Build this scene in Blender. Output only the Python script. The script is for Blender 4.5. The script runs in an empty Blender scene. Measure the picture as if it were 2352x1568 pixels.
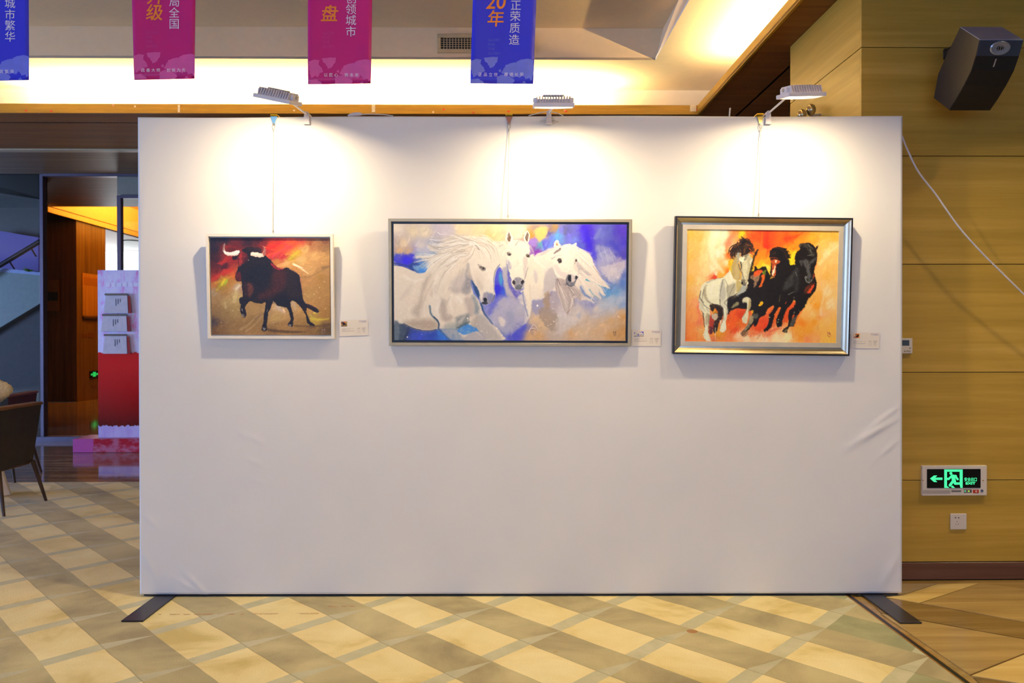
import bpy, bmesh, math, random
import numpy as np
from mathutils import Vector, Matrix

# ------------------------------------------------------------------ camera, world, light, exposure
SC = bpy.context.scene
COL = SC.collection
FPX, IW, IH = 2000.0, 2352, 1568
EYE = 1.365                       # camera height above the floor
PITCH = math.radians(-0.344)      # camera looks a hair downward
ROLL = math.radians(-0.09)
TH = math.radians(0.9)            # the building stands 0.9 degrees turned to the camera
cam_d = bpy.data.cameras.new('camera')
cam = bpy.data.objects.new('camera', cam_d)
COL.objects.link(cam)
cam_d.sensor_width = 36.0
cam_d.lens = FPX * 36.0 / IW
cam_d.clip_start, cam_d.clip_end = 0.05, 200
CAMR = Matrix.Rotation(math.pi / 2 + PITCH, 3, 'X') @ Matrix.Rotation(ROLL, 3, 'Z')
cam.matrix_world = Matrix.Translation((0, 0, EYE)) @ CAMR.to_4x4()
cam_d.dof.use_dof = True
cam_d.dof.focus_distance = 4.5
cam_d.dof.aperture_fstop = 4.5
SC.camera = cam
SC.view_settings.view_transform = 'Standard'
SC.view_settings.look = 'None'
SC.view_settings.gamma = 1.0
SC.view_settings.use_curve_mapping = False
SC.view_settings.exposure = 0.0

world = bpy.data.worlds.new('world')
SC.world = world
world.use_nodes = True
bg = world.node_tree.nodes['Background']
bg.inputs['Color'].default_value = (0.62, 0.72, 1.0, 1)
bg.inputs['Strength'].default_value = 0.15

def area_light(name, loc, rot, sx, sy, energy, color, parent=None, spread=math.pi):
    l = bpy.data.lights.new(name, 'AREA')
    l.shape = 'RECTANGLE'; l.size = sx; l.size_y = sy
    l.energy = energy; l.color = color; l.spread = spread
    o = bpy.data.objects.new(name, l); COL.objects.link(o)
    o.location = loc; o.rotation_euler = rot
    if parent: o.parent = parent
    return o
# daylight: the tall window front of the hall behind the photographer
area_light('window_daylight', (-2.5, -6.9, 1.9), (math.radians(90), 0, 0), 11.0, 3.0, 450, (0.33, 0.52, 1.0))
# added blue daylight from the unseen left side, brightens stand and cloth
area_light('added_daylight_left', (-12.85, 4.6, 1.75), (math.radians(90), 0, math.radians(-90)), 7.0, 2.6, 940, (0.31, 0.51, 1.0))
# two warm lamps added out of view to brighten the wood wall and stone
for _x in (2.9, 4.3):
    area_light('added_downlight', (_x, 3.75, EYE + 1.985), (0, 0, 0), 0.12, 0.12, 13, (1.0, 0.82, 0.48), None, math.radians(105))
# soft warm fill added overhead for the carpet, without a fixture
area_light('overhead_fill', (-0.6, 2.5, 3.93), (0, 0, 0), 5.0, 1.6, 8, (1.0, 0.88, 0.62), None, math.radians(95))

# ------------------------------------------------------------------ helpers
def srgb(h, k=1.0):
    if isinstance(h, str):
        h = h.lstrip('#'); c = [int(h[i:i + 2], 16) / 255 for i in (0, 2, 4)]
    else:
        c = [v / 255 for v in h]
    return tuple(k * (v / 12.92 if v <= 0.04045 else ((v + 0.055) / 1.055) ** 2.4) for v in c)

def ray(px, py):
    return CAMR @ Vector(((px - IW / 2) / FPX, -(py - IH / 2) / FPX, -1.0))
def W(px, py, y):                 # world point seen at a photo position, on the plane y
    d = ray(px, py); k = y / d.y
    return Vector((d.x * k, y, EYE + d.z * k))
RB = Matrix.Rotation(-TH, 3, 'Z')
def B(px, py, y):                 # the same in the building's own axes
    d = RB @ ray(px, py); k = y / d.y
    return Vector((d.x * k, y, EYE + d.z * k))
def BF(px, py, z=0.0):            # building-axes point on a horizontal plane
    d = RB @ ray(px, py); k = (z - EYE) / d.z
    return Vector((d.x * k, d.y * k, z))

class MB:
    """collects simple solids into one mesh"""
    def __init__(s): s.v = []; s.f = []; s.sm = []
    def add(s, vs, fs, smooth=False):
        n = len(s.v); s.v += [tuple(v) for v in vs]
        s.f += [tuple(i + n for i in f) for f in fs]; s.sm += [smooth] * len(fs); return s
    def box(s, a, b, c, d, e, f):
        vs = [(x, y, z) for x in (a, b) for y in (c, d) for z in (e, f)]
        return s.add(vs, [(0, 1, 3, 2), (4, 6, 7, 5), (0, 4, 5, 1), (2, 3, 7, 6), (0, 2, 6, 4), (1, 5, 7, 3)])
    def bbox(s, a, b, c, d, e, f, r=0.003, seg=2):
        bm = bmesh.new(); bmesh.ops.create_cube(bm, size=1)
        for v in bm.verts:
            v.co = Vector(((a + b) / 2 + v.co.x * (b - a), (c + d) / 2 + v.co.y * (d - c), (e + f) / 2 + v.co.z * (f - e)))
        bmesh.ops.bevel(bm, geom=bm.edges[:], offset=r, segments=seg, profile=0.5, affect='EDGES')
        bm.verts.index_update()
        s.add([v.co[:] for v in bm.verts], [[v.index for v in f.verts] for f in bm.faces]); bm.free(); return s
    def quad(s, *p): return s.add(p, [tuple(range(len(p)))])
    def prism(s, pts, axis, lo, hi):
        """polygon pts (2-tuples) pushed along an axis; the two coordinates keep x,y,z order"""
        def mk(p, t):
            if axis == 'x': return (t, p[0], p[1])
            if axis == 'y': return (p[0], t, p[1])
            return (p[0], p[1], t)
        n = len(pts)
        vs = [mk(p, lo) for p in pts] + [mk(p, hi) for p in pts]
        fs = [tuple(range(n)), tuple(range(2 * n - 1, n - 1, -1))]
        fs += [(i, i + n, (i + 1) % n + n, (i + 1) % n) for i in range(n)]
        return s.add(vs, fs)
    def tube(s, pts, r, n=8, cap=True):
        pts = [Vector(p) for p in pts]; m = len(pts)
        rr = r if isinstance(r, (list, tuple)) else [r] * m
        up = Vector((0, 0, 1)); vs = []; prev = None
        for i, p in enumerate(pts):
            t = (pts[min(i + 1, m - 1)] - pts[max(i - 1, 0)]).normalized()
            a = t.cross(up if prev is None else prev)
            if prev is None and a.length < 1e-3: a = t.cross(Vector((1, 0, 0)))
            if prev is None: a.normalize(); b = a.cross(t).normalized()
            else:
                b = (prev - t * prev.dot(t)).normalized(); a = t.cross(b)
            prev = b
            for k in range(n):
                q = 2 * math.pi * k / n
                vs.append(p + a * math.cos(q) * rr[i] + b * math.sin(q) * rr[i])
        fs = [(i * n + k, i * n + (k + 1) % n, (i + 1) * n + (k + 1) % n, (i + 1) * n + k) for i in range(m - 1) for k in range(n)]
        s.add(vs, fs, True)
        if cap:
            s.add(vs[:n], [tuple(range(n))]); s.add(vs[-n:], [tuple(range(n - 1, -1, -1))])
        return s
    def lathe(s, prof, c, axis='z', n=24, sx=1.0, sy=1.0):
        """profile of (radius, height) turned about an axis through c"""
        vs = []
        for r, h in prof:
            for k in range(n):
                q = 2 * math.pi * k / n; x, y = r * math.cos(q) * sx, r * math.sin(q) * sy
                if axis == 'z': vs.append((c[0] + x, c[1] + y, c[2] + h))
                elif axis == 'y': vs.append((c[0] + x, c[1] + h, c[2] + y))
                else: vs.append((c[0] + h, c[1] + x, c[2] + y))
        fs = [(i * n + k, i * n + (k + 1) % n, (i + 1) * n + (k + 1) % n, (i + 1) * n + k) for i in range(len(prof) - 1) for k in range(n)]
        s.add(vs, fs, True)
        s.add(vs[:n], [tuple(range(n))]); s.add(vs[-n:], [tuple(range(n))]); return s
    def xf(s, M):
        s.v = [tuple(M @ Vector(v)) for v in s.v]; return s
    def mesh(s, name, mat=None, off=(0, 0, 0)):
        me = bpy.data.meshes.new(name)
        me.from_pydata([(v[0] - off[0], v[1] - off[1], v[2] - off[2]) for v in s.v], [], s.f)
        bm = bmesh.new(); bm.from_mesh(me); bmesh.ops.recalc_face_normals(bm, faces=bm.faces[:]); bm.to_mesh(me); bm.free()
        if len(me.polygons) == len(s.sm): me.polygons.foreach_set('use_smooth', s.sm)
        if mat: me.materials.append(mat)
        me.update(); return me

def link(name, data, parent=None):
    o = bpy.data.objects.new(name, data); COL.objects.link(o)
    if parent is not None: o.parent = parent
    return o
def tag(o, label=None, cat=None, group=None, kind=None):
    if label: o['label'] = label
    if cat: o['category'] = cat
    if group: o['group'] = group
    if kind: o['kind'] = kind
    return o
def thing(name, label, cat, loc, rotz=0.0, group=None, building=False):
    """an Empty at the base of a thing; loc in world or building axes; parts are given in the same axes"""
    o = link(name, None)
    o['base'] = tuple(loc)
    if building:
        o.location = Matrix.Rotation(TH, 3, 'Z') @ Vector(loc); o.rotation_euler = (0, 0, TH)
    else:
        o.location = loc; o.rotation_euler = (0, 0, rotz)
    o.empty_display_size = 0.05
    return tag(o, label, cat, group)
def part(name, mb, mat, parent, local=False, label=None):
    p = parent
    off = (0, 0, 0)
    if not local:
        while p is not None and 'base' not in p.keys(): p = p.parent
        if p is not None: off = tuple(p['base'])
    o = link(name, mb.mesh(name, mat, off), parent)
    if label: o['label'] = label
    return o
def single(name, mb, mat, label, cat, loc, building=False, group=None):
    o = link(name, mb.mesh(name, mat, loc))
    if building:
        o.location = Matrix.Rotation(TH, 3, 'Z') @ Vector(loc); o.rotation_euler = (0, 0, TH)
    else: o.location = loc
    return tag(o, label, cat, group)
def struct(name, mb, mat, label=None):
    o = link(name, mb.mesh(name, mat)); o.rotation_euler = (0, 0, TH); o['kind'] = 'structure'
    if label: o['label'] = label
    return o
def sub(name, mb, mat, parent):       # piece of a structure (structure sits at the origin in building axes)
    return link(name, mb.mesh(name, mat), parent)

# ------------------------------------------------------------------ materials
class NT:
    def __init__(s, name):
        s.m = bpy.data.materials.new(name); s.m.use_nodes = True
        s.t = s.m.node_tree; s.p = s.t.nodes['Principled BSDF']
    def n(s, kind, **kw):
        x = s.t.nodes.new(kind)
        for k, v in kw.items():
            if k.startswith('i_'): x.inputs[k[2:]].default_value = v
            else: setattr(x, k, v)
        return x
    def l(s, a, b): s.t.links.new(a, b)
    def math(s, op, a, b=None, c=None):
        x = s.t.nodes.new('ShaderNodeMath'); x.operation = op
        for i, v in enumerate((a, b, c)):
            if v is None: continue
            if isinstance(v, (int, float)): x.inputs[i].default_value = v
            else: s.l(v, x.inputs[i])
        return x.outputs[0]
    def mix(s, fac, a, b, blend='MIX'):
        x = s.t.nodes.new('ShaderNodeMix'); x.data_type = 'RGBA'; x.blend_type = blend
        for sock, v in ((x.inputs[0], fac), (x.inputs[6], a), (x.inputs[7], b)):
            if isinstance(v, (int, float)): sock.default_value = v
            elif isinstance(v, tuple): sock.default_value = (*v[:3], 1)
            else: s.l(v, sock)
        return x.outputs[2]
    def ramp(s, fac, stops):
        x = s.t.nodes.new('ShaderNodeValToRGB'); s.l(fac, x.inputs[0])
        e = x.color_ramp.elements
        while len(e) < len(stops): e.new(0.5)
        for i, (p, c) in enumerate(stops): e[i].position = p; e[i].color = (*c[:3], 1)
        return x.outputs[0]
    def noise(s, vec, scale, detail=3, rough=0.5, dist=0.0):
        x = s.n('ShaderNodeTexNoise'); s.l(vec, x.inputs['Vector'])
        x.inputs['Scale'].default_value = scale; x.inputs['Detail'].default_value = detail
        x.inputs['Roughness'].default_value = rough; x.inputs['Distortion'].default_value = dist
        return x.outputs['Fac']
    def coords(s, scale=(1, 1, 1), loc=(0, 0, 0), rnd=0.0):
        tc = s.n('ShaderNodeTexCoord'); mp = s.n('ShaderNodeMapping')
        mp.inputs['Scale'].default_value = scale; mp.inputs['Location'].default_value = loc
        v = tc.outputs['Object']
        if rnd:
            oi = s.n('ShaderNodeObjectInfo'); vm = s.n('ShaderNodeVectorMath', operation='MULTIPLY_ADD')
            cx = s.n('ShaderNodeCombineXYZ')
            for k in range(3): s.l(oi.outputs['Random'], cx.inputs[k])
            s.l(cx.outputs[0], vm.inputs[0]); vm.inputs[1].default_value = (rnd, rnd * 1.7, rnd * 2.3); s.l(v, vm.inputs[2]); v = vm.outputs[0]
        s.l(v, mp.inputs['Vector']); return mp.outputs[0]
    def bump(s, h, strength=0.2, dist=0.002):
        x = s.n('ShaderNodeBump'); x.inputs['Strength'].default_value = strength; x.inputs['Distance'].default_value = dist
        s.l(h, x.inputs['Height']); s.l(x.outputs[0], s.p.inputs['Normal'])
    def set(s, **kw):
        names = {'rough': 'Roughness', 'metal': 'Metallic', 'spec': 'Specular IOR Level', 'coat': 'Coat Weight', 'sheen': 'Sheen Weight',
                 'trans': 'Transmission Weight', 'ior': 'IOR', 'alpha': 'Alpha'}
        for k, v in kw.items():
            i = s.p.inputs[names[k]]
            if isinstance(v, (int, float)): i.default_value = v
            else: s.l(v, i)
        return s
    def color(s, c):
        if isinstance(c, tuple): s.p.inputs['Base Color'].default_value = (*c[:3], 1)
        else: s.l(c, s.p.inputs['Base Color'])
        return s

def plain(name, col, rough=0.5, metal=0.0, vary=0.06, scale=18.0, **kw):
    """a procedural material: one colour with faint mottling"""
    t = NT(name); c = srgb(col) if not isinstance(col, tuple) or max(col) > 1 else col
    v = t.noise(t.coords(), scale, 4)
    a = tuple(min(1, x * (1 - vary)) for x in c); b = tuple(min(1, x * (1 + vary)) for x in c)
    t.color(t.ramp(v, [(0.3, a), (0.7, b)])); t.set(rough=rough, metal=metal, **kw)
    return t.m
def glow(name, col, strength):
    t = NT(name); c = srgb(col) if not isinstance(col, tuple) or max(col) > 1 else col
    t.color(tuple(x * 0.5 for x in c)); t.p.inputs['Emission Color'].default_value = (*c, 1); t.p.inputs['Emission Strength'].default_value = strength
    return t.m
def wood(name, dark, mid, light, axis='x', rough=0.4, freq=1.0, bump=0.05, rnd=3.0, coat=0.0):
    """straight grained veneer, grain running along an axis"""
    t = NT(name)
    sc = {'x': (0.35, 6, 9), 'y': (6, 0.35, 9), 'z': (9, 9, 0.35)}[axis]
    co = t.coords(tuple(k * freq for k in sc), rnd=rnd)
    a = t.noise(co, 1.6, 5, 0.62, 0.35)
    sc2 = {'x': (1.2, 40, 95), 'y': (40, 1.2, 95), 'z': (95, 95, 1.2)}[axis]
    b = t.noise(t.coords(tuple(k * freq for k in sc2), rnd=rnd), 2.0, 3, 0.6)
    f = t.math('ADD', t.math('MULTIPLY', a, 0.86), t.math('MULTIPLY', b, 0.14))
    c = t.ramp(f, [(0.33, srgb(dark)), (0.50, srgb(mid)), (0.67, srgb(light))])
    t.color(c); t.set(rough=rough, coat=coat); t.bump(b, bump, 0.001)
    return t.m
def vcol(name, rough=0.45, spec=0.4, coat=0.0, bump=True):
    """paint laid on a canvas: reads the colour attribute of the painted mesh"""
    t = NT(name); a = t.n('ShaderNodeAttribute', attribute_name='paint')
    n = t.noise(t.coords(), 350.0, 2)
    g = t.ramp(n, [(0.2, (0.94, 0.94, 0.94)), (0.8, (1, 1, 1))])
    t.color(t.mix(1.0, a.outputs['Color'], g, 'MULTIPLY')); t.set(rough=rough, spec=spec, coat=coat)
    if bump: t.bump(t.noise(t.coords(), 260.0, 3), 0.12, 0.001)
    return t.m
# ------------------------------------------------------------------ the setting
Z_SOF = EYE + 2.005               # dark wood soffit of the hall
Y_WALL = 4.835                    # wood wall right of the display
X_WALL = B(1978, 600, Y_WALL).x   # its corner
Y_COR = 6.02                      # far end of the side face

# --- carpet: woven lattice of cream fields, taupe bands and tapering sage stripes
def carpet_material():
    t = NT('carpet_woven')
    tc = t.n('ShaderNodeTexCoord'); sep = t.n('ShaderNodeSeparateXYZ')
    wob = t.n('ShaderNodeTexNoise'); wob.inputs['Scale'].default_value = 3.0; wob.inputs['Detail'].default_value = 2
    t.l(tc.outputs['Object'], wob.inputs['Vector'])
    va = t.n('ShaderNodeVectorMath', operation='MULTIPLY_ADD'); t.l(wob.outputs['Color'], va.inputs[0])
    va.inputs[1].default_value = (0.02, 0.02, 0); t.l(tc.outputs['Object'], va.inputs[2])
    t.l(va.outputs[0], sep.inputs[0])
    x = t.math('ADD', sep.outputs[0], 1.02 - 0.01 - 0.065); y = t.math('ADD', sep.outputs[1], -4.01 - 0.01)
    ax, ay, bx, by = 0.312, 0.372, 0.308, -0.366
    det = ax * by - ay * bx
    s = t.math('ADD', t.math('MULTIPLY', x, by / det), t.math('MULTIPLY', y, -bx / det))
    q = t.math('ADD', t.math('MULTIPLY', x, -ay / det), t.math('MULTIPLY', y, ax / det))
    fs, fq = t.math('FRACT', s), t.math('FRACT', q)
    CR = 0.53
    dark = t.math('GREATER_THAN', fs, CR)
    wid = t.math('MULTIPLY', t.math('MINIMUM', 1.0, t.math('DIVIDE', t.math('SUBTRACT', 1.0, fs), 1 - CR)), 0.165)
    stripe = t.math('GREATER_THAN', fq, t.math('SUBTRACT', 1.0, wid))
    # border fields beside the threshold are sage instead of cream
    nx = t.math('MULTIPLY', t.math('ADD', t.math('FLOOR', s), t.math('FLOOR', q)), 0.31)
    edge = t.math('GREATER_THAN', nx, 2.42)
    big = t.noise(tc.outputs['Object'], 2.3, 4, 0.6, 0.6); fine = t.noise(tc.outputs['Object'], 150, 2, 0.6)
    mid = t.noise(tc.outputs['Object'], 7.0, 3, 0.6)
    cream = t.ramp(big, [(0.30, srgb('ccb66a')), (0.45, srgb('e6d392')), (0.68, srgb('f0e2aa'))])
    taupe = t.ramp(big, [(0.30, srgb('968a62')), (0.5, srgb('b2a678')), (0.7, srgb('c8bc8a'))])
    sage = t.ramp(mid, [(0.3, srgb('aeae8c')), (0.7, srgb('c8c4a4'))])
    sage2 = t.ramp(mid, [(0.3, srgb('8a8c62')), (0.7, srgb('a2a276'))])
    c = t.mix(dark, t.mix(edge, cream, sage2), taupe)
    c = t.mix(t.math('MULTIPLY', stripe, 0.88), c, sage)
    # thin seam along the left edge of every band
    seam = t.math('LESS_THAN', t.math('ABSOLUTE', t.math('SUBTRACT', fs, CR)), 0.006)
    c = t.mix(t.math('MULTIPLY', seam, 0.45), c, srgb('6e5a38'))
    c = t.mix(t.math('MULTIPLY', t.math('SUBTRACT', 1.0, fine), 0.22), c, srgb('7d6a44'))
    # rust coloured spill in front of the display, small brown spots
    def line(x0, x1, yy, w, a):
        yo = sep.outputs[1]; xo = sep.outputs[0]
        d = t.math('ABSOLUTE', t.math('SUBTRACT', yo, yy))
        m = t.math('MULTIPLY', t.math('LESS_THAN', d, w), t.math('MULTIPLY', t.math('GREATER_THAN', xo, x0), t.math('LESS_THAN', xo, x1)))
        return t.math('MULTIPLY', t.math('MULTIPLY', m, t.math('GREATER_THAN', t.noise(tc.outputs['Object'], 22, 3), 0.5)), a)
    c = t.mix(line(-1.74, -0.88, 4.31, 0.010, 0.5), c, srgb('a06030'))
    c = t.mix(line(-0.86, -0.70, 4.42, 0.012, 0.4), c, srgb('a06030'))
    for sx, sy, sr, cc, a in ((0.905, 4.015, 0.026, '9a6418', 0.85), (0.255, 3.765, 0.012, 'a8862e', 0.5)):
        d = t.math('SQRT', t.math('ADD', t.math('POWER', t.math('SUBTRACT', sep.outputs[0], sx), 2), t.math('POWER', t.math('SUBTRACT', sep.outputs[1], sy), 2)))
        c = t.mix(t.math('MULTIPLY', t.math('SMOOTH_MIN', 1.0, t.math('GREATER_THAN', sr, d), 0.1), a), c, srgb(cc))
    t.color(c); t.set(rough=0.95, spec=0.1, sheen=0.15); t.bump(fine, 0.5, 0.004)
    return t.m
M_carpet = carpet_material()
X_THR = 1.825
mb = MB(); mb.box(-13, X_THR, -7, 8.25, -0.03, 0.0)
floor = struct('floor', mb, M_carpet, 'woven carpet with a lattice of cream, taupe and sage bands')

def stone(name, a, b, c, rough=0.12, ang=0.3):
    t = NT(name); tc = t.n('ShaderNodeTexCoord'); mp = t.n('ShaderNodeMapping')
    mp.inputs['Rotation'].default_value = (0, 0, ang); mp.inputs['Scale'].default_value = (0.6, 7, 1)
    t.l(tc.outputs['Object'], mp.inputs['Vector'])
    v = t.noise(mp.outputs[0], 1.5, 5, 0.6, 0.5)
    t.color(t.ramp(v, [(0.3, srgb(a)), (0.5, srgb(b)), (0.7, srgb(c))])); t.set(rough=rough)
    return t.m
# polished stone beyond the carpet: long brown and cream veins
M_stone_back = stone('stone_polished_brown', '7a6050', 'a08670', 'c4ac94', 0.07, 0.15)
mb = MB(); mb.box(-22, X_THR - 0.001, 8.25, 32, -0.03, -0.002)
struct('floor_stone', mb, M_stone_back, 'polished brown stone floor beyond the carpet')
M_stone_side = stone('stone_polished_tan', '8a6c3c', '9c7f4c', 'b09058', 0.22, 0.35)
mb = MB(); mb.box(X_THR + 0.03, 9, -7, 8.25, -0.03, -0.006)
fside = struct('floor_stone_side', mb, M_stone_side, 'polished stone floor with brown and cream inlay beside the carpet')
M_t_tan = stone('stone_tan', '94774a', 'a68a56', 'b89a62', 0.22, -0.35)
M_t_brown = stone('stone_brown', '71582f', '80663a', '927648', 0.22, -0.22)
M_t_cream = stone('stone_cream', 'c4a562', 'd2b470', 'dcc284', 0.22, 0.45)
M_t_grey = stone('stone_grey_beige', 'a08b66', 'b09a74', 'bca884', 0.22, 0.1)
cc = lambda a, b: (1850 + a / 4.685, 1270 + b / 4.685)
def tile(pix, mat):
    pts = [BF(*cc(*p)) for p in pix]
    # pull the outline in a little: a recessed joint
    c = sum(pts, Vector((0, 0, 0))) / len(pts)
    pl = []
    for p in pts:
        d = p - c; pl.append((c.x + d.x * (1 - 0.0025 / max(d.length, 0.05)), c.y + d.y * (1 - 0.0025 / max(d.length, 0.05))))
    sub('tile', MB().prism(pl, 'z', -0.02, 0.0), mat, fside)
tile([(860, 470), (1030, 455), (1420, 331), (1870, 322), (1225, 535)], M_t_cream)
tile([(560, 440), (700, 330), (1420, 327), (1030, 450)], M_t_grey)
tile([(1240, 535), (1880, 324), (2700, 420), (2900, 560), (2900, 835)], M_t_tan)
tile([(655, 475), (850, 472), (1230, 542), (2900, 845), (2900, 1020), (810, 640)], M_t_brown)
tile([(812, 648), (2618, 972), (1772, 1306)], M_t_tan)
tile([(1785, 1316), (2630, 979), (2900, 1028), (2900, 1490)], M_t_cream)
tile([(1800, 1330), (2900, 1500), (2900, 1690), (2040, 1545)], M_t_brown)
# black metal strip between carpet and stone, with a brass bead on both sides
M_black_metal = plain('metal_black_strip', '2b2826', 0.35, 0.6)
M_brass = plain('brass_bead', 'c08a3c', 0.35, 0.7)
thr = struct('trim_1', MB().box(X_THR + 0.006, X_THR + 0.024, -7, 8.25, -0.03, 0.003), M_black_metal, 'black metal threshold strip between carpet and stone floor')
sub('bead', MB().box(X_THR, X_THR + 0.006, -7, 8.25, -0.03, 0.002), M_brass, thr)
sub('bead', MB().box(X_THR + 0.024, X_THR + 0.030, -7, 8.25, -0.03, 0.002), M_brass, thr)

# --- wood block on the right: boards with open joints
M_oak = wood('oak_veneer', 'ac8a30', 'bc963a', 'caa248', 'x', 0.42, coat=0.1)
M_oak_side = wood('oak_veneer_side', 'ac8a30', 'bc963a', 'caa248', 'y', 0.42, coat=0.1)
M_joint = plain('joint_dark', '4a3218', 0.8)
M_base = wood('walnut_skirting', '553428', '6a4638', '7c5644', 'x', 0.3)
JZ = [0.097] + [EYE + (772 - y) / (FPX / Y_WALL) for y in (1107, 857, 607, 357, 107)] + [Z_SOF]
wr = struct('wall_right', MB().box(X_WALL + 0.022, 9.0, Y_WALL + 0.022, Y_COR, 0, Z_SOF + 0.5), M_joint, 'wood panelled wall right of the display')
for i in range(len(JZ) - 1):
    g = 0.0019
    sub('board', MB().bbox(X_WALL, 9.0, Y_WALL, Y_WALL + 0.02, JZ[i] + g, JZ[i + 1] - g, 0.001, 1), M_oak, wr)
    sub('board', MB().bbox(X_WALL + 0.0005, X_WALL + 0.02, Y_WALL + 0.021, Y_COR, JZ[i] + g, JZ[i + 1] - g, 0.001, 1), M_oak_side, wr)
struct('baseboard_right', MB().bbox(X_WALL - 0.004, 9.0, Y_WALL - 0.006, Y_WALL + 0.02, 0, 0.095, 0.002, 1), M_base, 'dark walnut skirting under the wood wall')

# --- ceiling: dark soffit ring, lit cove, raised field
M_soffit = wood('soffit_dark_wood', '70460e', '825214', '94621c', 'x', 0.6)
M_plaster = plain('plaster_white', 'e6dfd2', 0.8, vary=0.02)
Y_LIP = 7.87
lipB = B(1601, 251, Y_LIP); X_LIP = lipB.x
Z_LIP0, Z_LIP1 = Z_SOF - 0.005, Z_SOF + 0.078
X_L, Y_N = -7.2, -3.0            # far left and near end of the recess
sof = struct('ceiling_soffit', MB().box(-16, 9, Y_LIP, 9.36, Z_SOF, Z_SOF + 0.02).box(X_LIP, 9, -7, Y_LIP, Z_SOF, Z_SOF + 0.02)
       .box(-16, X_L, -7, Y_LIP, Z_SOF, Z_SOF + 0.02).box(X_L, X_LIP, -7, Y_N, Z_SOF, Z_SOF + 0.02), M_soffit, 'dark wood soffit around the lit ceiling recess')
M_lip = NT('lip_amber_wood')
_co = M_lip.coords((1.0, 1.0, 14.0)); _v = M_lip.noise(_co, 3.0, 4, 0.6)
_vo = M_lip.n('ShaderNodeTexVoronoi'); _vo.inputs['Scale'].default_value = 9.0; M_lip.l(M_lip.coords(), _vo.inputs['Vector'])
_sp = M_lip.math('LESS_THAN', _vo.outputs['Distance'], 0.10)
_c = M_lip.ramp(_v, [(0.3, srgb('a07410')), (0.7, srgb('bc8c1a'))])
_rs = M_lip.ramp(_vo.outputs['Color'], [(0.35, srgb('6a3a14')), (0.5, srgb('c8401c')), (0.65, srgb('e8d8b0'))])
M_lip.color(M_lip.mix(M_lip.math('MULTIPLY', _sp, 0.8), _c, _rs)); M_lip.set(rough=0.5); M_lip = M_lip.m
lip = struct('trim_2', MB().box(X_L, X_LIP - 0.0, Y_LIP - 0.02, Y_LIP, Z_LIP0, Z_LIP1), M_lip, 'amber wood lip of the ceiling cove, with scraps of tape')
struct('trim_3', MB().box(X_LIP, X_LIP + 0.02, Y_N, Y_LIP, Z_LIP0, Z_LIP1), M_lip, 'amber wood lip of the ceiling cove running towards the camera')
struct('trim_4', MB().box(X_L - 0.02, X_L, Y_N, Y_LIP, Z_LIP0, Z_LIP1).box(X_L, X_LIP, Y_N - 0.02, Y_N, Z_LIP0, Z_LIP1), M_lip, 'amber wood lip of the ceiling cove outside the picture')
# joints and scraps of tape on the lip
M_tape = plain('tape_cream', 'ead8b0', 0.6, vary=0.15, scale=60)
M_red = plain('scrap_red', 'd8401c', 0.6)
for px, w, hh in ((411, 5, 17), (858, 8, 17), (1592, 14, 15)):
    a = B(px - w / 2, 241, Y_LIP - 0.021); b = B(px + w / 2, 241 + hh, Y_LIP - 0.021)
    sub('tape_scrap', MB().bbox(a.x, b.x, Y_LIP - 0.0235, Y_LIP - 0.0195, b.z, a.z, 0.001, 1), M_tape, lip)
for px, py in ((118, 255), (60, 254), (1019, 251), (1168, 256), (1599, 252), (1300, 256)):
    a = B(px, py, Y_LIP - 0.021)
    sub('paper_scrap', MB().lathe([(0.012, 0), (0.010, 0.002)], (a.x, Y_LIP - 0.0225, a.z), 'y', 7, 1.0, 0.7), M_red, lip)
# cove: back walls, lit ceiling ring
Z_RING = EYE + 2.325
Y_CW = 8.22; X_CW = X_LIP + 0.36
Y_IN = 7.32; IN = B(1505, 138, Y_IN); X_IN = IN.x; Z_RING = IN.z
Z_TOP = B(1400, 65, Y_IN).z
XLI, YNI = X_L + 0.5, Y_N + 0.5
mb = MB()
mb.box(X_L - 0.36, X_CW, Y_CW, Y_CW + 0.02, Z_SOF, Z_RING)                   # back wall of the cove
mb.box(X_CW, X_CW + 0.02, Y_N - 0.36, Y_CW, Z_SOF, Z_RING)
mb.box(X_L - 0.38, X_L - 0.36, Y_N - 0.36, Y_CW, Z_SOF, Z_RING)
mb.box(X_L - 0.36, X_CW, Y_N - 0.38, Y_N - 0.36, Z_SOF, Z_RING)
mb.box(X_L - 0.38, X_CW + 0.02, Y_IN, Y_CW + 0.02, Z_RING, Z_RING + 0.02)    # ring ceiling
mb.box(X_IN, X_CW + 0.02, YNI, Y_IN, Z_RING, Z_RING + 0.02)
mb.box(X_L - 0.38, XLI, YNI, Y_IN, Z_RING, Z_RING + 0.02)
mb.box(X_L - 0.38, X_CW + 0.02, Y_N - 0.38, YNI, Z_RING, Z_RING + 0.02)
struct('ceiling_cove', mb, M_plaster, 'white cove of the ceiling recess lit by hidden strips')
lean = (B(1523, 65, Y_IN).x - X_IN)
mb = MB()
mb.quad((XLI, Y_IN, Z_RING), (X_IN, Y_IN, Z_RING), (X_IN + lean, Y_IN, Z_TOP), (XLI, Y_IN, Z_TOP))
mb.quad((X_IN, Y_IN, Z_RING), (X_IN, YNI, Z_RING), (X_IN + lean, YNI, Z_TOP), (X_IN + lean, Y_IN, Z_TOP))
mb.quad((XLI, Y_IN, Z_RING), (XLI, YNI, Z_RING), (XLI, YNI, Z_TOP), (XLI, Y_IN, Z_TOP))
mb.quad((XLI, YNI, Z_RING), (X_IN, YNI, Z_RING), (X_IN + lean, YNI, Z_TOP), (XLI, YNI, Z_TOP))
mb.box(XLI - 0.1, X_IN + lean + 0.1, YNI - 0.1, Y_IN + 0.1, Z_TOP, Z_TOP + 0.02)
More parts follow.
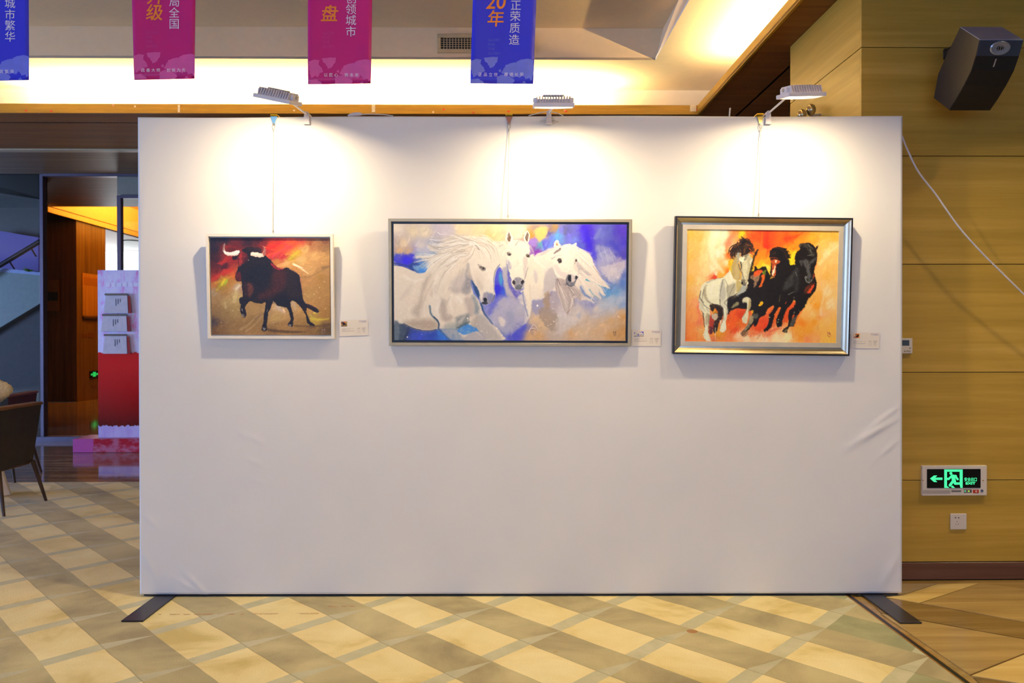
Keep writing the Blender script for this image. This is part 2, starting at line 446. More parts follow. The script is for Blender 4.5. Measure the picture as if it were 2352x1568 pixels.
struct('ceiling', mb, plain('plaster_cream', 'ead2ae', 0.8, vary=0.02), 'raised plaster ceiling inside the recess')
# hidden LED strips behind the lip
M_led = glow('led_warm', (1.0, 0.62, 0.26), 6.0)
def cove_strip(x0, x1, y0, y1, lx, ly, energy, label):
    t = thing('cove_light', label, 'light', ((x0 + x1) / 2, (y0 + y1) / 2, Z_SOF + 0.02), building=True, group='hidden cove lights')
    part('strip', MB().bbox(x0, x1, y0, y1, Z_SOF + 0.021, Z_SOF + 0.035, 0.003, 1), M_led, t)
    area_light('strip_light', (0, 0, 0.03), (math.pi, 0, 0), lx, ly, energy, (1.0, 0.70, 0.26), t)
xa = B(45, 240, Y_LIP).x; xb = B(1400, 240, Y_LIP).x
cove_strip(xa, xb, Y_LIP + 0.10, Y_LIP + 0.13, xb - xa, 0.03, 230, 'warm light strip hidden in the ceiling cove behind the display')
cove_strip(X_LIP + 0.12, X_LIP + 0.15, Y_N, Y_LIP - 0.75, 0.03, Y_LIP - 0.75 - Y_N, 250, 'warm light strip hidden in the ceiling cove on the right')
cove_strip(X_L - 0.15, X_L - 0.12, Y_N, Y_LIP - 0.4, 0.03, Y_LIP - 0.4 - Y_N, 60, 'warm light strip hidden in the ceiling cove outside the picture')

# --- beyond the soffit: second ceiling zone, glazed screen, corridor, stair
Y_SCR = 11.5
Z_C2 = B(200, 399, Y_SCR).z
M_dim = wood('ceiling_dim_wood', '6a563a', '7c6444', '8c7450', 'x', 0.45)
struct('ceiling_rear', MB().box(-16, 9, 9.36, 9.50, Z_SOF + 0.01, Z_SOF + 0.03).box(-16, 9, 9.50, Y_SCR, Z_C2, Z_C2 + 0.02).box(-16, 9, 9.48, 9.50, Z_SOF, Z_C2), M_dim, 'dim wood ceiling zone before the glazed screen')
M_slot = plain('slot_light_pale', 'b8a888', 0.4)  # pale colour stands for the light in the slot
struct('trim_5', MB().box(-16, 9, 9.37, 9.49, Z_SOF - 0.012, Z_SOF + 0.009), M_slot, 'pale strip coloured as the lit slot in the soffit')
# closing walls so that no daylight leaks in from the wrong side
M_wall_dark = plain('wall_dark_taupe', '4a4038', 0.7)
struct('wall_left', MB().box(-13.2, -13.0, -7, 1.0, 0, Z_SOF + 0.8).box(-13.2, -13.0, 8.2, 11.4, 0, Z_SOF + 0.8).box(-13.2, -13.0, 1.0, 8.2, 0, 0.4).box(-13.2, -13.0, 1.0, 8.2, 3.1, Z_SOF + 0.8), M_wall_dark, 'taupe wall of the hall')
struct('wall_back', MB().box(X_WALL - 0.7, 9.0, 8.3, 8.45, 0, Z_SOF), M_wall_dark, 'dark wall behind the wood block')

M_alu = plain('window_aluminium', '8a8a90', 0.4, 0.5)
wl = struct('added_window_left', MB().box(-13.14, -13.06, 1.0, 8.2, 0.40, 0.46).box(-13.14, -13.06, 1.0, 8.2, 3.04, 3.10), M_alu, 'added unseen window band in the left wall of the hall')  # unseen frame added to go with the left daylight
for k in range(6): sub('mullion', MB().box(-13.14, -13.06, 1.0 + k * 1.43, 1.05 + k * 1.43, 0.46, 3.04), M_alu, wl)
wbk = struct('window_4', MB().box(-9, 4, -7.08, -7.0, 0.25, 0.33).box(-9, 4, -7.08, -7.0, 3.28, 3.36), M_alu, 'tall window front behind the photographer')
for k in range(9): sub('mullion', MB().box(-9 + k * 1.62, -8.94 + k * 1.62, -7.08, -7.0, 0.33, 3.28), M_alu, wbk)

M_rim = plain('added_downlight_rim', 'd0ccc4', 0.4)  # rims for the added lamps over the stone floor
for _x in (2.9, 4.3):
    c_ = RB @ Vector((_x, 3.75, 0))
    struct('added_spot_rim', MB().lathe([(0.075, 0.0), (0.095, 0.0), (0.095, -0.006), (0.075, -0.006)], (c_.x, c_.y, Z_SOF), 'z', 24), M_rim, 'rim of an added downlight in the soffit outside the picture')
# ------------------------------------------------------------------ glazed screen, corridor and stair at the far left
M_frame = plain('screen_metal_mauve', '6a6070', 0.35, 0.5)
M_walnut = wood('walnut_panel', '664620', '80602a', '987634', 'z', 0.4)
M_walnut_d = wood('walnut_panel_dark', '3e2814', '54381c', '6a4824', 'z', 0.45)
t = NT('clear_glass')
_g = t.n('ShaderNodeBsdfGlossy'); _g.inputs['Roughness'].default_value = 0.02
_tr = t.n('ShaderNodeBsdfTransparent'); _tr.inputs['Color'].default_value = (0.93, 0.96, 0.97, 1)
_fr = t.n('ShaderNodeFresnel'); _fr.inputs['IOR'].default_value = 1.45
_mx = t.n('ShaderNodeMixShader'); t.l(_fr.outputs[0], _mx.inputs[0]); t.l(_tr.outputs[0], _mx.inputs[1]); t.l(_g.outputs[0], _mx.inputs[2])
t.l(_mx.outputs[0], t.t.nodes['Material Output'].inputs['Surface']); M_glass = t.m
def span(px0, px1, py0, py1, y, d, mb=None, r=0.004):
    a = B(px0, py0, y); b = B(px1, py1, y)
    mb = mb or MB(); return mb.bbox(a.x, b.x, y, y + d, b.z, a.z, r, 1)
scr = struct('door_1', span(90, 101, 399, 1012, Y_SCR, 0.10), M_frame, 'mauve metal frame of the glazed screen to the corridor')
sub('header', span(95, 420, 398, 405, Y_SCR + 0.001, 0.10), M_frame, scr)
sub('post', span(268, 280, 448, 1012, Y_SCR + 0.001, 0.08), M_frame, scr)
sub('transom', span(276, 420, 447, 455, Y_SCR + 0.002, 0.08), M_frame, scr)
sub('panel', span(268.5, 420, 405, 447, Y_SCR + 0.03, 0.02), plain('screen_panel_grey', '8c8676', 0.4), scr)
sub('pane', span(281, 420, 456, 1010, Y_SCR + 0.04, 0.008, r=0.001), M_glass, scr)
sub('sill', span(-300, 420, 1004, 1014, Y_SCR - 0.02, 0.14), M_frame, scr)
# left field of the screen, in front of the stair
scl = struct('window_1', span(-300, -290, 399, 1012, Y_SCR, 0.10), M_frame, 'glazed field in front of the stair')
sub('pane', span(-290, 90, 400, 1004, Y_SCR + 0.04, 0.008, r=0.001), M_glass, scl)
# corridor behind: ceiling with a glowing recess, dark walnut core, bright window at the end
Z_CC = EYE + 2.535
Ye = 17.1
Yc = 18.4; xc = B(176, 700, Yc).x; XLp = xc + 0.08
M_cc = wood('corridor_ceiling_wood', '3a2210', '4c2e16', '5e3c20', 'x', 0.5)
mb = MB().box(-16, -2, Y_SCR + 0.1, Ye, Z_CC, Z_CC + 0.02).box(-22, XLp, Ye, 30, Z_CC, Z_CC + 0.02).box(XLp + 2.4, -2, Ye, 30, Z_CC, Z_CC + 0.02).box(XLp, XLp + 2.4, 21.9, 30, Z_CC, Z_CC + 0.02)
struct('ceiling_corridor', mb, M_cc, 'dark wood corridor ceiling around a glowing recess')
M_rec = plain('recess_amber_plaster', 'f2bc54', 0.7)
mb = MB().box(XLp - 0.02, XLp, Ye, 21.9, Z_CC - 0.10, Z_CC + 0.55).box(XLp, XLp + 2.4, 21.9, 21.92, Z_CC, Z_CC + 0.55).box(XLp + 2.4, XLp + 2.42, Ye, 21.9, Z_CC, Z_CC + 0.55) \
    .box(XLp, XLp + 2.4, Ye - 0.02, Ye, Z_CC, Z_CC + 0.55).box(XLp - 0.02, XLp + 2.42, Ye - 0.02, 21.92, Z_CC + 0.55, Z_CC + 0.57)
struct('ceiling_recess', mb, M_rec, 'amber recess glowing in the corridor ceiling')
area_light('recess_light', Matrix.Rotation(TH, 3, 'Z') @ Vector((XLp + 1.9, 19.4, Z_CC + 0.06)), (math.pi, math.radians(-40), 0), 0.4, 4.0, 150, (1.0, 0.64, 0.22), None, math.radians(140))
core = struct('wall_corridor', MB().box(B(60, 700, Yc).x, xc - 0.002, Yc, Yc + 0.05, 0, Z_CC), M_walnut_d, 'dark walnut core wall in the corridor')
def side_y(px):
    d = RB @ ray(px, 700); return d.y / d.x * (xc + 0.001)
ye2 = side_y(243)
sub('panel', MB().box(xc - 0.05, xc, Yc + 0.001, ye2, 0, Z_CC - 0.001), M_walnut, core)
M_white = plain('paint_white', 'dcd8d0', 0.6, vary=0.03)
struct('ceiling_far', MB().box(-24, xc - 0.05, ye2 + 0.05, 25, 3.80, 3.82), M_white, 'white ceiling before the far window')
dl = B(302, 551, 22.2)
struct('ceiling_downlight', MB().lathe([(0.16, 0), (0.20, 0), (0.20, -0.02), (0.16, -0.02)], (dl.x, dl.y, 3.80), 'z', 20), plain('downlight_rim', '6c6458', 0.5), 'round downlight in the white ceiling')
win = struct('window_2', MB().box(-16, -9.6, 25.0, 25.05, 0, 0.5), M_white, 'bright far window at the end of the corridor')
sub('pane', MB().box(-16, -9.6, 25.0, 25.02, 0.5, 3.8), glow('overcast_daylight', (0.95, 0.98, 1.0), 2.2), win)
for k in range(4):
    sub('mullion', MB().box(-14.2 + k * 1.35, -14.12 + k * 1.35, 24.95, 25.0, 0.5, 3.8), M_frame, win)
area_light('window_glow', Matrix.Rotation(TH, 3, 'Z') @ Vector((-12.3, 24.8, 2.2)), (math.radians(-90), 0, 0), 5.0, 3.0, 120, (0.85, 0.92, 1.0))
struct('wall_corridor_end', MB().box(-9.6, -2, 25.0, 25.1, 0, Z_CC).box(-2.1, -2.0, Y_SCR, 25, 0, Z_CC), M_walnut_d, 'dark end walls of the corridor')

# small things on the walnut walls
M_box_b = plain('steel_brown', '6a4a2e', 0.4, 0.3); M_disp = plain('display_dark', '241a18', 0.2)
a, b = B(105, 643, Yc - 0.04), B(135, 714, Yc - 0.04)
th = thing('intercom_panel', 'dull brown intercom panel on the dark walnut corridor wall', 'intercom', (a.x, Yc, b.z), building=True)
part('housing', MB().bbox(a.x, b.x, Yc - 0.04, Yc - 0.001, b.z, a.z, 0.008), M_box_b, th)
c, d = B(107, 670, Yc - 0.045), B(132, 690, Yc - 0.045)
part('display', MB().bbox(c.x, d.x, Yc - 0.046, Yc - 0.039, d.z, c.z, 0.003, 1), M_disp, th)
# on the side face (plane x = xc): y from photo column
y0, y1 = side_y(188), side_y(224)
zt, zb = EYE + (772 - 626) / FPX * y0, EYE + (772 - 724) / FPX * y0
th = thing('notice_board', 'amber wood framed notice board on the corridor wall', 'notice board', (xc, y0, zb), building=True)
part('board', MB().bbox(xc, xc + 0.02, y0, y1, zb, zt, 0.004, 1), wood('board_amber', 'b07830', 'c48a3c', 'd49c48', 'z', 0.5), th)
part('shelf', MB().bbox(xc, xc + 0.05, y0, y1, zb - 0.05, zb - 0.01, 0.004, 1), M_box_b, th)
part('header', MB().bbox(xc + 0.02, xc + 0.024, y0 + 0.05, y1 - 0.05, zt - 0.25, zt - 0.08, 0.002, 1), plain('notice_orange', 'b0702c', 0.6), th)
y0, y1 = side_y(204), side_y(224)
th = thing('corridor_exit_sign', 'small green lit exit sign on the corridor wall', 'exit sign', (xc, y0, EYE - 78 / FPX * y0 - 0.15), building=True)
zt, zb = EYE - 78 / FPX * y0, EYE - 94 / FPX * y0
part('case', MB().bbox(xc, xc + 0.02, y0, y1, zb, zt, 0.004, 1), M_disp, th)
ym = (y0 + y1) / 2; zm = (zt + zb) / 2
part('pictogram', MB().box(xc + 0.0205, xc + 0.022, ym - 0.07, ym + 0.07, zm - 0.05, zm + 0.05).box(xc + 0.0205, xc + 0.022, ym - 0.16, ym - 0.09, zm - 0.02, zm + 0.02).box(xc + 0.0205, xc + 0.022, ym + 0.09, ym + 0.16, zm - 0.02, zm + 0.02), glow('exit_green_dim', '28d060', 0.8), th)
M_plate = plain('plate_brown', '7c5026', 0.5)
def plate(px0, px1, py0, py1, label):
    y0, y1 = side_y(px0), side_y(px1)
    th = thing('switch_plate', label, 'switch', (xc, y0, EYE + (772 - py1) / FPX * y0), building=True)
    part('plate', MB().bbox(xc, xc + 0.012, y0, y1, EYE + (772 - py1) / FPX * y0, EYE + (772 - py0) / FPX * y0, 0.003, 1), M_plate, th)
    m = (y0 + y1) / 2
    part('rocker', MB().bbox(xc + 0.012, xc + 0.016, m - 0.03, m + 0.03, EYE + (772 - py1 + 2) / FPX * y0, EYE + (772 - py0 - 2) / FPX * y0, 0.002, 1), M_plate, th)
plate(188, 199, 763, 773, 'left of two brown switch plates below the notice board')
plate(203, 215, 763, 773, 'right of two brown switch plates below the notice board')
plate(210, 220, 882, 890, 'brown socket plate below the green corridor exit sign')

# stair behind the left field of the screen
Ys = 13.0
M_string = plain('stringer_pale_grey', '98a098', 0.45)
def poly_y(pix, y, d, mb=None):
    return (mb or MB()).prism([(B(*p, y).x, B(*p, y).z) for p in pix], 'y', y, y + d)
st = thing('stair_flight', 'pale grey stair flight rising behind the glass at far left', 'stair', (B(60, 1000, Ys).x, Ys, 0), building=True)
part('stringer', poly_y([(-160, 628), (-30, 616), (93, 632), (93, 696), (0, 752), (-160, 850)], Ys, 0.12), M_string, st)
part('capping', poly_y([(-160, 622), (-30, 612), (93, 625), (93, 632), (-30, 621), (-160, 630)], Ys - 0.02, 0.16), plain('capping_lavender', 'a8aee0', 0.3), st)
ha, hb = B(-160, 706, Ys - 0.15), B(92, 554, Ys - 0.15)
part('handrail', MB().tube([ha, hb], 0.035, 10), plain('handrail_plum', '3a2a30', 0.35), st)
for px in (-100, 20, 70):
    p = ha.lerp(hb, (px + 160) / 252); q = B(px, 650, Ys - 0.15)
    part('bracket', MB().tube([p, (p.x, Ys, p.z - 0.12)], 0.012, 8), M_frame, st)
struct('wall_stair', MB().box(-16, B(101, 500, 14.5).x, 14.5, 14.6, 0, 4.4), plain('wall_slate', '666058', 0.5), 'slate grey wall behind the stair')
struct('wall_stair_low', poly_y([(-300, 850), (0, 755), (90, 700), (101, 694), (101, 1004), (-300, 1004)], Ys + 0.13, 0.1), plain('wall_brown_grey', '5c5250', 0.6), 'brown grey wall under the stair')
struct('ceiling_stair', poly_y([(-300, 395), (101, 395), (101, 458), (-300, 340)], Ys + 0.2, 0.1), plain('ceiling_dark_stair', '2c2620', 0.7), 'dark sloping ceiling above the stair')
scn = single('video_screen', poly_y([(-120, 560), (-2, 530), (88, 545), (88, 622), (-120, 618)], 14.2, 0.06), glow('screen_violet', (0.20, 0.16, 0.70), 0.14),
             'violet glowing screen behind the stair handrail', 'screen', tuple(B(0, 620, 14.2)), building=True)
p = B(66, 624, Ys - 0.1)
pl = thing('trailing_plant', 'small green plant on the stair capping at far left', 'plant', tuple(p), building=True)
M_leaf = plain('leaf_green', '6a8a3a', 0.6)
random.seed(4)
for k in range(7):
    q = k * 0.9; l = random.uniform(0.07, 0.12); tip = Vector((p.x + math.cos(q) * l * 0.8, p.y + math.sin(q) * 0.05, p.z + l * random.uniform(0.3, 1)))
    sd = Vector((-math.sin(q) * 0.016, 0.0, 0.016)); mid = Vector(p).lerp(tip, 0.55)
    part('leaf', MB().add([p, mid + sd, tip, mid - sd], [(0, 1, 2, 3)]), M_leaf, pl)

# ------------------------------------------------------------------ brochure stand
Yb = 10.35
def stand_print():
    t = NT('stand_print'); tc = t.n('ShaderNodeTexCoord'); se = t.n('ShaderNodeSeparateXYZ'); t.l(tc.outputs['Object'], se.inputs[0])
    nz = t.noise(t.coords((3, 3, 1.2)), 2.5, 5, 0.7, 0.4)
    n2 = t.noise(t.coords((9, 9, 1.5)), 3.0, 4, 0.65)
    h = t.math('ADD', se.outputs[2], t.math('MULTIPLY', t.math('SUBTRACT', n2, 0.5), 0.10))
    top = t.ramp(nz, [(0.32, srgb('f478b8')), (0.40, srgb('f0b8f0')), (0.47, srgb('ece0ff')), (0.7, srgb('f4f0ff'))])
    red = t.ramp(h, [(0.25, srgb('5a0808')), (0.75, srgb('c80c0c')), (1.0, srgb('e01414'))])
    low = t.ramp(nz, [(0.4, srgb('c8b0f4')), (0.6, srgb('dcd0ff'))])
    c = t.mix(t.math('GREATER_THAN', h, 1.18), red, top)
    c = t.mix(t.math('LESS_THAN', h, 0.30), c, low)
    t.color(c); t.set(rough=0.25); return t.m
M_stand = stand_print()
a, b = B(224, 620, Yb + 0.14), B(420, 1012, Yb + 0.14)
bs = thing('brochure_stand', 'pink and red printed display board with brochure pockets beside the panel', 'display stand', (a.x, Yb + 0.14, 0.0), building=True)
part('board', MB().bbox(a.x, b.x, Yb + 0.14, Yb + 0.20, 0.15, a.z, 0.004, 1), M_stand, bs)
t = NT('stand_foot_print'); _n = t.noise(t.coords((3, 3, 6)), 2.2, 4, 0.6); _se = t.n('ShaderNodeSeparateXYZ'); _tc = t.n('ShaderNodeTexCoord'); t.l(_tc.outputs['Object'], _se.inputs[0])
t.color(t.mix(t.math('GREATER_THAN', t.math('ADD', _se.outputs[0], t.math('MULTIPLY', _n, 0.2)), 0.10), srgb('c85aa8'), t.ramp(_n, [(0.45, srgb('c01830')), (0.6, srgb('c87090'))]))); t.set(rough=0.3)
c, d = B(167, 1006, Yb), B(420, 1036, Yb)
part('foot', MB().bbox(c.x, d.x, Yb, Yb + 0.45, 0.0, 0.162, 0.004, 1), t.m, bs)
M_paper = plain('paper_grey_white', 'cfc8d2', 0.5); M_redpaper = plain('brochure_red', 'a01010', 0.4); M_chrome = plain('clip_steel', '9a9690', 0.3, 0.8)
M_txt = plain('print_grey', '6a6470', 0.6)
for i, (x0, x1, y0, y1) in enumerate(((238, 294, 676, 719), (232, 292, 723, 761), (236, 292, 769, 812))):
    yy = Yb + 0.10
    pk = part('pocket', MB().add([B(x0 + 5, y0, yy), B(x1 - 2, y0, yy), B(x1, y1, yy), B(x0, y1, yy), *(B(x, y, Yb + 0.139) for x, y in ((x0 + 5, y0), (x1 - 2, y0), (x1, y1), (x0, y1)))],
                               [(0, 1, 2, 3), (7, 6, 5, 4), (0, 4, 5, 1), (1, 5, 6, 2), (2, 6, 7, 3), (3, 7, 4, 0)]), M_paper, bs)
    part('side_brochure', MB().add([B(x1 - 1, y0 + 4, yy + 0.004), B(x1 + 4, y0 + 4, yy + 0.004), B(x1 + 8, y1, yy + 0.004), B(x1 + 1, y1, yy + 0.004), *(B(x, y, Yb + 0.139) for x, y in ((x1 - 1, y0 + 4), (x1 + 4, y0 + 4), (x1 + 8, y1), (x1 + 1, y1)))],
                               [(0, 1, 2, 3), (7, 6, 5, 4), (0, 4, 5, 1), (1, 5, 6, 2), (2, 6, 7, 3), (3, 7, 4, 0)]), M_redpaper, pk)
    q0, q1 = B(x0 + 3, y0, yy - 0.01), B(x1 - 1, y0, yy - 0.01)
    part('clip_rail', MB().tube([q0, q1], 0.012, 8), M_chrome, pk)
    for k in range(3):
        u = B(x0 + 28 + k * 5, y0 + 10, yy - 0.002); v = B(x0 + 26 + k * 5, y0 + 26 - k * 4, yy - 0.002)
        part('print_line', MB().bbox(u.x - 0.004, u.x + 0.004, yy - 0.003, yy + 0.001, v.z, u.z, 0.0005, 1), M_txt, pk)
M_pale = plain('print_pale', 'f0e8ff', 0.5)
for k in range(6):
    u = B(243 + k * 13, 649, Yb + 0.138); v = B(253 + k * 13, 658, Yb + 0.138)
    part('print_block', MB().box(u.x, v.x, Yb + 0.137, Yb + 0.1395, v.z, u.z), M_pale, bs)

# ------------------------------------------------------------------ black armchairs at the left edge
M_leather = plain('leather_black', '1c1a17', 0.5, vary=0.15, scale=40)
M_rail = wood('chair_rail_wood', '4a3018', '5c3e22', '70502e', 'y', 0.4)
M_leg = wood('chair_leg_wood', '2c1c10', '3c2818', '4c3420', 'z', 0.4)
def armchair(loc, rz, label):
    t = thing('armchair', label, 'chair', loc, rz, 'black armchairs at the left edge')
    # local axes: back panel lies in the plane x = 0 and faces +x; the sitter looks to -x
    def loc_part(n, mb, m): return part(n, mb, m, t, local=True)
    def taper(x0, x1, dx):    # panels taper a little towards the seat
        return MB().add([(x0 - dx, -0.27, 0.335), (x1 - dx, -0.27, 0.335), (x1 - dx, 0.27, 0.335), (x0 - dx, 0.27, 0.335),
                         (x0, -0.335, 0.80), (x1, -0.335, 0.80), (x1, 0.335, 0.80), (x0, 0.335, 0.80)],
                        [(0, 1, 2, 3), (7, 6, 5, 4), (0, 4, 5, 1), (1, 5, 6, 2), (2, 6, 7, 3), (3, 7, 4, 0)])
    loc_part('backrest', taper(-0.07, 0.0, 0.04), M_leather)
    loc_part('top_rail', MB().bbox(-0.08, 0.012, -0.345, 0.345, 0.80, 0.826, 0.008), M_rail)
    for s in (-1, 1):
        loc_part('arm', MB().bbox(-0.62, -0.075, s * 0.30 - 0.035, s * 0.30 + 0.035, 0.34, 0.64, 0.02), M_leather)
        loc_part('arm_rail', MB().bbox(-0.63, -0.075, s * 0.30 - 0.04, s * 0.30 + 0.04, 0.642, 0.664, 0.006), M_rail)
        loc_part('leg', MB().tube([(-0.03, s * 0.25, 0.345), (0.045, s * 0.315, 0.0)], [0.02, 0.012], 8), M_leg)
        loc_part('leg', MB().tube([(-0.56, s * 0.25, 0.345), (-0.62, s * 0.31, 0.0)], [0.02, 0.012], 8), M_leg)
    loc_part('seat', MB().bbox(-0.64, -0.12, -0.26, 0.26, 0.335, 0.47, 0.03), M_leather)
    loc_part('seat_frame', MB().bbox(-0.62, -0.06, -0.27, 0.27, 0.315, 0.334, 0.006), M_rail)
    return t
cr = W(112, 922, 7.22)
CHX = W(108, 1147, 7.25).x - 0.045
armchair((CHX, 6.935, 0), math.radians(1.5), 'black leather armchair with brown wooden top rail, nearest the left edge')
cb = W(80, 893, 8.6)
armchair((cb.x - 0.03, 8.45, 0), math.radians(8), 'black armchair standing behind the nearer one at the left edge')
# cream fluffy throw over the back and a white cloth hanging to the floor
def fluff(c, r, seed, squash=(1, 1, 1), amp=0.5):
    """a crumpled bundle: a few overlapping folds with a ragged nap"""
    bm = bmesh.new(); bmesh.ops.create_icosphere(bm, subdivisions=5, radius=1.0)
    rs = np.random.RandomState(seed); dirs = rs.normal(size=(26, 3)); dirs /= np.linalg.norm(dirs, axis=1)[:, None]; hs = rs.uniform(-0.7, 1.0, 26)
    for v in bm.verts:
        d = np.array(v.co[:]); w = np.maximum(0, dirs @ d - 0.62) / 0.38
        k = 0.86 + amp * float(np.sum(w ** 2 * hs)) * 0.42 + 0.035 * math.sin(d[0] * 31 + d[2] * 23) * math.sin(d[1] * 27 - d[2] * 19) + rs.uniform(-0.02, 0.02)
        v.co = Vector((c[0] + d[0] * k * r * squash[0], c[1] + d[1] * k * r * squash[1], c[2] + d[2] * k * r * squash[2]))
    bm.verts.index_update()
    mb = MB().add([v.co[:] for v in bm.verts], [[v.index for v in f.verts] for f in bm.faces], True); bm.free(); return mb
t = NT('fleece_cream'); _n = t.noise(t.coords(), 60, 4, 0.7); t.color(t.ramp(_n, [(0.3, srgb('d0c0a0')), (0.7, srgb('f0e6cc'))])); t.set(rough=0.95, sheen=0.4); t.bump(_n, 0.8, 0.01)
fc = W(-18, 898, 6.95)
single('fleece_throw', fluff(fc, 0.128, 3, (0.95, 1.5, 0.95)), t.m, 'cream fluffy fleece bundled on the back of the black armchair', 'throw', tuple(fc - Vector((0, 0, 0.1))))
mbc = MB(); n = 26
c0 = W(-28, 1140, 7.5)
for k in range(n + 1):
    q = 2 * math.pi * k / n
    for j, (rr, z) in enumerate(((0.10, 0.30), (0.125, 0.2), (0.15, 0.1), (0.18, 0.005))):
        w = rr * (1 + 0.10 * math.sin(5 * q + j * 0.3) * (j + 1) / 4)
        mbc.v.append((c0.x + math.cos(q) * w, c0.y + math.sin(q) * w * 0.8, z))
for k in range(n):
    for j in range(3):
        a0 = k * 4 + j; mbc.f.append((a0, a0 + 4, a0 + 5, a0 + 1)); mbc.sm.append(True)
mbc.add([mbc.v[k * 4] for k in range(n)], [tuple(range(n))])
single('white_cloth', mbc, plain('cotton_white', 'd8d2cc', 0.9), 'white cloth hanging to the carpet behind the nearer black armchair', 'cloth', (c0.x, c0.y, 0))
# ------------------------------------------------------------------ display wall: white cloth stretched over a frame
YP = 4.563                        # front of the cloth
PX0, PX1 = W(319, 800, YP).x, W(2072, 800, YP).x
PZ0, PZ1 = 0.014, W(1200, 267.5, YP).z
def cloth_material():
    t = NT('cloth_white_stretch'); co = t.coords()
    w = t.noise(co, 900, 2); s = t.noise(co, 1.3, 3, 0.5)
    t.color(t.ramp(s, [(0.3, srgb('e2dfdd')), (0.7, srgb('e9e6e3'))])); t.set(rough=0.62, sheen=0.08, spec=0.35)
    t.bump(w, 0.06, 0.0006); return t.m
M_cloth = cloth_material()
dw = thing('display_wall', 'large white cloth covered display wall standing on black foot plates', 'display wall', ((PX0 + PX1) / 2, YP, 0))
def cloth_front():
    nx, nz = 360, 226
    xs = np.linspace(PX0, PX1, nx + 1); zs = np.linspace(PZ0, PZ1, nz + 1)
    X, Z = np.meshgrid(xs, zs)
    d = np.zeros_like(X)
    # creases: photo position, direction (degrees, 0 = right, 90 = up), half length, half width, height
    cr = [(455, 1345, 135, 0.09, 0.010, 0.006), (440, 1350, 150, 0.07, 0.008, 0.004), (345, 1195, 140, 0.06, 0.012, 0.003), (340, 1290, 120, 0.08, 0.015, 0.004),
          (590, 1010, 150, 0.05, 0.012, 0.0030), (585, 1060, 155, 0.05, 0.010, 0.0022), (595, 1105, 160, 0.045, 0.010, 0.0022), (560, 1000, 140, 0.04, 0.01, 0.002),
          (2035, 955, 35, 0.09, 0.010, 0.0035), (2020, 985, 30, 0.10, 0.012, 0.0035), (2040, 1030, 40, 0.06, 0.010, 0.003), (1990, 1000, 35, 0.12, 0.02, 0.003),
          (750, 318, -40, 0.04, 0.008, 0.004), (770, 340, -40, 0.03, 0.010, 0.002), (1705, 310, 60, 0.03, 0.008, 0.003), (1690, 318, 65, 0.04, 0.008, 0.0025), (1725, 296, -45, 0.05, 0.006, 0.003),
          (1715, 305, -50, 0.05, 0.005, 0.002), (2050, 1300, 60, 0.10, 0.02, 0.003), (330, 480, 85, 0.2, 0.012, 0.002), (2060, 600, 88, 0.25, 0.012, 0.002), (1190, 950, 10, 0.05, 0.012, 0.0012), (850, 1300, 15, 0.04, 0.012, 0.0015), (1100, 1305, 12, 0.03, 0.012, 0.0015), (345, 310, 50, 0.12, 0.02, 0.003)]
    for px, py, an, L, wd, hh in cr:
        c = W(px, py, YP); a = math.radians(an)
        u = (X - c.x) * math.cos(a) + (Z - c.z) * math.sin(a); v = -(X - c.x) * math.sin(a) + (Z - c.z) * math.cos(a)
        d += hh * np.exp(-(u / L) ** 2 - (v / wd) ** 2)
    d += 0.0012 * np.sin(X * 1.7 + 0.6) * np.sin(Z * 2.1) + 0.0007 * np.sin(X * 5.1 + Z * 3.0)
    top = 0.004 * np.sin(X * 3.1) * np.sin(X * 1.3 + 0.4)          # top hem waves a little
    Zt = Z + np.where(Z > PZ1 - 0.02, top * (Z - (PZ1 - 0.02)) / 0.02, 0)
    edge = np.minimum(np.minimum(X - PX0, PX1 - X), 0.02) / 0.02
    d = d * edge
    vs = np.stack([X, YP - d, Zt], -1).reshape(-1, 3)
    I = np.arange((nx + 1) * (nz + 1)).reshape(nz + 1, nx + 1)
    fs = np.stack([I[:-1, :-1], I[:-1, 1:], I[1:, 1:], I[1:, :-1]], -1).reshape(-1, 4)
    mb = MB(); mb.v = [tuple(v) for v in vs]; mb.f = [tuple(int(i) for i in f) for f in fs]; mb.sm = [True] * len(mb.f)
    # returns: top, sides, back
    n = len(mb.v); ring = [int(I[0, k]) for k in range(nx + 1)] + [int(I[k, nx]) for k in range(1, nz + 1)] + [int(I[nz, k]) for k in range(nx - 1, -1, -1)] + [int(I[k, 0]) for k in range(nz - 1, 0, -1)]
    for i in ring: x, y, z = mb.v[i]; mb.v.append((x, YP + 0.055, z))
    m = len(ring)
    for k in range(m): mb.f.append((ring[k], ring[(k + 1) % m], n + (k + 1) % m, n + k)); mb.sm.append(False)
    mb.f.append(tuple(range(n + m - 1, n - 1, -1))); mb.sm.append(False)
    return mb
part('cloth_cover', cloth_front(), M_cloth, dw)
M_dark_alu = plain('aluminium_dark', '1e1e26', 0.4, 0.6)
part('bottom_rail', MB().box(PX0 + 0.02, PX1 - 0.02, YP + 0.003, YP + 0.05, 0.006, PZ0), M_dark_alu, dw)
M_foot = plain('foot_plate_black', '26242a', 0.32, 0.3)
for xa_, xb_, ya_ in ((-1.874, -1.768, 4.160), (1.836, 1.941, 4.118)):
    part('foot_plate', MB().bbox(xa_, xb_, ya_, YP + 0.20, 0.0, 0.008, 0.002, 1), M_foot, dw)
a = W(1674, 268, YP + 0.03); b = W(1677, 248, YP + 0.03)
part('support_rod', MB().tube([a - Vector((0, 0, 0.03)), b], 0.0045, 8), plain('rod_white', 'd8cbb8', 0.5), dw)

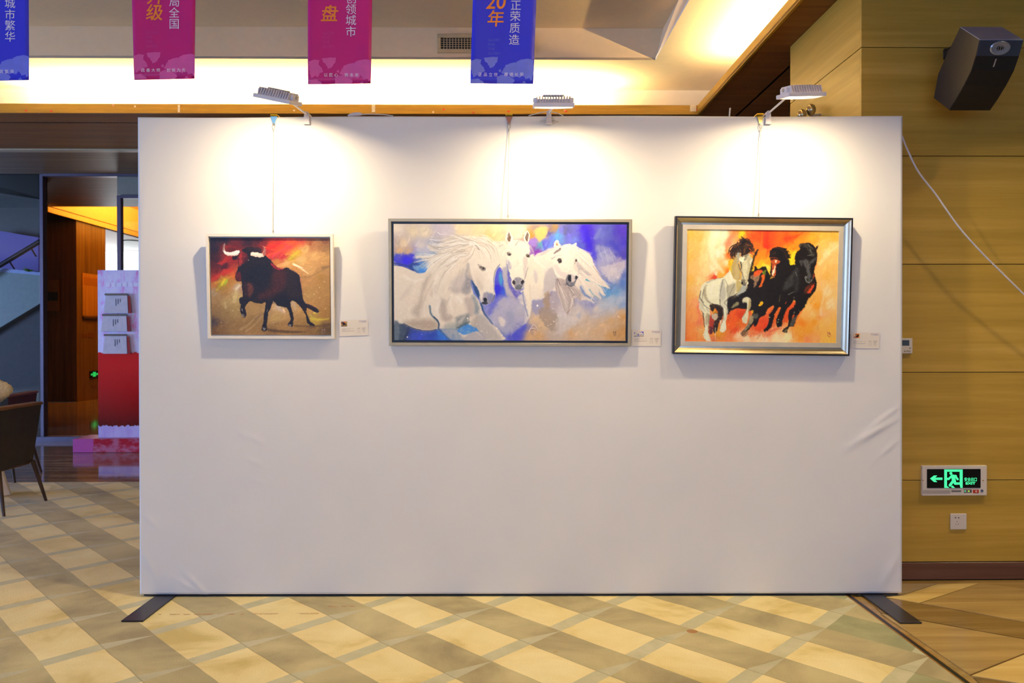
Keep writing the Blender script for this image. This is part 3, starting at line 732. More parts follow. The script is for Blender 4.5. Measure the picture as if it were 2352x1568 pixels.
# ------------------------------------------------------------------ clamp floodlights
M_lamp = plain('lamp_white_paint', 'd8d2d6', 0.4, 0.0, 0.02)
M_lamp_g = plain('lamp_grey', 'a09a98', 0.4, 0.2)
M_lens = glow('lamp_lens', (1.0, 0.80, 0.50), 6.0)
def floodlight(hx, hy, yaw, tilt, roll, piv, clamp_b, arm_a, label, energy):
    """hx, hy: photo position of the head; D = 0.40 m in front of the cloth"""
    c = W(hx, hy, YP - 0.40)
    t = thing('clamp_floodlight', label, 'lamp', (c.x, c.y, c.z), 0, 'clamp floodlights on the display wall')
    M = Matrix.Translation(c) @ Matrix.Rotation(math.radians(yaw), 4, 'Z') @ Matrix.Rotation(math.radians(roll), 4, 'Y') @ Matrix.Rotation(math.radians(tilt), 4, 'X')
    w, d = 0.097, 0.062
    def hp(name, mb, m, parent=t): return part(name, mb.xf(M), m, parent)
    tray = MB()
    # tray with a raised rim around a sunk lens (opening faces down)
    for x0, x1, y0, y1 in ((-w, w, -d, -d + 0.008), (-w, w, d - 0.008, d), (-w, -w + 0.008, -d + 0.008, d - 0.008), (w - 0.008, w, -d + 0.008, d - 0.008)):
        tray.bbox(x0, x1, y0, y1, -0.009, 0.010, 0.002, 1)
    tray.box(-w + 0.004, w - 0.004, -d + 0.004, d - 0.004, 0.005, 0.0095)
    head = hp('tray', tray, M_lamp)
    hp('lens', MB().box(-w + 0.009, w - 0.009, -d + 0.009, d - 0.009, 0.0022, 0.0048), M_lens, head)
    sink = MB(); n = 12
    sink.prism([(-0.048, 0.009), (0.048, 0.009), (0.030, 0.030), (-0.030, 0.030)], 'x', -0.076, 0.076)
    for k in range(n + 1):
        x = -0.078 + k * 0.156 / n
        sink.prism([(-0.054, 0.009), (0.054, 0.009), (0.043, 0.044), (-0.043, 0.044)], 'x', x - 0.0016, x + 0.0016)
    hp('heat_sink', sink, M_lamp)
    for s in (-1, 1): hp('end_block', MB().bbox(s * 0.0865 - 0.0075, s * 0.0865 + 0.0075, -0.030, 0.030, 0.009, 0.036, 0.002, 1), M_lamp)
    hp('driver_lid', MB().bbox(-0.05, 0.05, -0.018, 0.018, 0.042, 0.050, 0.002, 1), M_lamp_g)
    for s in (-1, 1):
        hp('hinge_knob', MB().lathe([(0.009, 0), (0.010, 0.004), (0.008, 0.011)], (s * 0.086 if s > 0 else -0.097, 0.0, 0.026), 'x', 12), M_lamp_g)
    # bracket and arm down to the clamp
    pv = W(piv[0], piv[1], YP - 0.022)
    e = M @ Vector(arm_a)
    arm = part('arm', MB().tube([pv, e], 0.0052, 10), M_lamp, t)
    part('arm_joint', MB().tube([e - (M.to_3x3() @ Vector((0.025, 0, 0))), e + (M.to_3x3() @ Vector((0.025, 0, 0)))], 0.006, 8), M_lamp, arm)
    zb = W(clamp_b[0], clamp_b[1], YP - 0.022).z
    x = pv.x
    cl = part('clamp', MB().prism([(x - 0.016, zb), (x + 0.016, zb), (x + 0.011, pv.z + 0.006), (x + 0.004, pv.z + 0.013), (x - 0.004, pv.z + 0.013), (x - 0.011, pv.z + 0.006)], 'y', YP - 0.026, YP - 0.012), M_lamp, t)
    part('jaw', MB().box(x - 0.011, x + 0.011, YP - 0.014, YP + 0.075, PZ1 + 0.006, PZ1 + 0.016).box(x - 0.011, x + 0.011, YP + 0.062, YP + 0.075, PZ1 - 0.045, PZ1 + 0.007), M_lamp, cl)
    part('pad', MB().box(x - 0.014, x + 0.014, YP - 0.0125, YP - 0.006, zb + 0.003, zb + 0.03), M_lamp_g, cl)
    part('pivot_screw', MB().lathe([(0.006, 0), (0.006, -0.004), (0.004, -0.006)], (x, YP - 0.0255, pv.z + 0.002), 'y', 12), M_lamp_g, cl)
    lt = area_light('flood_beam', (0, 0, 0), (0, 0, 0), 0.055, 0.04, energy, (1.0, 0.80, 0.48), t, math.radians(166))
    lt.matrix_local = (Matrix.Translation(-c) @ M) @ Matrix.Translation((0, 0, 0.0018))
    return t
FLOOD = 12.0
floodlight(638, 229, -12, 10, 14, (704, 262), (704, 285), (0.05, 0.055, -0.004), 'white floodlight clamped above the bull painting, head tipped to the left', FLOOD)
mid_lamp = floodlight(1271, 243, 0, 10.5, 0, (1261, 259), (1261, 285), (0.0, 0.060, -0.004), 'white floodlight clamped above the white horses painting', FLOOD)
floodlight(1840, 220, 12, 8, -4, (1765, 260), (1763, 285), (-0.05, 0.055, -0.004), 'white floodlight on a raised arm above the running black horses painting', FLOOD)

# power leads of the lamps along the top of the wall
M_cord = plain('cord_white', 'd6cfc4', 0.5)
def cat(pts, n=10):
    """smooth curve through points"""
    P = [Vector(p) for p in pts]; P = [P[0] * 2 - P[1]] + P + [P[-1] * 2 - P[-2]]; out = []
    for i in range(1, len(P) - 2):
        for k in range(n):
            t_ = k / n; a, b, c, d = P[i - 1:i + 3]
            out.append(0.5 * ((2 * b) + (c - a) * t_ + (2 * a - 5 * b + 4 * c - d) * t_ ** 2 + (3 * b - a - 3 * c + d) * t_ ** 3))
    out.append(P[-2]); return out
yc = YP + 0.03
base = W(850, 268, yc)
th = thing('power_lead', 'white power lead with connector lying on top of the display wall', 'cable', tuple(base))
part('cord', MB().tube(cat([W(826, 263, yc), W(850, 262, yc), W(880, 263, yc), W(903, 266.4, yc)]), 0.0028, 8), M_cord, th)
part('connector', MB().tube([W(799, 265.6, yc), W(806, 264, yc), W(814, 262.5, yc), W(824, 262, yc), W(831, 262, yc)], [0.004, 0.008, 0.010, 0.010, 0.006], 10), M_lamp, th)
th = mid_lamp
part('lead', MB().tube(cat([W(1214, 266, yc), W(1228, 262, yc), W(1246, 258, yc), W(1262, 256.5, yc), W(1280, 260, yc), W(1294, 266, yc)]), 0.0030, 8), M_cord, th)
part('lead_loop', MB().tube(cat([W(1258, 279, YP - 0.006), W(1244, 280, YP - 0.008), W(1240, 277.5, YP - 0.008), W(1256, 276.5, YP - 0.006), W(1272, 277, YP - 0.006), W(1283, 279, YP - 0.008), W(1266, 281.5, YP - 0.006)]), 0.0016, 6), M_cord, th)
# long white lead from the wall's edge to the right
pts = [W(2072, 312, YP + 0.058), W(2085, 345, YP + 0.09), W(2110, 395, YP + 0.12), W(2150, 447, YP + 0.14), W(2200, 518, YP + 0.15), W(2250, 575, YP + 0.15), W(2300, 625, YP + 0.16), W(2352, 676, YP + 0.17), W(2430, 750, YP + 0.19), W(2520, 830, YP + 0.2)]
single('long_lead', MB().tube(cat(pts), 0.0045, 8), plain('cord_lilac_white', 'cfc6cc', 0.5), 'white lead slanting down across the wood wall from the display wall', 'cable', tuple(pts[-1]))

# ------------------------------------------------------------------ framed paintings (canvas painted further down)
M_white_frame = plain('frame_white_lacquer', 'ede4d6', 0.45, vary=0.02)
M_champ = plain('frame_champagne', 'a89a7c', 0.38, 0.35, vary=0.05)
M_black = plain('frame_black', '17120f', 0.4)
M_silver = plain('frame_silver_leaf', 'd0c4a8', 0.24, 0.9, vary=0.05)
M_silver_flat = plain('frame_silver_flat', 'd4c8b0', 0.45, 0.35, vary=0.04)
def picture(px, py, pw, ph, d_top, d_bot, roll, label, name):
    """Empty at the middle of the frame's lower edge on the cloth side; local x right, z up, -y to the viewer"""
    yf = YP - (d_top + d_bot) / 2
    k = FPX / yf
    w, h = pw / k, ph / k
    c = W(px, py, yf)
    lean = math.asin((d_top - d_bot) / h)
    M = Matrix.Translation(c) @ Matrix.Rotation(math.radians(roll), 4, 'Y') @ Matrix.Rotation(lean, 4, 'X')
    base = M @ Vector((0, 0, -h / 2))
    o = link(name, None); o.matrix_world = M @ Matrix.Translation((0, 0, -h / 2)); tag(o, label, 'painting', 'framed paintings'); o.empty_display_size = 0.05
    return o, w, h
def ring4(mb, w0, h0, w1, h1, y0, y1, hh):
    """mitred frame: four trapezoid bars between the outer (w0,h0 half sizes) and inner outline; y0 front outer, y1 front inner"""
    z = hh
    O = [(-w0, z - h0), (w0, z - h0), (w0, z + h0), (-w0, z + h0)]; I = [(-w1, z - h1), (w1, z - h1), (w1, z + h1), (-w1, z + h1)]
    for i in range(4):
        j = (i + 1) % 4
        mb.add([(O[i][0], y0, O[i][1]), (O[j][0], y0, O[j][1]), (I[j][0], y1, I[j][1]), (I[i][0], y1, I[i][1])], [(0, 1, 2, 3)])
    return mb
def frame_bars(o, prof, w, h, mats, name='frame_bar'):
    """one mesh per bar; prof: list of (inset, y) from outer back round to inner back; mats per profile segment"""
    W2, H2 = w / 2, h / 2
    for i in range(4):
        vs = []; fs = []; mi = []
        for ins, y in prof:
            a = (W2 - ins, H2 - ins)
            cs = [(-a[0], H2 - a[1]), (a[0], H2 - a[1]), (a[0], H2 + a[1]), (-a[0], H2 + a[1])]
            p, q = cs[i], cs[(i + 1) % 4]
            vs += [(p[0], y, p[1]), (q[0], y, q[1])]
        for k in range(len(prof) - 1):
            fs.append((2 * k, 2 * k + 1, 2 * k + 3, 2 * k + 2)); mi.append(mats[k][1])
        fs.append(tuple(range(0, 2 * len(prof), 2))); mi.append(0); fs.append(tuple(range(2 * len(prof) - 1, 0, -2))); mi.append(0)
        fs.append((0, 2 * len(prof) - 2, 2 * len(prof) - 1, 1)); mi.append(0)
        me = bpy.data.meshes.new(name); me.from_pydata(vs, [], fs)
        bm = bmesh.new(); bm.from_mesh(me); bmesh.ops.recalc_face_normals(bm, faces=bm.faces[:]); bm.to_mesh(me); bm.free()
        for m in dict.fromkeys(m for m, _ in mats): me.materials.append(m)
        me.polygons.foreach_set('material_index', mi); me.update()
        link(name, me, o)
P1, w1, h1 = picture(620, 658, 291, 240, 0.066, 0.034, 0.25, 'white framed painting of a dark charging bull', 'framed_painting')
P2, w2, h2 = picture(1171.5, 649, 558, 291, 0.074, 0.036, 0.25, 'wide painting of three white horses in a champagne frame', 'framed_painting')
P3, w3, h3 = picture(1752, 657, 407, 316, 0.064, 0.040, 0.75, 'silver framed painting of a white and two black horses running', 'framed_painting')
# white float frame
frame_bars(P1, [(0, 0.028), (0, 0.0), (0.0135, 0.0), (0.0135, 0.024)], w1, h1, [(M_white_frame, 0)] * 3)
link('backing', MB().box(-w1 / 2 + 0.012, w1 / 2 - 0.012, 0.022, 0.027, 0.012, h1 - 0.012).mesh('backing', M_white_frame), P1)
C1 = (w1 / 2 - 0.0195, h1 / 2 - 0.0195, 0.010)
# champagne frame with black float gap
frame_bars(P2, [(0, 0.030), (0, 0.001), (0.0015, 0.0), (0.0145, 0.0), (0.0155, 0.001), (0.0155, 0.026)], w2, h2, [(M_champ, 0)] * 5)
link('float_tray', MB().box(-w2 / 2 + 0.014, w2 / 2 - 0.014, 0.012, 0.028, 0.014, h2 - 0.014).mesh('float_tray', M_black), P2)
C2 = (w2 / 2 - 0.0275, h2 / 2 - 0.0275, 0.003)
# black rim, scooped silver moulding, flat silver liner
fl = [(M_black, 0), (M_black, 0), (M_black, 0), (M_silver, 1), (M_silver, 1), (M_silver, 1), (M_silver, 1), (M_silver_flat, 2), (M_silver_flat, 2)]
frame_bars(P3, [(0, 0.034), (0, 0.001), (0.001, 0.0), (0.0085, 0.0), (0.014, 0.006), (0.022, 0.011), (0.032, 0.0148), (0.042, 0.0158), (0.0655, 0.0150), (0.066, 0.024)], w3, h3, fl)
link('backing', MB().box(-w3 / 2 + 0.02, w3 / 2 - 0.02, 0.0255, 0.033, 0.02, h3 - 0.02).mesh('backing', M_black), P3)
C3 = (w3 / 2 - 0.0653, h3 / 2 - 0.0653, 0.0195)

# ------------------------------------------------------------------ wire hangers
M_steel = plain('steel_wire', 'a8a296', 0.35, 0.55); M_gold = plain('brass_clip', 'c8a418', 0.35, 0.6)
M_bracket = {0: plain('bracket_blue', '7ab4e8', 0.3, 0.3), 1: plain('bracket_copper', 'b07860', 0.3, 0.6), 2: plain('bracket_brass', 'b8a868', 0.3, 0.7)}
def hanger(i, px, py_b, P, h, label):
    x = W(px, 270, YP).x; yh = YP - 0.006
    t = thing('picture_hanger', label, 'hanger', (x, yh, PZ1))
    z = lambda py: W(px, py, yh).z
    part('top_clip', MB().bbox(x - 0.019, x + 0.019, YP - 0.012, YP + 0.062, PZ1 + 0.004, PZ1 + 0.012, 0.002, 1), M_gold, t)
    part('bracket', MB().prism([(x - 0.018, z(268)), (x - 0.008, z(280)), (x - 0.007, z(286)), (x + 0.007, z(286)), (x + 0.008, z(280)), (x + 0.018, z(268))], 'y', YP - 0.0115, YP - 0.0085), M_bracket[i], t)
    part('rivet', MB().lathe([(0.005, 0), (0.005, -0.005), (0.003, -0.007)], (x, YP - 0.0115, z(285)), 'y', 12), M_steel, t)
    yl = YP - 0.0145
    part('loop', MB().tube(cat([(x, yl, z(286)), (x - 0.007, yl, z(290)), (x - 0.004, yl, z(296)), (x, yl, z(300)), (x + 0.004, yl, z(296)), (x + 0.007, yl, z(290)), (x, yl, z(286))], 6), 0.0016, 6), M_steel, t)
    part('crimp', MB().lathe([(0.0030, 0), (0.0034, 0.004), (0.0030, 0.009)], (x, yl, z(302)), 'z', 10), M_steel, t)
    bpy.context.view_layer.update()
    e = P.matrix_world @ Vector((0, 0.004, h)); xb = W(px - 2.5, py_b, e.y).x
    e = Vector((xb, e.y, e.z + 0.002))
    part('wire', MB().tube([(x, yl, z(302)), e], 0.0015, 6), M_steel, t)
    part('hook', MB().tube([e + Vector((0, 0, 0.020)), e + Vector((0.001, 0, 0.012)), e + Vector((0, 0, 0.008)), e + Vector((-0.002, 0, 0.003))], [0.002, 0.004, 0.003, 0.006], 10), M_steel, t)
hanger(0, 630, 530, P1, h1, 'wire hanger with a blue bracket holding the bull painting')
hanger(1, 1169, 497, P2, h2, 'wire hanger with a copper bracket holding the white horses painting')
hanger(2, 1745, 495, P3, h3, 'wire hanger with a brass bracket holding the black horses painting')

# ------------------------------------------------------------------ text helper
def text_mb(body, size, bold=0.0, shear=0.0):
    c = bpy.data.curves.new('lettering', 'FONT'); c.body = body; c.size = size; c.align_x = 'CENTER'; c.align_y = 'CENTER'; c.offset = bold * size; c.shear = shear; c.resolution_u = 4
    o = bpy.data.objects.new('lettering', c); COL.objects.link(o)
    me = bpy.data.meshes.new_from_object(o.evaluated_get(bpy.context.evaluated_depsgraph_get()))
    vs = np.array([v.co[:] for v in me.vertices]); fs = [tuple(p.vertices) for p in me.polygons]
    bpy.data.objects.remove(o); bpy.data.curves.remove(c); bpy.data.meshes.remove(me)
    if len(vs):
        vs[:, :2] -= (vs[:, :2].max(0) + vs[:, :2].min(0)) / 2
    return vs, fs

# ------------------------------------------------------------------ fixtures on the wood wall (building axes)
M_abs = plain('plastic_white', 'd9cdbd', 0.4, vary=0.02)
yw = Y_WALL
def wb(px, py, y=None): return B(px, py, yw if y is None else y)
# exit sign
a, b = wb(2114.5, 1068), wb(2262, 1136)
ex = thing('exit_sign', 'lit green emergency exit sign with left arrow on the wood wall', 'exit sign', ((a.x + b.x) / 2, yw, b.z), building=True)
part('housing', MB().bbox(a.x, b.x, yw - 0.022, yw, b.z, a.z, 0.003), M_abs, ex)
c, d = wb(2129, 1077, yw - 0.022), wb(2252, 1120, yw - 0.022)
M_scr = plain('sign_black', '0b0f0d', 0.2)
part('screen', MB().bbox(c.x, d.x, yw - 0.0245, yw - 0.021, d.z, c.z, 0.001, 1), M_scr, ex)
M_green = glow('sign_green', (0.06, 0.92, 0.36), 1.0)
cx8 = lambda a_, b_: B(2040 + a_ / 7.468, 1030 + b_ / 7.468, yw - 0.0245)
def sign(name, *polys, mat=None):
    mb = MB()
    for pl in polys: mb.prism([(cx8(*p).x, cx8(*p).z) for p in pl], 'y', yw - 0.0252, yw - 0.0242)
    part(name, mb, mat or M_green, ex)
sign('arrow', [(718, 512), (785, 460), (842, 460), (805, 497), (930, 495), (930, 535), (805, 535), (842, 572), (785, 572)])
sign('door_pictogram', [(962, 357), (1277, 357), (1277, 672), (1240, 672), (1227, 620), (1227, 395), (1008, 395), (1008, 640), (1050, 672), (962, 672)])
def disc(cx_, cy_, r): return [(cx_ + r * math.cos(k * math.pi / 8), cy_ + r * math.sin(k * math.pi / 8)) for k in range(16)]
def limb(x0, y0, x1, y1, r):
    dx, dy = x1 - x0, y1 - y0; L = math.hypot(dx, dy); ux, uy = dx / L, dy / L; ang = math.atan2(uy, ux); o = []
    for k in range(9): q = ang + math.pi / 2 + k * math.pi / 8; o.append((x0 + r * math.cos(q), y0 + r * math.sin(q)))
    for k in range(9): q = ang - math.pi / 2 + k * math.pi / 8; o.append((x1 + r * math.cos(q), y1 + r * math.sin(q)))
    return o
sign('running_figure', disc(1075, 424, 25), limb(1110, 475, 1130, 560, 32), limb(1085, 470, 1040, 518, 16), limb(1040, 518, 1012, 518, 18), limb(1150, 470, 1192, 525, 17), limb(1090, 468, 1160, 468, 18),
     limb(1110, 560, 1060, 628, 22), limb(1140, 575, 1150, 598, 22), limb(1150, 598, 1212, 597, 20), [(1075, 650), (1105, 632), (1145, 672), (1095, 672)])
def sign_text(body, x0, x1, y0, y1, bold):
    vs, fs = text_mb(body, 1.0, bold)
    mn, mx = vs[:, :2].min(0), vs[:, :2].max(0); A, C = cx8(x0, y0), cx8(x1, y1)
    mb = MB().add([(A.x + (v[0] - mn[0]) / (mx[0] - mn[0]) * (C.x - A.x), yw - 0.0251, C.z + (v[1] - mn[1]) / (mx[1] - mn[1]) * (A.z - C.z)) for v in vs], fs)
    part('lettering', mb, M_green, ex)
sign_text('安全出口', 1306, 1520, 492, 562, 0.015)
sign_text('EXIT', 1328, 1497, 573, 615, 0.04)
M_lblg = plain('label_grey', 'b0a69c', 0.5, vary=0.2, scale=900); M_lbld = plain('label_dark', '7d7670', 0.5, vary=0.25, scale=900); M_lblr = plain('label_red', 'b8281c', 0.4)
sign('label', [(595, 712), (1068, 712), (1068, 772), (595, 772)], mat=None) if False else None
def plate8(name, x0, x1, y0, y1, m):
    A, C = cx8(x0, y0), cx8(x1, y1); part(name, MB().box(A.x, C.x, yw - 0.0228, yw - 0.0215, C.z, A.z), m, ex)
plate8('label', 598, 1068, 712, 770, M_lblg); plate8('label', 1090, 1255, 714, 745, M_lbld); plate8('indicator_plate', 1302, 1440, 698, 760, M_lbld); plate8('warning_label', 1458, 1557, 706, 764, M_lblr)
for nm, x_, y_, r_, m_ in (('indicator', 1322, 728, 9, glow('led_cyan', '50ffb0', 1.0)), ('indicator', 1385, 730, 10, glow('led_lime', 'b0ff30', 1.2)), ('indicator', 1418, 728, 8, M_scr), ('test_button', 1611, 724, 24, plain('button_blue', '56607a', 0.4)),
                           ('screw', 598, 543, 10, M_brass), ('screw', 1632, 546, 10, M_brass), ('emblem', 1510, 735, 20, plain('emblem_pink', 'e0a090', 0.5))):
    p = cx8(x_, y_); part(nm, MB().lathe([(r_ / 7.468 * yw / FPX, 0), (r_ / 7.468 * yw / FPX, -0.003)], (p.x, yw - 0.0215, p.z), 'y', 16), m_, ex)
# power socket
a, b = wb(2181.5, 1178.5), wb(2218.5, 1215)
so = thing('power_socket', 'white square wall socket below the exit sign', 'socket', ((a.x + b.x) / 2, yw, b.z), building=True)
part('plate', MB().bbox(a.x, b.x, yw - 0.010, yw, b.z, a.z, 0.004, 3), M_abs, so)
M_hole = plain('slot_black', '161010', 0.6)
for x_, y_, sx_, sz_, rot in ((1180, 1194, 20, 16, 0), (1232, 1194, 20, 16, 0), (1205, 1260, 5, 24, 0), (1186, 1304, 5, 22, 30), (1226, 1304, 5, 22, -30)):
    p = cx8(x_, y_); s_ = yw / FPX / 7.468; q = math.radians(rot)
    cs = [(-sx_ / 2, -sz_ / 2), (sx_ / 2, -sz_ / 2), (sx_ / 2, sz_ / 2), (-sx_ / 2, sz_ / 2)]
    part('slot', MB().prism([(p.x + (u * math.cos(q) - v * math.sin(q)) * s_, p.z + (u * math.sin(q) + v * math.cos(q)) * s_) for u, v in cs], 'y', yw - 0.0106, yw - 0.0095), M_hole, so)
# thermostat, half hidden by the display wall
a, b = wb(2055, 776.5), wb(2093, 811.5)
tm = thing('thermostat', 'white thermostat on the wood wall half hidden by the display wall', 'thermostat', ((a.x + b.x) / 2, yw, b.z), building=True)
part('case', MB().bbox(a.x, b.x, yw - 0.016, yw, b.z, a.z, 0.003), M_abs, tm)
c, d = wb(2060, 781), wb(2085.5, 793.5)
part('display', MB().bbox(c.x, d.x, yw - 0.0168, yw - 0.015, d.z, c.z, 0.0005, 1), plain('lcd_slate', '4c5560', 0.2), tm)
M_key = plain('key_olive', 'a09468', 0.5)
for px, py in ((2087, 799), (2075.5, 806), (2081, 805.5), (2086, 806)):
    p = wb(px, py); part('key', MB().lathe([(0.0045, 0), (0.004, -0.003)], (p.x, yw - 0.0155, p.z), 'y', 10, 1.3, 0.8), M_key, tm)
# loudspeaker
xL = 2.296 + 0.07; xR = xL + 0.2166
def prof(px, py):
    d = RB @ ray(px, py); k = xL / d.x; return (d.y * k, EYE + d.z * k)
PR = [prof(*p) for p in ((2205, 63), (2250, 92), (2241, 128), (2230, 162), (2214, 195), (2196, 227), (2180, 252), (2145, 225), (2155, 170), (2172, 132))]
ymax = max(p[0] for p in PR); sh = (yw - 0.05) - ymax
PR = [(p[0] + min(sh, 0), p[1]) for p in PR]
M_spk = plain('speaker_black', '141417', 0.42); M_grille = plain('speaker_grille', '0b0b0e', 0.65); M_spk_face = plain('speaker_face_grey', '3c4452', 0.3, 0.2)
M_spk_top = plain('speaker_shell', '201e1f', 0.45)
sp = thing('wall_speaker', 'black curved loudspeaker tilted down from the wood wall', 'speaker', ((xL + xR) / 2, ymax, PR[7][1]), building=True)
part('cabinet', MB().prism(PR, 'x', xL, xR), M_spk_top, sp)
F = PR[1:7]
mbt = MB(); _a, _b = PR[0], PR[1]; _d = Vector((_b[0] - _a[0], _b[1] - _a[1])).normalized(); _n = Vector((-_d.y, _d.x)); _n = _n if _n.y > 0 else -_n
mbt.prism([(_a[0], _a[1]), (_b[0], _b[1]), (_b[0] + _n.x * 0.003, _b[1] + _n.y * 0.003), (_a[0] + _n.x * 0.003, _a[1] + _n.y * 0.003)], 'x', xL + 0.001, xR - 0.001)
part('top_skylit', mbt, plain('speaker_skylit_grey', 'a4a6b0', 0.4, 0.1), sp)  # same plastic as the cabinet; skylight on the top put into its colour
def face(name, i0, i1, m, out, inset=0.006):
    mb = MB(); q = F[i0:i1 + 1]
    nrm = []
    for i in range(len(q)):
        a_ = q[max(i - 1, 0)]; b_ = q[min(i + 1, len(q) - 1)]; dy, dz = b_[0] - a_[0], b_[1] - a_[1]; L = math.hypot(dy, dz); nrm.append((dz / L, -dy / L))
    for s_, x in ((0, xL + inset), (1, xR - inset)):
        pass
    vs = []
    for (y, z), (ny, nz) in zip(q, nrm):
        vs += [(xL + inset, y + ny * out, z + nz * out), (xR - inset, y + ny * out, z + nz * out), (xL + inset, y, z), (xR - inset, y, z)]
    fs = []
    for i in range(len(q) - 1):
        k = 4 * i; fs += [(k, k + 1, k + 5, k + 4), (k, k + 4, k + 6, k + 2), (k + 1, k + 3, k + 7, k + 5)]
    fs += [(0, 2, 3, 1), (4 * (len(q) - 1), 4 * (len(q) - 1) + 1, 4 * (len(q) - 1) + 3, 4 * (len(q) - 1) + 2)]
    return part(name, mb.add(vs, fs), m, sp)
face('baffle', 0, 1, M_spk_face, 0.004, 0.002)
face('grille', 1, 5, M_grille, 0.004, 0.002)
dyz = Vector((0, F[1][0] - F[0][0], F[1][1] - F[0][1])); nv = Vector((0, dyz.z, -dyz.y)).normalized()
mid = Vector(((xL + xR) / 2 + 0.002, (F[0][0] + F[1][0]) / 2, (F[0][1] + F[1][1]) / 2)) + nv * 0.004
ux_, vz_ = Vector((1, 0, 0)), dyz.normalized()
def ell(r0, r1, h0, h1, n=28):
    vs = [mid + ux_ * math.cos(q) * r * 1.5 + vz_ * math.sin(q) * r + nv * h for r, h in ((r0, h0), (r1, h1)) for q in (2 * math.pi * k / n for k in range(n))]
    return MB().add(vs, [(k, (k + 1) % n, n + (k + 1) % n, n + k) for k in range(n)], True)
tw = part('tweeter_horn', ell(0.034, 0.030, 0.0, 0.004).add(*(lambda m: (m.v, m.f))(ell(0.030, 0.012, 0.004, 0.001))), plain('horn_silver', 'a8aeb8', 0.25, 0.6), sp)
vs = [mid + ux_ * math.cos(q) * 0.013 + vz_ * math.sin(q) * 0.013 + nv * 0.0025 for q in (2 * math.pi * k / 20 for k in range(20))]
part('tweeter', MB().add(vs, [tuple(range(20))]), M_spk, tw)
vs = [mid + ux_ * math.cos(q) * r + vz_ * math.sin(q) * r + nv * 0.0035 for r in (0.010, 0.0125) for q in (2 * math.pi * k / 20 for k in range(20))]
part('tweeter_ring', MB().add(vs, [(k, (k + 1) % 20, 20 + (k + 1) % 20, 20 + k) for k in range(20)]), M_steel, tw)
part('tweeter_bar', MB().tube([mid + vz_ * 0.012 + nv * 0.004, mid - vz_ * 0.012 + nv * 0.004], 0.0012, 6), M_steel, tw)
g0 = Vector((0, F[1][0], F[1][1])); g1 = Vector((0, F[2][0], F[2][1])); gd = (g1 - g0).normalized(); gn = Vector((0, gd.z, -gd.y))
bc = Vector(((xL + xR) / 2 - 0.004, 0, 0)) + g0 * 0.55 + g1 * 0.45 + gn * 0.0055
mbb = MB()
for k in range(7):
    o_ = bc + gd * (k - 3) * 0.0058
    mbb.add([o_ + ux_ * s_ * 0.0035 + gd * t_ * 0.0022 for s_, t_ in ((-1, -1), (1, -1), (1, 1), (-1, 1))], [(0, 1, 2, 3)])
part('badge', mbb, plain('badge_pale', 'c8c2b4', 0.4, 0.3), sp)
p = wb(2168, 123)
part('wall_bracket', MB().bbox(p.x - 0.003, p.x + 0.05, yw - 0.012, yw, p.z - 0.035, p.z + 0.025, 0.002, 1).bbox(p.x + 0.01, xL + 0.12, PR[9][0] - 0.01, yw - 0.01, p.z - 0.03, p.z + 0.01, 0.004, 1), M_spk, sp)
for dz in (-0.022, 0.014):
    part('bracket_screw', MB().lathe([(0.005, 0), (0.004, -0.003)], (p.x + 0.006, yw - 0.012, p.z + dz), 'y', 10), M_steel, sp)
# two silver spotlights on the side face of the wood block
M_foil = plain('spot_silver', 'b09a70', 0.2, 0.85, vary=0.25, scale=60)
def spot(px, py, r, label):
    yy = 5.45; c = B(px, py, yy); xw = X_WALL + 0.0005
    t = thing('wall_spotlight', label, 'lamp', (xw, yy, c.z), building=True, group='silver spotlights')
    part('bulb', MB().lathe([(0.006, -r * 1.25), (r * 0.55, -r), (r * 0.95, -r * 0.3), (r, r * 0.3), (r * 0.75, r * 0.95), (r * 0.3, r * 1.25)], (c.x, yy, c.z), 'z', 20), M_foil, t)
    part('stem', MB().tube([(xw, yy, c.z - r * 0.9), (c.x, yy, c.z - r * 1.1)], 0.008, 8), M_steel, t)
spot(1863, 253, 0.030, 'higher of two silver spotlights on the lit wood side wall')
spot(1842, 264, 0.028, 'lower of two silver spotlights behind the top of the display wall')

# ------------------------------------------------------------------ air vent in the raised ceiling step
yv = Y_IN - 0.001
a, b = B(1004, 79, yv), B(1225, 123, yv)
ve = thing('air_vent', 'cream grille of an air vent in the ceiling step', 'vent', ((a.x + b.x) / 2, yv, b.z), building=True)
M_vent = plain('vent_cream', 'c8b48c', 0.5)
fw = 0.032
vf = MB(); vf.bbox(a.x, b.x, yv - 0.02, yv, a.z - fw, a.z, 0.003, 1).bbox(a.x, b.x, yv - 0.02, yv, b.z, b.z + fw, 0.003, 1).bbox(a.x, a.x + fw, yv - 0.02, yv, b.z + fw, a.z - fw, 0.003, 1).bbox(b.x - fw, b.x, yv - 0.02, yv, b.z + fw, a.z - fw, 0.003, 1)
part('frame', vf, M_vent, ve)
part('dark_duct', MB().box(a.x + fw, b.x - fw, yv - 0.002, yv, b.z + fw, a.z - fw), M_hole, ve)
gx0, gx1, gz0, gz1 = a.x + fw, b.x - fw, b.z + fw, a.z - fw
for k in range(1, 30):
    x = gx0 + (gx1 - gx0) * k / 30; part('slat', MB().box(x - 0.003, x + 0.003, yv - 0.012, yv - 0.003, gz0, gz1), M_vent, ve)
for k in range(1, 5):
    z = gz0 + (gz1 - gz0) * k / 5; part('crossbar', MB().box(gx0, gx1, yv - 0.014, yv - 0.011, z - 0.002, z + 0.002), M_vent, ve)
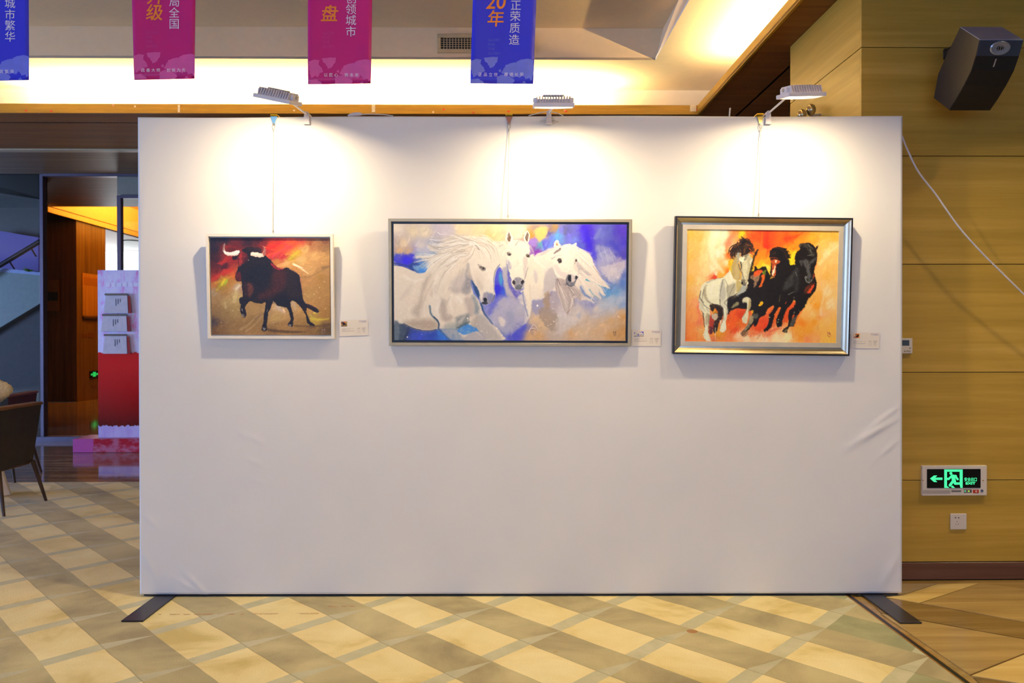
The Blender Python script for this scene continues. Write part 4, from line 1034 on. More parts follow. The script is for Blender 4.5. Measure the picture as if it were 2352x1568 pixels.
# ------------------------------------------------------------------ hanging banners
Y_BAN = 5.2
M_ban = {'blue': NT('banner_blue'), 'magenta': NT('banner_magenta')}
for k, (c1, c2) in {'blue': ('2830d8', '343ef0'), 'magenta': ('c01878', 'd42088')}.items():
    t = M_ban[k]; t.color(t.ramp(t.noise(t.coords(), 1.2, 2), [(0.3, srgb(c1)), (0.7, srgb(c2))])); t.set(rough=0.35, spec=0.4); M_ban[k] = t.m
M_map = {'blue': plain('banner_map_blue', '6c7cf0', 0.4), 'magenta': plain('banner_map_magenta', 'e058a8', 0.4)}
M_faint = {'blue': plain('banner_faint_blue', '525ed8', 0.4), 'magenta': plain('banner_faint_magenta', 'c83090', 0.4)}
M_ink = plain('banner_ink_white', 'f0eaf2', 0.5); M_orange = plain('banner_ink_orange', 'ff9420', 0.5)
MAPS = [[(1550, 445), (1600, 440), (1655, 437), (1650, 480), (1615, 520), (1595, 525), (1580, 490), (1555, 470)],
        [(1450, 470), (1490, 453), (1532, 460), (1522, 490), (1550, 520), (1556, 550), (1530, 560), (1520, 590), (1495, 578), (1470, 598), (1455, 560), (1447, 500)],
        [(1682, 562), (1700, 528), (1722, 498), (1760, 486), (1800, 480), (1830, 460), (1890, 452), (1930, 466), (1936, 560), (1912, 622), (1900, 600), (1870, 612), (1848, 570), (1828, 600), (1795, 588), (1770, 602), (1742, 575), (1715, 582)],
        [(1652, 592), (1690, 574), (1736, 584), (1775, 606), (1786, 628), (1764, 646), (1650, 646)],
        [(1448, 612), (1500, 606), (1545, 632), (1552, 646), (1447, 646)], [(1846, 632), (1864, 622), (1874, 640), (1862, 646), (1846, 644)], [(1664, 540), (1680, 530), (1684, 552), (1668, 556)]]
def banner(corners, color, label, white, orange, faint, foot, map_dx, map_dy):
    """corners: photo positions TL, TR (at row 0), BR, BL; the sheet goes on upward to its rod under the ceiling"""
    TL, TR, BR, BL = [Vector((*c, 0)) for c in corners]
    TOPY = -195
    def edge(a, b, py): return a.x + (b.x - a.x) * (py - a.y) / (b.y - a.y)
    def Pw(px, py, lift=0.0):
        u = (px - edge(TL, BL, py)) / (edge(TR, BR, py) - edge(TL, BL, py))
        y = Y_BAN + 0.012 * math.sin(u * math.pi) * (py + 200) / 400 - lift
        return W(px, py, y)
    base = Pw((BL.x + BR.x) / 2, (BL.y + BR.y) / 2)
    t = thing('hanging_banner', label, 'banner', tuple(base), 0, 'banners hanging from the ceiling')
    nu, nv = 14, 26; vs = []; 
    for lay in (0.0, -0.0015):
        for j in range(nv + 1):
            for i in range(nu + 1):
                u = i / nu; yb = BL.y + (BR.y - BL.y) * u; py = TOPY + (yb - TOPY) * j / nv
                px = edge(TL, BL, py) * (1 - u) + edge(TR, BR, py) * u
                vs.append(Pw(px, py, lay))
    n1 = (nu + 1) * (nv + 1); I = lambda i, j, l: l * n1 + j * (nu + 1) + i
    fs = [(I(i, j, l), I(i + 1, j, l), I(i + 1, j + 1, l), I(i, j + 1, l)) for l in (0, 1) for j in range(nv) for i in range(nu)]
    fs += [(I(i, nv, 0), I(i + 1, nv, 0), I(i + 1, nv, 1), I(i, nv, 1)) for i in range(nu)] + [(I(0, j, 0), I(0, j + 1, 0), I(0, j + 1, 1), I(0, j, 1)) for j in range(nv)] + [(I(nu, j, 0), I(nu, j + 1, 0), I(nu, j + 1, 1), I(nu, j, 1)) for j in range(nv)]
    sheet = part('sheet', MB().add(vs, fs, True), M_ban[color], t)
    a, b = Pw(edge(TL, BL, TOPY) - 4, TOPY), Pw(edge(TR, BR, TOPY) + 4, TOPY)
    part('rod', MB().tube([a, b], 0.008, 8), M_steel, t)
    for q in (a.lerp(b, 0.08), a.lerp(b, 0.92)): part('cord', MB().tube([q, (q.x, q.y, Z_TOP)], 0.0015, 6), M_cord, t)
    def glyph(name, body, px, py, size, mat, bold=0.0, lift=0.0012, shear=0.0, fit=None):
        vs, fs = text_mb(body, size, bold, shear)
        if not len(vs): return
        if fit:
            w = vs[:, 0].max() - vs[:, 0].min(); vs[:, 0] *= fit / w
        part(name, MB().add([Pw(px + v[0], py - v[1], lift) for v in vs], fs), mat, sheet)
    for ch, px, py in white: glyph('character', ch, px, py, 25.5, M_ink, 0.0)
    for ch, px, py, sz in orange: glyph('character', ch, px, py, sz, M_orange, 0.012, 0.0012, 0.12)
    if faint:
        for k, w_ in enumerate(('GLORY', 'FOR', 'THE', 'GLORY')): glyph('faint_word', w_, faint[0] + len(w_) * 3.0, faint[1] + k * 10.2, 8.5, M_faint[color], 0.0, 0.001)
    for ch, px, py in foot: glyph('character', ch, px, py, 9.4, M_ink, 0.0)
    xl, xr, yb = min(BL.x, TL.x) + 1, max(BR.x, TR.x) - 1, min(BL.y, BR.y) - 1
    for pl in MAPS:
        rs = random.Random(int(pl[0][0])); pp = []
        for i in range(len(pl)):            # roughen the coast line
            p, q = pl[i], pl[(i + 1) % len(pl)]
            for k in range(4):
                f = k / 4; j = 0 if k == 0 else rs.uniform(-4, 4); pp.append((p[0] + (q[0] - p[0]) * f + j, p[1] + (q[1] - p[1]) * f + j * rs.uniform(-1, 1)))
        pts = []
        for p in pp:
            px, py = 650 + p[0] / 3.357 + map_dx, p[1] / 3.357 + map_dy
            lim0, lim1 = edge(TL, BL, py) + 0.6, edge(TR, BR, py) - 0.6
            u = (px - BL.x) / (BR.x - BL.x); pts.append((min(max(px, lim0), lim1), min(py, BL.y + (BR.y - BL.y) * u - 0.8)))
        part('map_print', MB().add([Pw(*p, 0.0006) for p in pts], [tuple(range(len(pts)))]), M_map[color], sheet)
def row(s, x0, dx, y): return [(c, x0 + i * dx, y) for i, c in enumerate(s) if c != ' ']
banner([(-79, 0), (66, 0), (67, 184), (-77, 187)], 'blue', 'blue banner cut off by the left edge of the picture',
       [('城', 23, 7), ('市', 23, 33), ('繁', 23, 58), ('华', 23, 84)], [], None, row('筑繁荣', 3, 12.3, 164), -1157.5, -8)
banner([(303, 0), (449, 0), (447, 181), (308, 184)], 'magenta', 'magenta banner hanging above the left corner of the display wall',
       [('局', 400, 4), ('全', 400, 28.5), ('国', 400, 55)], [('升', 357, -9, 40), ('级', 354.5, 28, 40)], (334, 75), row('改善大师 创新为先', 328.5, 11.7, 161), -775, -11)
banner([(707, 0), (855, 0), (852, 192), (707, 194)], 'magenta', 'magenta banner hanging right of the tipped floodlight',
       [('创', 806, -4), ('领', 806, 21), ('城', 806, 46), ('市', 806, 72)], [('盘', 757, 30, 40)], (740, 76), row('以匠心 筑未来', 748.5, 11.8, 172), -372, 1.5)
banner([(1086, 0), (1232, 0), (1225, 193), (1080, 192)], 'blue', 'blue banner hanging in front of the air vent',
       [('正', 1185, 12), ('荣', 1183.5, 37), ('质', 1182, 64), ('造', 1181, 91)], [('20', 1139, 4, 46), ('年', 1138.5, 42, 40)], (1120, 92), row('正品立世 厚德长荣', 1103, 11.9, 171), 0, 0)
# ------------------------------------------------------------------ the painted canvases: a small brush engine on a vertex grid
def hx(c):
    if isinstance(c, str):
        c = c.lstrip('#'); return np.array([int(c[i:i + 2], 16) / 255 for i in (0, 2, 4)], np.float32)
    return np.array(c, np.float32)
def crom(pts, n=5, closed=True):
    P = np.array(pts, np.float32)
    if len(P) < 3: return P
    if closed: A = np.concatenate([P[-1:], P, P[:2]])
    else: A = np.concatenate([2 * P[:1] - P[1:2], P, 2 * P[-1:] - P[-2:-1]])
    out = []
    for i in range(1, len(A) - 2):
        a, b, c, d = A[i - 1:i + 3]
        for k in range(n):
            t = k / n; out.append(0.5 * (2 * b + (c - a) * t + (2 * a - 5 * b + 4 * c - d) * t * t + (3 * b - a - 3 * c + d) * t ** 3))
    if not closed: out.append(P[-1])
    return np.array(out, np.float32)
class Art:
    def __init__(s, w, h, corners, seed=1):
        s.w, s.h = w, h; s.rs = np.random.RandomState(seed)
        u, v = np.meshgrid(np.linspace(0, 1, w), np.linspace(0, 1, h))
        TL, TR, BR, BL = [np.array(c, np.float32) for c in corners]
        P = ((1 - u) * (1 - v))[..., None] * TL + (u * (1 - v))[..., None] * TR + (u * v)[..., None] * BR + ((1 - u) * v)[..., None] * BL
        s.X, s.Y = P[..., 0].astype(np.float32), P[..., 1].astype(np.float32)
        s.img = np.zeros((h, w, 3), np.float32); s.hgt = np.zeros((h, w), np.float32)
        s.nx, s.ny = s.noise(28) - 0.5, s.noise(28) - 0.5
        s.fx, s.fy = s.noise(90) - 0.5, s.noise(90) - 0.5
        s.grain = s.noise(110)
    def noise(s, n):
        """value noise with about n cells along the width, two octaves"""
        out = 0
        for o, a in ((1, 0.65), (2, 0.35)):
            m = max(3, int(n * o)); k = max(3, int(n * o * s.h / s.w)); g = s.rs.rand(k + 1, m + 1).astype(np.float32)
            x = np.linspace(0, m - 1e-3, s.w); y = np.linspace(0, k - 1e-3, s.h); xi, yi = x.astype(int), y.astype(int)
            fx, fy = (x - xi)[None], (y - yi)[:, None]; fx = fx * fx * (3 - 2 * fx); fy = fy * fy * (3 - 2 * fy)
            r0 = g[yi][:, xi] * (1 - fx) + g[yi][:, xi + 1] * fx; r1 = g[yi + 1][:, xi] * (1 - fx) + g[yi + 1][:, xi + 1] * fx
            out = out + a * (r0 * (1 - fy) + r1 * fy)
        return out.astype(np.float32)
    def field(s, samples, p=3.2, wob=14):
        X = s.X + s.nx * wob + s.fx * wob * 0.3; Y = s.Y + s.ny * wob + s.fy * wob * 0.3
        num = np.zeros_like(s.img); den = np.zeros_like(s.X)
        for x, y, c in samples:
            d2 = (X - x) ** 2 + (Y - y) ** 2 + 2.0; w = d2 ** (-p / 2); num += w[..., None] * hx(c); den += w
        s.img = num / den[..., None]
    def _blend(s, sl, al, col, lift):
        al = al[..., None]
        s.img[sl] = s.img[sl] * (1 - al) + col * al
        if lift: s.hgt[sl] = np.maximum(s.hgt[sl], al[..., 0] * lift)
    def _box(s, P, m):
        x0, y0 = P.min(0) - m; x1, y1 = P.max(0) + m
        ax, bx, ay, by = s.X[0, 0], s.X[0, -1], s.Y[0, 0], s.Y[-1, 0]; kx, ky = (s.w - 1) / (bx - ax), (s.h - 1) / (by - ay)
        m2 = 7.0                          # the canvas outline is not quite square
        c0, c1 = max(0, int((x0 - m2 - ax) * kx)), min(s.w, int((x1 + m2 - ax) * kx) + 2)
        r0, r1 = max(0, int((y0 - m2 - ay) * ky)), min(s.h, int((y1 + m2 - ay) * ky) + 2)
        if c0 >= c1 or r0 >= r1: return None
        return (slice(r0, r1), slice(c0, c1))
    def poly(s, pts, col, soft=1.2, a=1.0, smooth=True, wob=1.6, col2=None, g0=None, g1=None, tex=0.25, lift=0.0, only=None):
        P = crom(pts) if smooth else np.array(pts, np.float32)
        sl = s._box(P, soft + wob * 2)
        if sl is None: return
        X = s.X[sl] + s.fx[sl] * wob * 2; Y = s.Y[sl] + s.fy[sl] * wob * 2
        ins = np.zeros(X.shape, bool); d2 = np.full(X.shape, 1e9, np.float32)
        for i in range(len(P)):
            (ax, ay), (bx, by) = P[i], P[(i + 1) % len(P)]
            if ay != by:
                ins ^= ((ay > Y) != (by > Y)) & (X < (bx - ax) * (Y - ay) / (by - ay) + ax)
            ex, ey = bx - ax, by - ay; L = ex * ex + ey * ey
            if L < 1e-9: continue
            t = np.clip(((X - ax) * ex + (Y - ay) * ey) / L, 0, 1)
            d2 = np.minimum(d2, (X - ax - t * ex) ** 2 + (Y - ay - t * ey) ** 2)
        sd = np.sqrt(d2) * np.where(ins, 1, -1)
        al = np.clip(0.5 + sd / (2 * soft), 0, 1); al = al * al * (3 - 2 * al) * a
        al = al * (1 - tex * np.clip((0.5 - s.grain[sl]) * 4, 0, 1) * (a < 0.999))
        c = hx(col)
        if col2 is not None:
            gx, gy = g1[0] - g0[0], g1[1] - g0[1]; t = np.clip(((X - g0[0]) * gx + (Y - g0[1]) * gy) / (gx * gx + gy * gy), 0, 1)[..., None]
            c = c * (1 - t) + hx(col2) * t
        s._blend(sl, al, c, lift)
    def stroke(s, pts, col, w0=2.0, w1=None, soft=0.6, a=1.0, lift=0.0, wob=0.6, smooth=True, wm=None):
        P = crom(pts, 4, False) if smooth else np.array(pts, np.float32)
        w1 = w0 if w1 is None else w1
        sl = s._box(P, max(w0, w1, wm or 0) + soft + 1)
        if sl is None: return
        X = s.X[sl] + s.fx[sl] * wob * 2; Y = s.Y[sl] + s.fy[sl] * wob * 2
        best = np.full(X.shape, -1e9, np.float32); n = len(P) - 1
        for i in range(n):
            ax, ay = P[i]; ex, ey = P[i + 1] - P[i]; L = ex * ex + ey * ey + 1e-9
            t = np.clip(((X - ax) * ex + (Y - ay) * ey) / L, 0, 1)
            d = np.sqrt((X - ax - t * ex) ** 2 + (Y - ay - t * ey) ** 2); q = (i + t) / n
            w = w0 + (w1 - w0) * q
            if wm: w = w + (wm - (w0 + w1) / 2) * 4 * q * (1 - q)
            best = np.maximum(best, w / 2 - d)
        al = np.clip(0.5 + best / (2 * soft), 0, 1) * a
        s._blend(sl, al, hx(col), lift)
    def dab(s, x, y, r, col, a=1.0, lift=0.3):
        s.stroke([(x - 0.01, y), (x + 0.01, y)], col, r * 2, r * 2, 0.5, a, lift, 0.8, False)
    def hair(s, pts, cols, n=10, spread=4.0, w=0.9, a=0.8, lift=0.4, taper=0.2, ln=(0.3, 1.0)):
        """many fine strokes following a guide line"""
        G = crom(pts, 6, False); T = np.gradient(G, axis=0); N = np.stack([-T[:, 1], T[:, 0]], 1); N /= np.linalg.norm(N, axis=1)[:, None] + 1e-6
        for k in range(n):
            o = s.rs.uniform(-1, 1) * spread; L = s.rs.uniform(*ln); st = s.rs.uniform(0, 1 - L); i0, i1 = int(st * (len(G) - 1)), int((st + L) * (len(G) - 1)) + 1
            q = G[i0:i1 + 1] + N[i0:i1 + 1] * (o * np.linspace(0.6, 1.3, len(G[i0:i1 + 1])))[:, None]
            if len(q) < 2: continue
            s.stroke(q, cols[s.rs.randint(len(cols))], w * s.rs.uniform(0.6, 1.4), w * taper, 0.45, a, lift, 0.5, False)
    def brush(s, n, ln, w, a, ang, spread=0.6, lift=0.0, curve=None):
        """short strokes that drag the colour already there along a direction"""
        for k in range(n):
            j, i = s.rs.randint(s.h), s.rs.randint(s.w); x, y = s.X[j, i], s.Y[j, i]
            q = (curve(x, y) if curve else ang) + s.rs.uniform(-1, 1) * spread; L = ln * s.rs.uniform(0.5, 1.3)
            dx, dy = math.cos(q) * L / 2, -math.sin(q) * L / 2
            c = np.clip(s.img[j, i] * (1 + s.rs.uniform(-0.07, 0.09)), 0, 1)
            s.stroke([(x - dx, y - dy), (x + dx, y + dy)], c, w * s.rs.uniform(0.6, 1.3), w * 0.3, 0.9, a, lift * s.rs.uniform(0.4, 1), 0.8, False)
    def finish(s, tex=0.05):
        b = (s.grain - 0.5) * tex; s.img = np.clip(s.img + b[..., None], 0, 1)
        return s.img

def tf(ox, oy, k):
    return lambda *a: [(ox + p[0] / k, oy + p[1] / k) for p in a]

# ---- the bull
def paint_bull():
    f = tf(430, 500, 4.611); g = lambda L: [(430 + x / 4.611, 500 + y / 4.611, c) for x, y, c in L]
    A = Art(330, 272, f((250, 198), (1500, 210), (1500, 1235), (262, 1225)), 11)
    A.field(g([(270, 220, '1e1a2a'), (400, 225, '221a28'), (300, 320, '20182a'), (270, 380, '2a1620'), (420, 300, '6a1c18'), (540, 290, '5a1a1c'), (480, 320, '541818'), (650, 235, '2a141c'), (760, 230, '3a141c'), (800, 280, '6a1c18'),
               (900, 300, 'c03018'), (960, 250, 'a82818'), (1000, 300, 'f04018'), (1060, 300, 'e83a38'), (900, 370, 'b02c28'), (1000, 405, 'b02830'), (1120, 265, 'e04a20'), (1200, 240, 'b0402a'), (1300, 250, '8a4a28'), (1450, 240, '744a30'),
               (1450, 300, '8f6a3e'), (1350, 280, '9a6a40'), (1100, 410, 'b09020'), (1145, 360, 'c0a030'), (1250, 330, 'c8a060'), (1350, 400, 'c49a5c'), (1450, 400, 'b88e50'), (1200, 430, 'c8a464'), (1050, 480, 'c89a58'), (950, 450, 'b07030'),
               (1300, 550, 'c0965a'), (1400, 620, 'a07838'), (1450, 560, 'a88048'), (1300, 650, 'ac8048'), (1450, 750, 'a47c3e'), (1300, 800, 'a48044'), (1400, 900, 'a0783c'), (1450, 1000, '987030'), (1300, 950, 'ac8040'), (1350, 1080, 'a88a30'),
               (1450, 1180, '5c4420'), (1300, 1170, '7a5a2c'), (1200, 1200, '866430'), (1000, 1150, '94703a'), (900, 1205, '7a5c30'), (950, 1050, 'a88a50'), (700, 1100, '8a6c3c'), (500, 1150, '86683a'), (350, 1180, '7a5c34'), (285, 1095, '4a3c38'),
               (290, 1200, '6a4a28'), (400, 1000, '8a7040'), (300, 950, '866a40'), (500, 950, '98804a'), (700, 950, '9a7c48'), (300, 850, '94764c'), (280, 780, '9a8464'), (420, 880, 'a08854'), (520, 830, 'ac9660'), (530, 720, 'ac9880'), (500, 660, 'a87834'),
               (350, 690, '948620'), (290, 700, 'a86a30'), (400, 650, 'b8a420'), (450, 640, 'a87028'), (490, 600, 'c86020'), (300, 620, '9a2c20'), (400, 560, 'b02c1c'), (450, 550, 'b82c18'), (300, 550, '641e18'), (290, 480, '48181c'), (400, 500, '421620'),
               (480, 430, '801c18'), (420, 430, '9a241a'), (300, 430, '341620'), (1130, 900, 'b0905c'), (960, 930, 'b89a70')]), 2.9, 9)
    A.brush(700, 14, 4.5, .6, .5, .5)
    P = lambda pts, *a, **k: A.poly(f(*pts), *a, **k); S = lambda pts, *a, **k: A.stroke(f(*pts), *a, **k)
    for pts, c, w0, w1, al in (([(820, 300), (960, 330), (1150, 240)], 'f04a20', 4, 1, .7), ([(850, 390), (1000, 330), (1120, 250)], 'ff5a2a', 5, 1, .6), ([(830, 330), (930, 290), (1050, 225)], 'c02020', 6, 2, .7), ([(900, 400), (1020, 320), (1060, 280)], 'e84050', 4, 2, .6),
                              ([(880, 420), (1000, 410), (1070, 390)], 'b03030', 7, 3, .6), ([(1080, 430), (1140, 380), (1210, 330)], 'c0b030', 5, 2, .6), ([(370, 470), (430, 420), (520, 400)], 'a8241a', 8, 2, .7), ([(330, 470), (420, 450), (520, 430)], 'b02a20', 4, 1, .6),
                              ([(270, 640), (380, 570), (500, 540)], 'b8301c', 9, 3, .6), ([(280, 600), (380, 540)], '8a2018', 7, 2, .6), ([(300, 680), (420, 630), (500, 600)], 'd08a20', 5, 2, .5), ([(370, 690), (400, 640)], 'd8d020', 6, 3, .7), ([(400, 690), (430, 640)], '88c828', 3, 2, .7),
                              ([(320, 750), (360, 700)], 'b0a828', 5, 2, .5), ([(380, 310), (470, 290), (560, 320)], '801c18', 7, 2, .6), ([(500, 870), (520, 760), (545, 690)], 'c0b078', 9, 5, .6), ([(520, 740), (560, 700)], 'd8cdb8', 5, 3, .7), ([(410, 940), (400, 880)], 'b8a878', 5, 2, .5),
                              ([(560, 1170), (640, 1120), (740, 1020)], 'a89060', 6, 2, .5), ([(620, 1190), (720, 1110), (790, 1010)], 'b09868', 4, 1, .5), ([(265, 1090), (310, 1100)], '3c3440', 6, 3, .7), ([(1120, 480), (1190, 520), (1270, 580)], 'ecd6ac', 5, 2, .9), ([(1130, 490), (1220, 520)], 'f4e4c4', 4, 1, .8),
                              ([(960, 500), (1050, 470), (1180, 430)], 'd8ac6c', 9, 4, .5), ([(1210, 620), (1300, 610), (1440, 540), (1490, 510)], '8c6c40', 5, 3, .5), ([(1430, 520), (1490, 510)], '6a543c', 7, 4, .5), ([(1300, 1060), (1400, 1070), (1480, 1060)], 'c8b430', 6, 3, .7),
                              ([(1290, 1020), (1330, 1060)], 'b8a840', 4, 2, .7), ([(1330, 1000), (1390, 995)], 'd8c848', 3, 1, .8), ([(1000, 920), (960, 930)], 'd8c8a0', 6, 3, .5), ([(950, 940), (1010, 990)], 'b8a8a0', 8, 4, .5), ([(1010, 960), (1025, 990)], 'f0d0b0', 4, 2, .8), ([(1110, 890), (1140, 960)], 'b09a80', 9, 4, .6),
                              ([(720, 1060), (820, 990)], '6c5640', 5, 2, .4)):
        S(pts, c, w0, w1, 1.2, al)
    P([(840, 1160), (950, 1175), (1180, 1190), (1240, 1200), (1050, 1212), (880, 1195)], '4e3820', 1.5, .8)
    P([(1130, 1128), (1300, 1135), (1495, 1110), (1495, 1135), (1330, 1150), (1150, 1142)], '5c4222', 1.5, .8)
    body = [(575, 330), (640, 300), (720, 310), (790, 360), (840, 400), (885, 440), (920, 490), (960, 518), (1000, 530), (1050, 518), (1100, 545), (1160, 580), (1185, 615), (1192, 680), (1205, 740), (1210, 800), (1225, 870), (1260, 908), (1310, 925), (1350, 945), (1385, 990),
            (1340, 990), (1290, 960), (1256, 945), (1250, 990), (1270, 1040), (1290, 1090), (1330, 1120), (1335, 1136), (1290, 1130), (1255, 1095), (1250, 1040), (1215, 970), (1180, 920), (1120, 870), (1088, 880), (1092, 940), (1110, 1000), (1116, 1060), (1110, 1110), (1105, 1142), (1060, 1135),
            (1062, 1105), (1085, 1070), (1075, 1010), (1050, 950), (1000, 930), (950, 920), (930, 890), (905, 870), (880, 940), (855, 985), (845, 1050), (835, 1120), (840, 1160), (828, 1186), (785, 1180), (785, 1150), (800, 1090), (806, 1010), (820, 940), (825, 882), (780, 895), (720, 890), (665, 870),
            (640, 890), (615, 920), (610, 950), (625, 1000), (612, 1038), (590, 1035), (570, 1010), (560, 970), (566, 910), (550, 870), (555, 835), (585, 820), (588, 780), (580, 720), (575, 660), (545, 660), (515, 640), (512, 600), (525, 560), (545, 500), (540, 440), (530, 390), (548, 350)]
    P(body, '1a1418', 0.9, 1, True, 1.0, lift=.2)
    P([(900, 560), (980, 540), (1045, 560), (1065, 640), (1040, 720), (960, 790), (860, 830), (760, 850), (760, 800), (880, 720)], '4a1f18', 9, .75)
    P([(640, 680), (690, 690), (700, 760), (660, 830), (640, 780)], '6a3420', 4, .75); P([(600, 680), (640, 690), (640, 800), (605, 800)], '3c1c18', 4, .7)
    P([(700, 500), (830, 470), (900, 560), (820, 680), (720, 700), (640, 600)], '14121a', 8, .8); P([(1070, 560), (1150, 600), (1180, 700), (1190, 820), (1100, 840), (1040, 780)], '261a18', 8, .8)
    P([(900, 860), (1000, 780), (1080, 860), (1050, 920), (960, 900)], '141014', 6, .8)
    A.brush(420, 7, 1.8, .45, .9, .9)
    S([(890, 480), (950, 525), (1010, 535)], 'b02430', 4, 2, 1.2, .85); S([(920, 510), (970, 540)], '801c20', 7, 3, 2, .8); S([(1188, 620), (1200, 720), (1212, 790)], '9a5a60', 1.2, .8, .5, .6); S([(1060, 530), (1130, 570)], '3a3034', 2, 1, .8, .6)
    P([(545, 380), (590, 350), (640, 380), (630, 440), (570, 480), (540, 440)], '7a1e1c', 2.5, .85); P([(560, 350), (585, 330), (580, 470), (550, 500)], 'b03028', 1.8, .6); P([(600, 420), (640, 390), (650, 430), (610, 480)], '3a1418', 2, .8)
    P([(515, 590), (560, 560), (575, 640), (545, 655), (515, 635)], '5c1c1c', 2, .9); S([(520, 560), (515, 600)], '9a2c2c', 2, 1, .8, .6); P([(480, 400), (530, 395), (520, 430), (490, 435)], '140f14', 1.2, .9)
    P([(640, 310), (760, 300), (790, 350), (700, 345)], '2a1a1c', 2.5, .9)
    P([(402, 258), (388, 290), (380, 330), (400, 368), (440, 389), (505, 390), (548, 370), (552, 333), (505, 340), (445, 350), (412, 342), (398, 318), (404, 285)], 'efe2d4', .8, 1, lift=.6)
    P([(404, 258), (386, 290), (380, 325), (398, 340), (396, 310), (404, 285)], '6a4a48', 1, .9); S([(420, 380), (500, 386), (545, 368)], 'c89a88', 2, 1, .7, .7)
    P([(678, 352), (740, 356), (790, 366), (808, 340), (812, 312), (795, 285), (825, 308), (832, 350), (818, 395), (770, 406), (720, 400), (678, 386)], 'f0c8b4', .8, 1, lift=.6)
    P([(800, 366), (814, 330), (795, 285), (775, 280), (820, 300), (835, 345), (820, 395)], '7a3a34', 1.2, .8); S([(690, 370), (740, 372), (780, 380)], 'ffe8d8', 3, 1, .8, .8)
    P([(545, 660), (590, 640), (580, 720), (560, 690)], 'e8ddd0', 1.2, .0)
    for x, y in ((590, 1020), (810, 1165), (1080, 1130)): P([(x - 14, y - 12), (x + 14, y - 8), (x + 10, y + 12), (x - 12, y + 10)], '8a8074', 1.2, .8)
    S([(575, 950), (585, 975)], 'c8b8a8', 1.5, .8, .6, .8); S([(845, 960), (838, 985)], 'b0a0a0', 1, .6, .5, .8)
    A.hair(f((1250, 910), (1310, 940), (1380, 990)), ['1a1014', '3a1c24'], 14, 4, .9, .9)
    for x, y in ((650, 436), (485, 970), (545, 965), (1235, 800), (1265, 820), (1330, 800), (1360, 770), (1395, 835), (1440, 668), (1392, 730), (1450, 955), (905, 1100), (360, 1095), (1330, 995)): A.dab(*f((x, y))[0], .7, 'f0e4c8', .8)
    for pts in ([(1412, 1172), (1418, 1200)], [(1412, 1172), (1428, 1185), (1440, 1168)], [(1440, 1168), (1446, 1200)], [(1405, 1200), (1425, 1215), (1448, 1205)]): S(pts, 'b090a0', .7, .5, .4, .8)
    A.finish(.06); return A

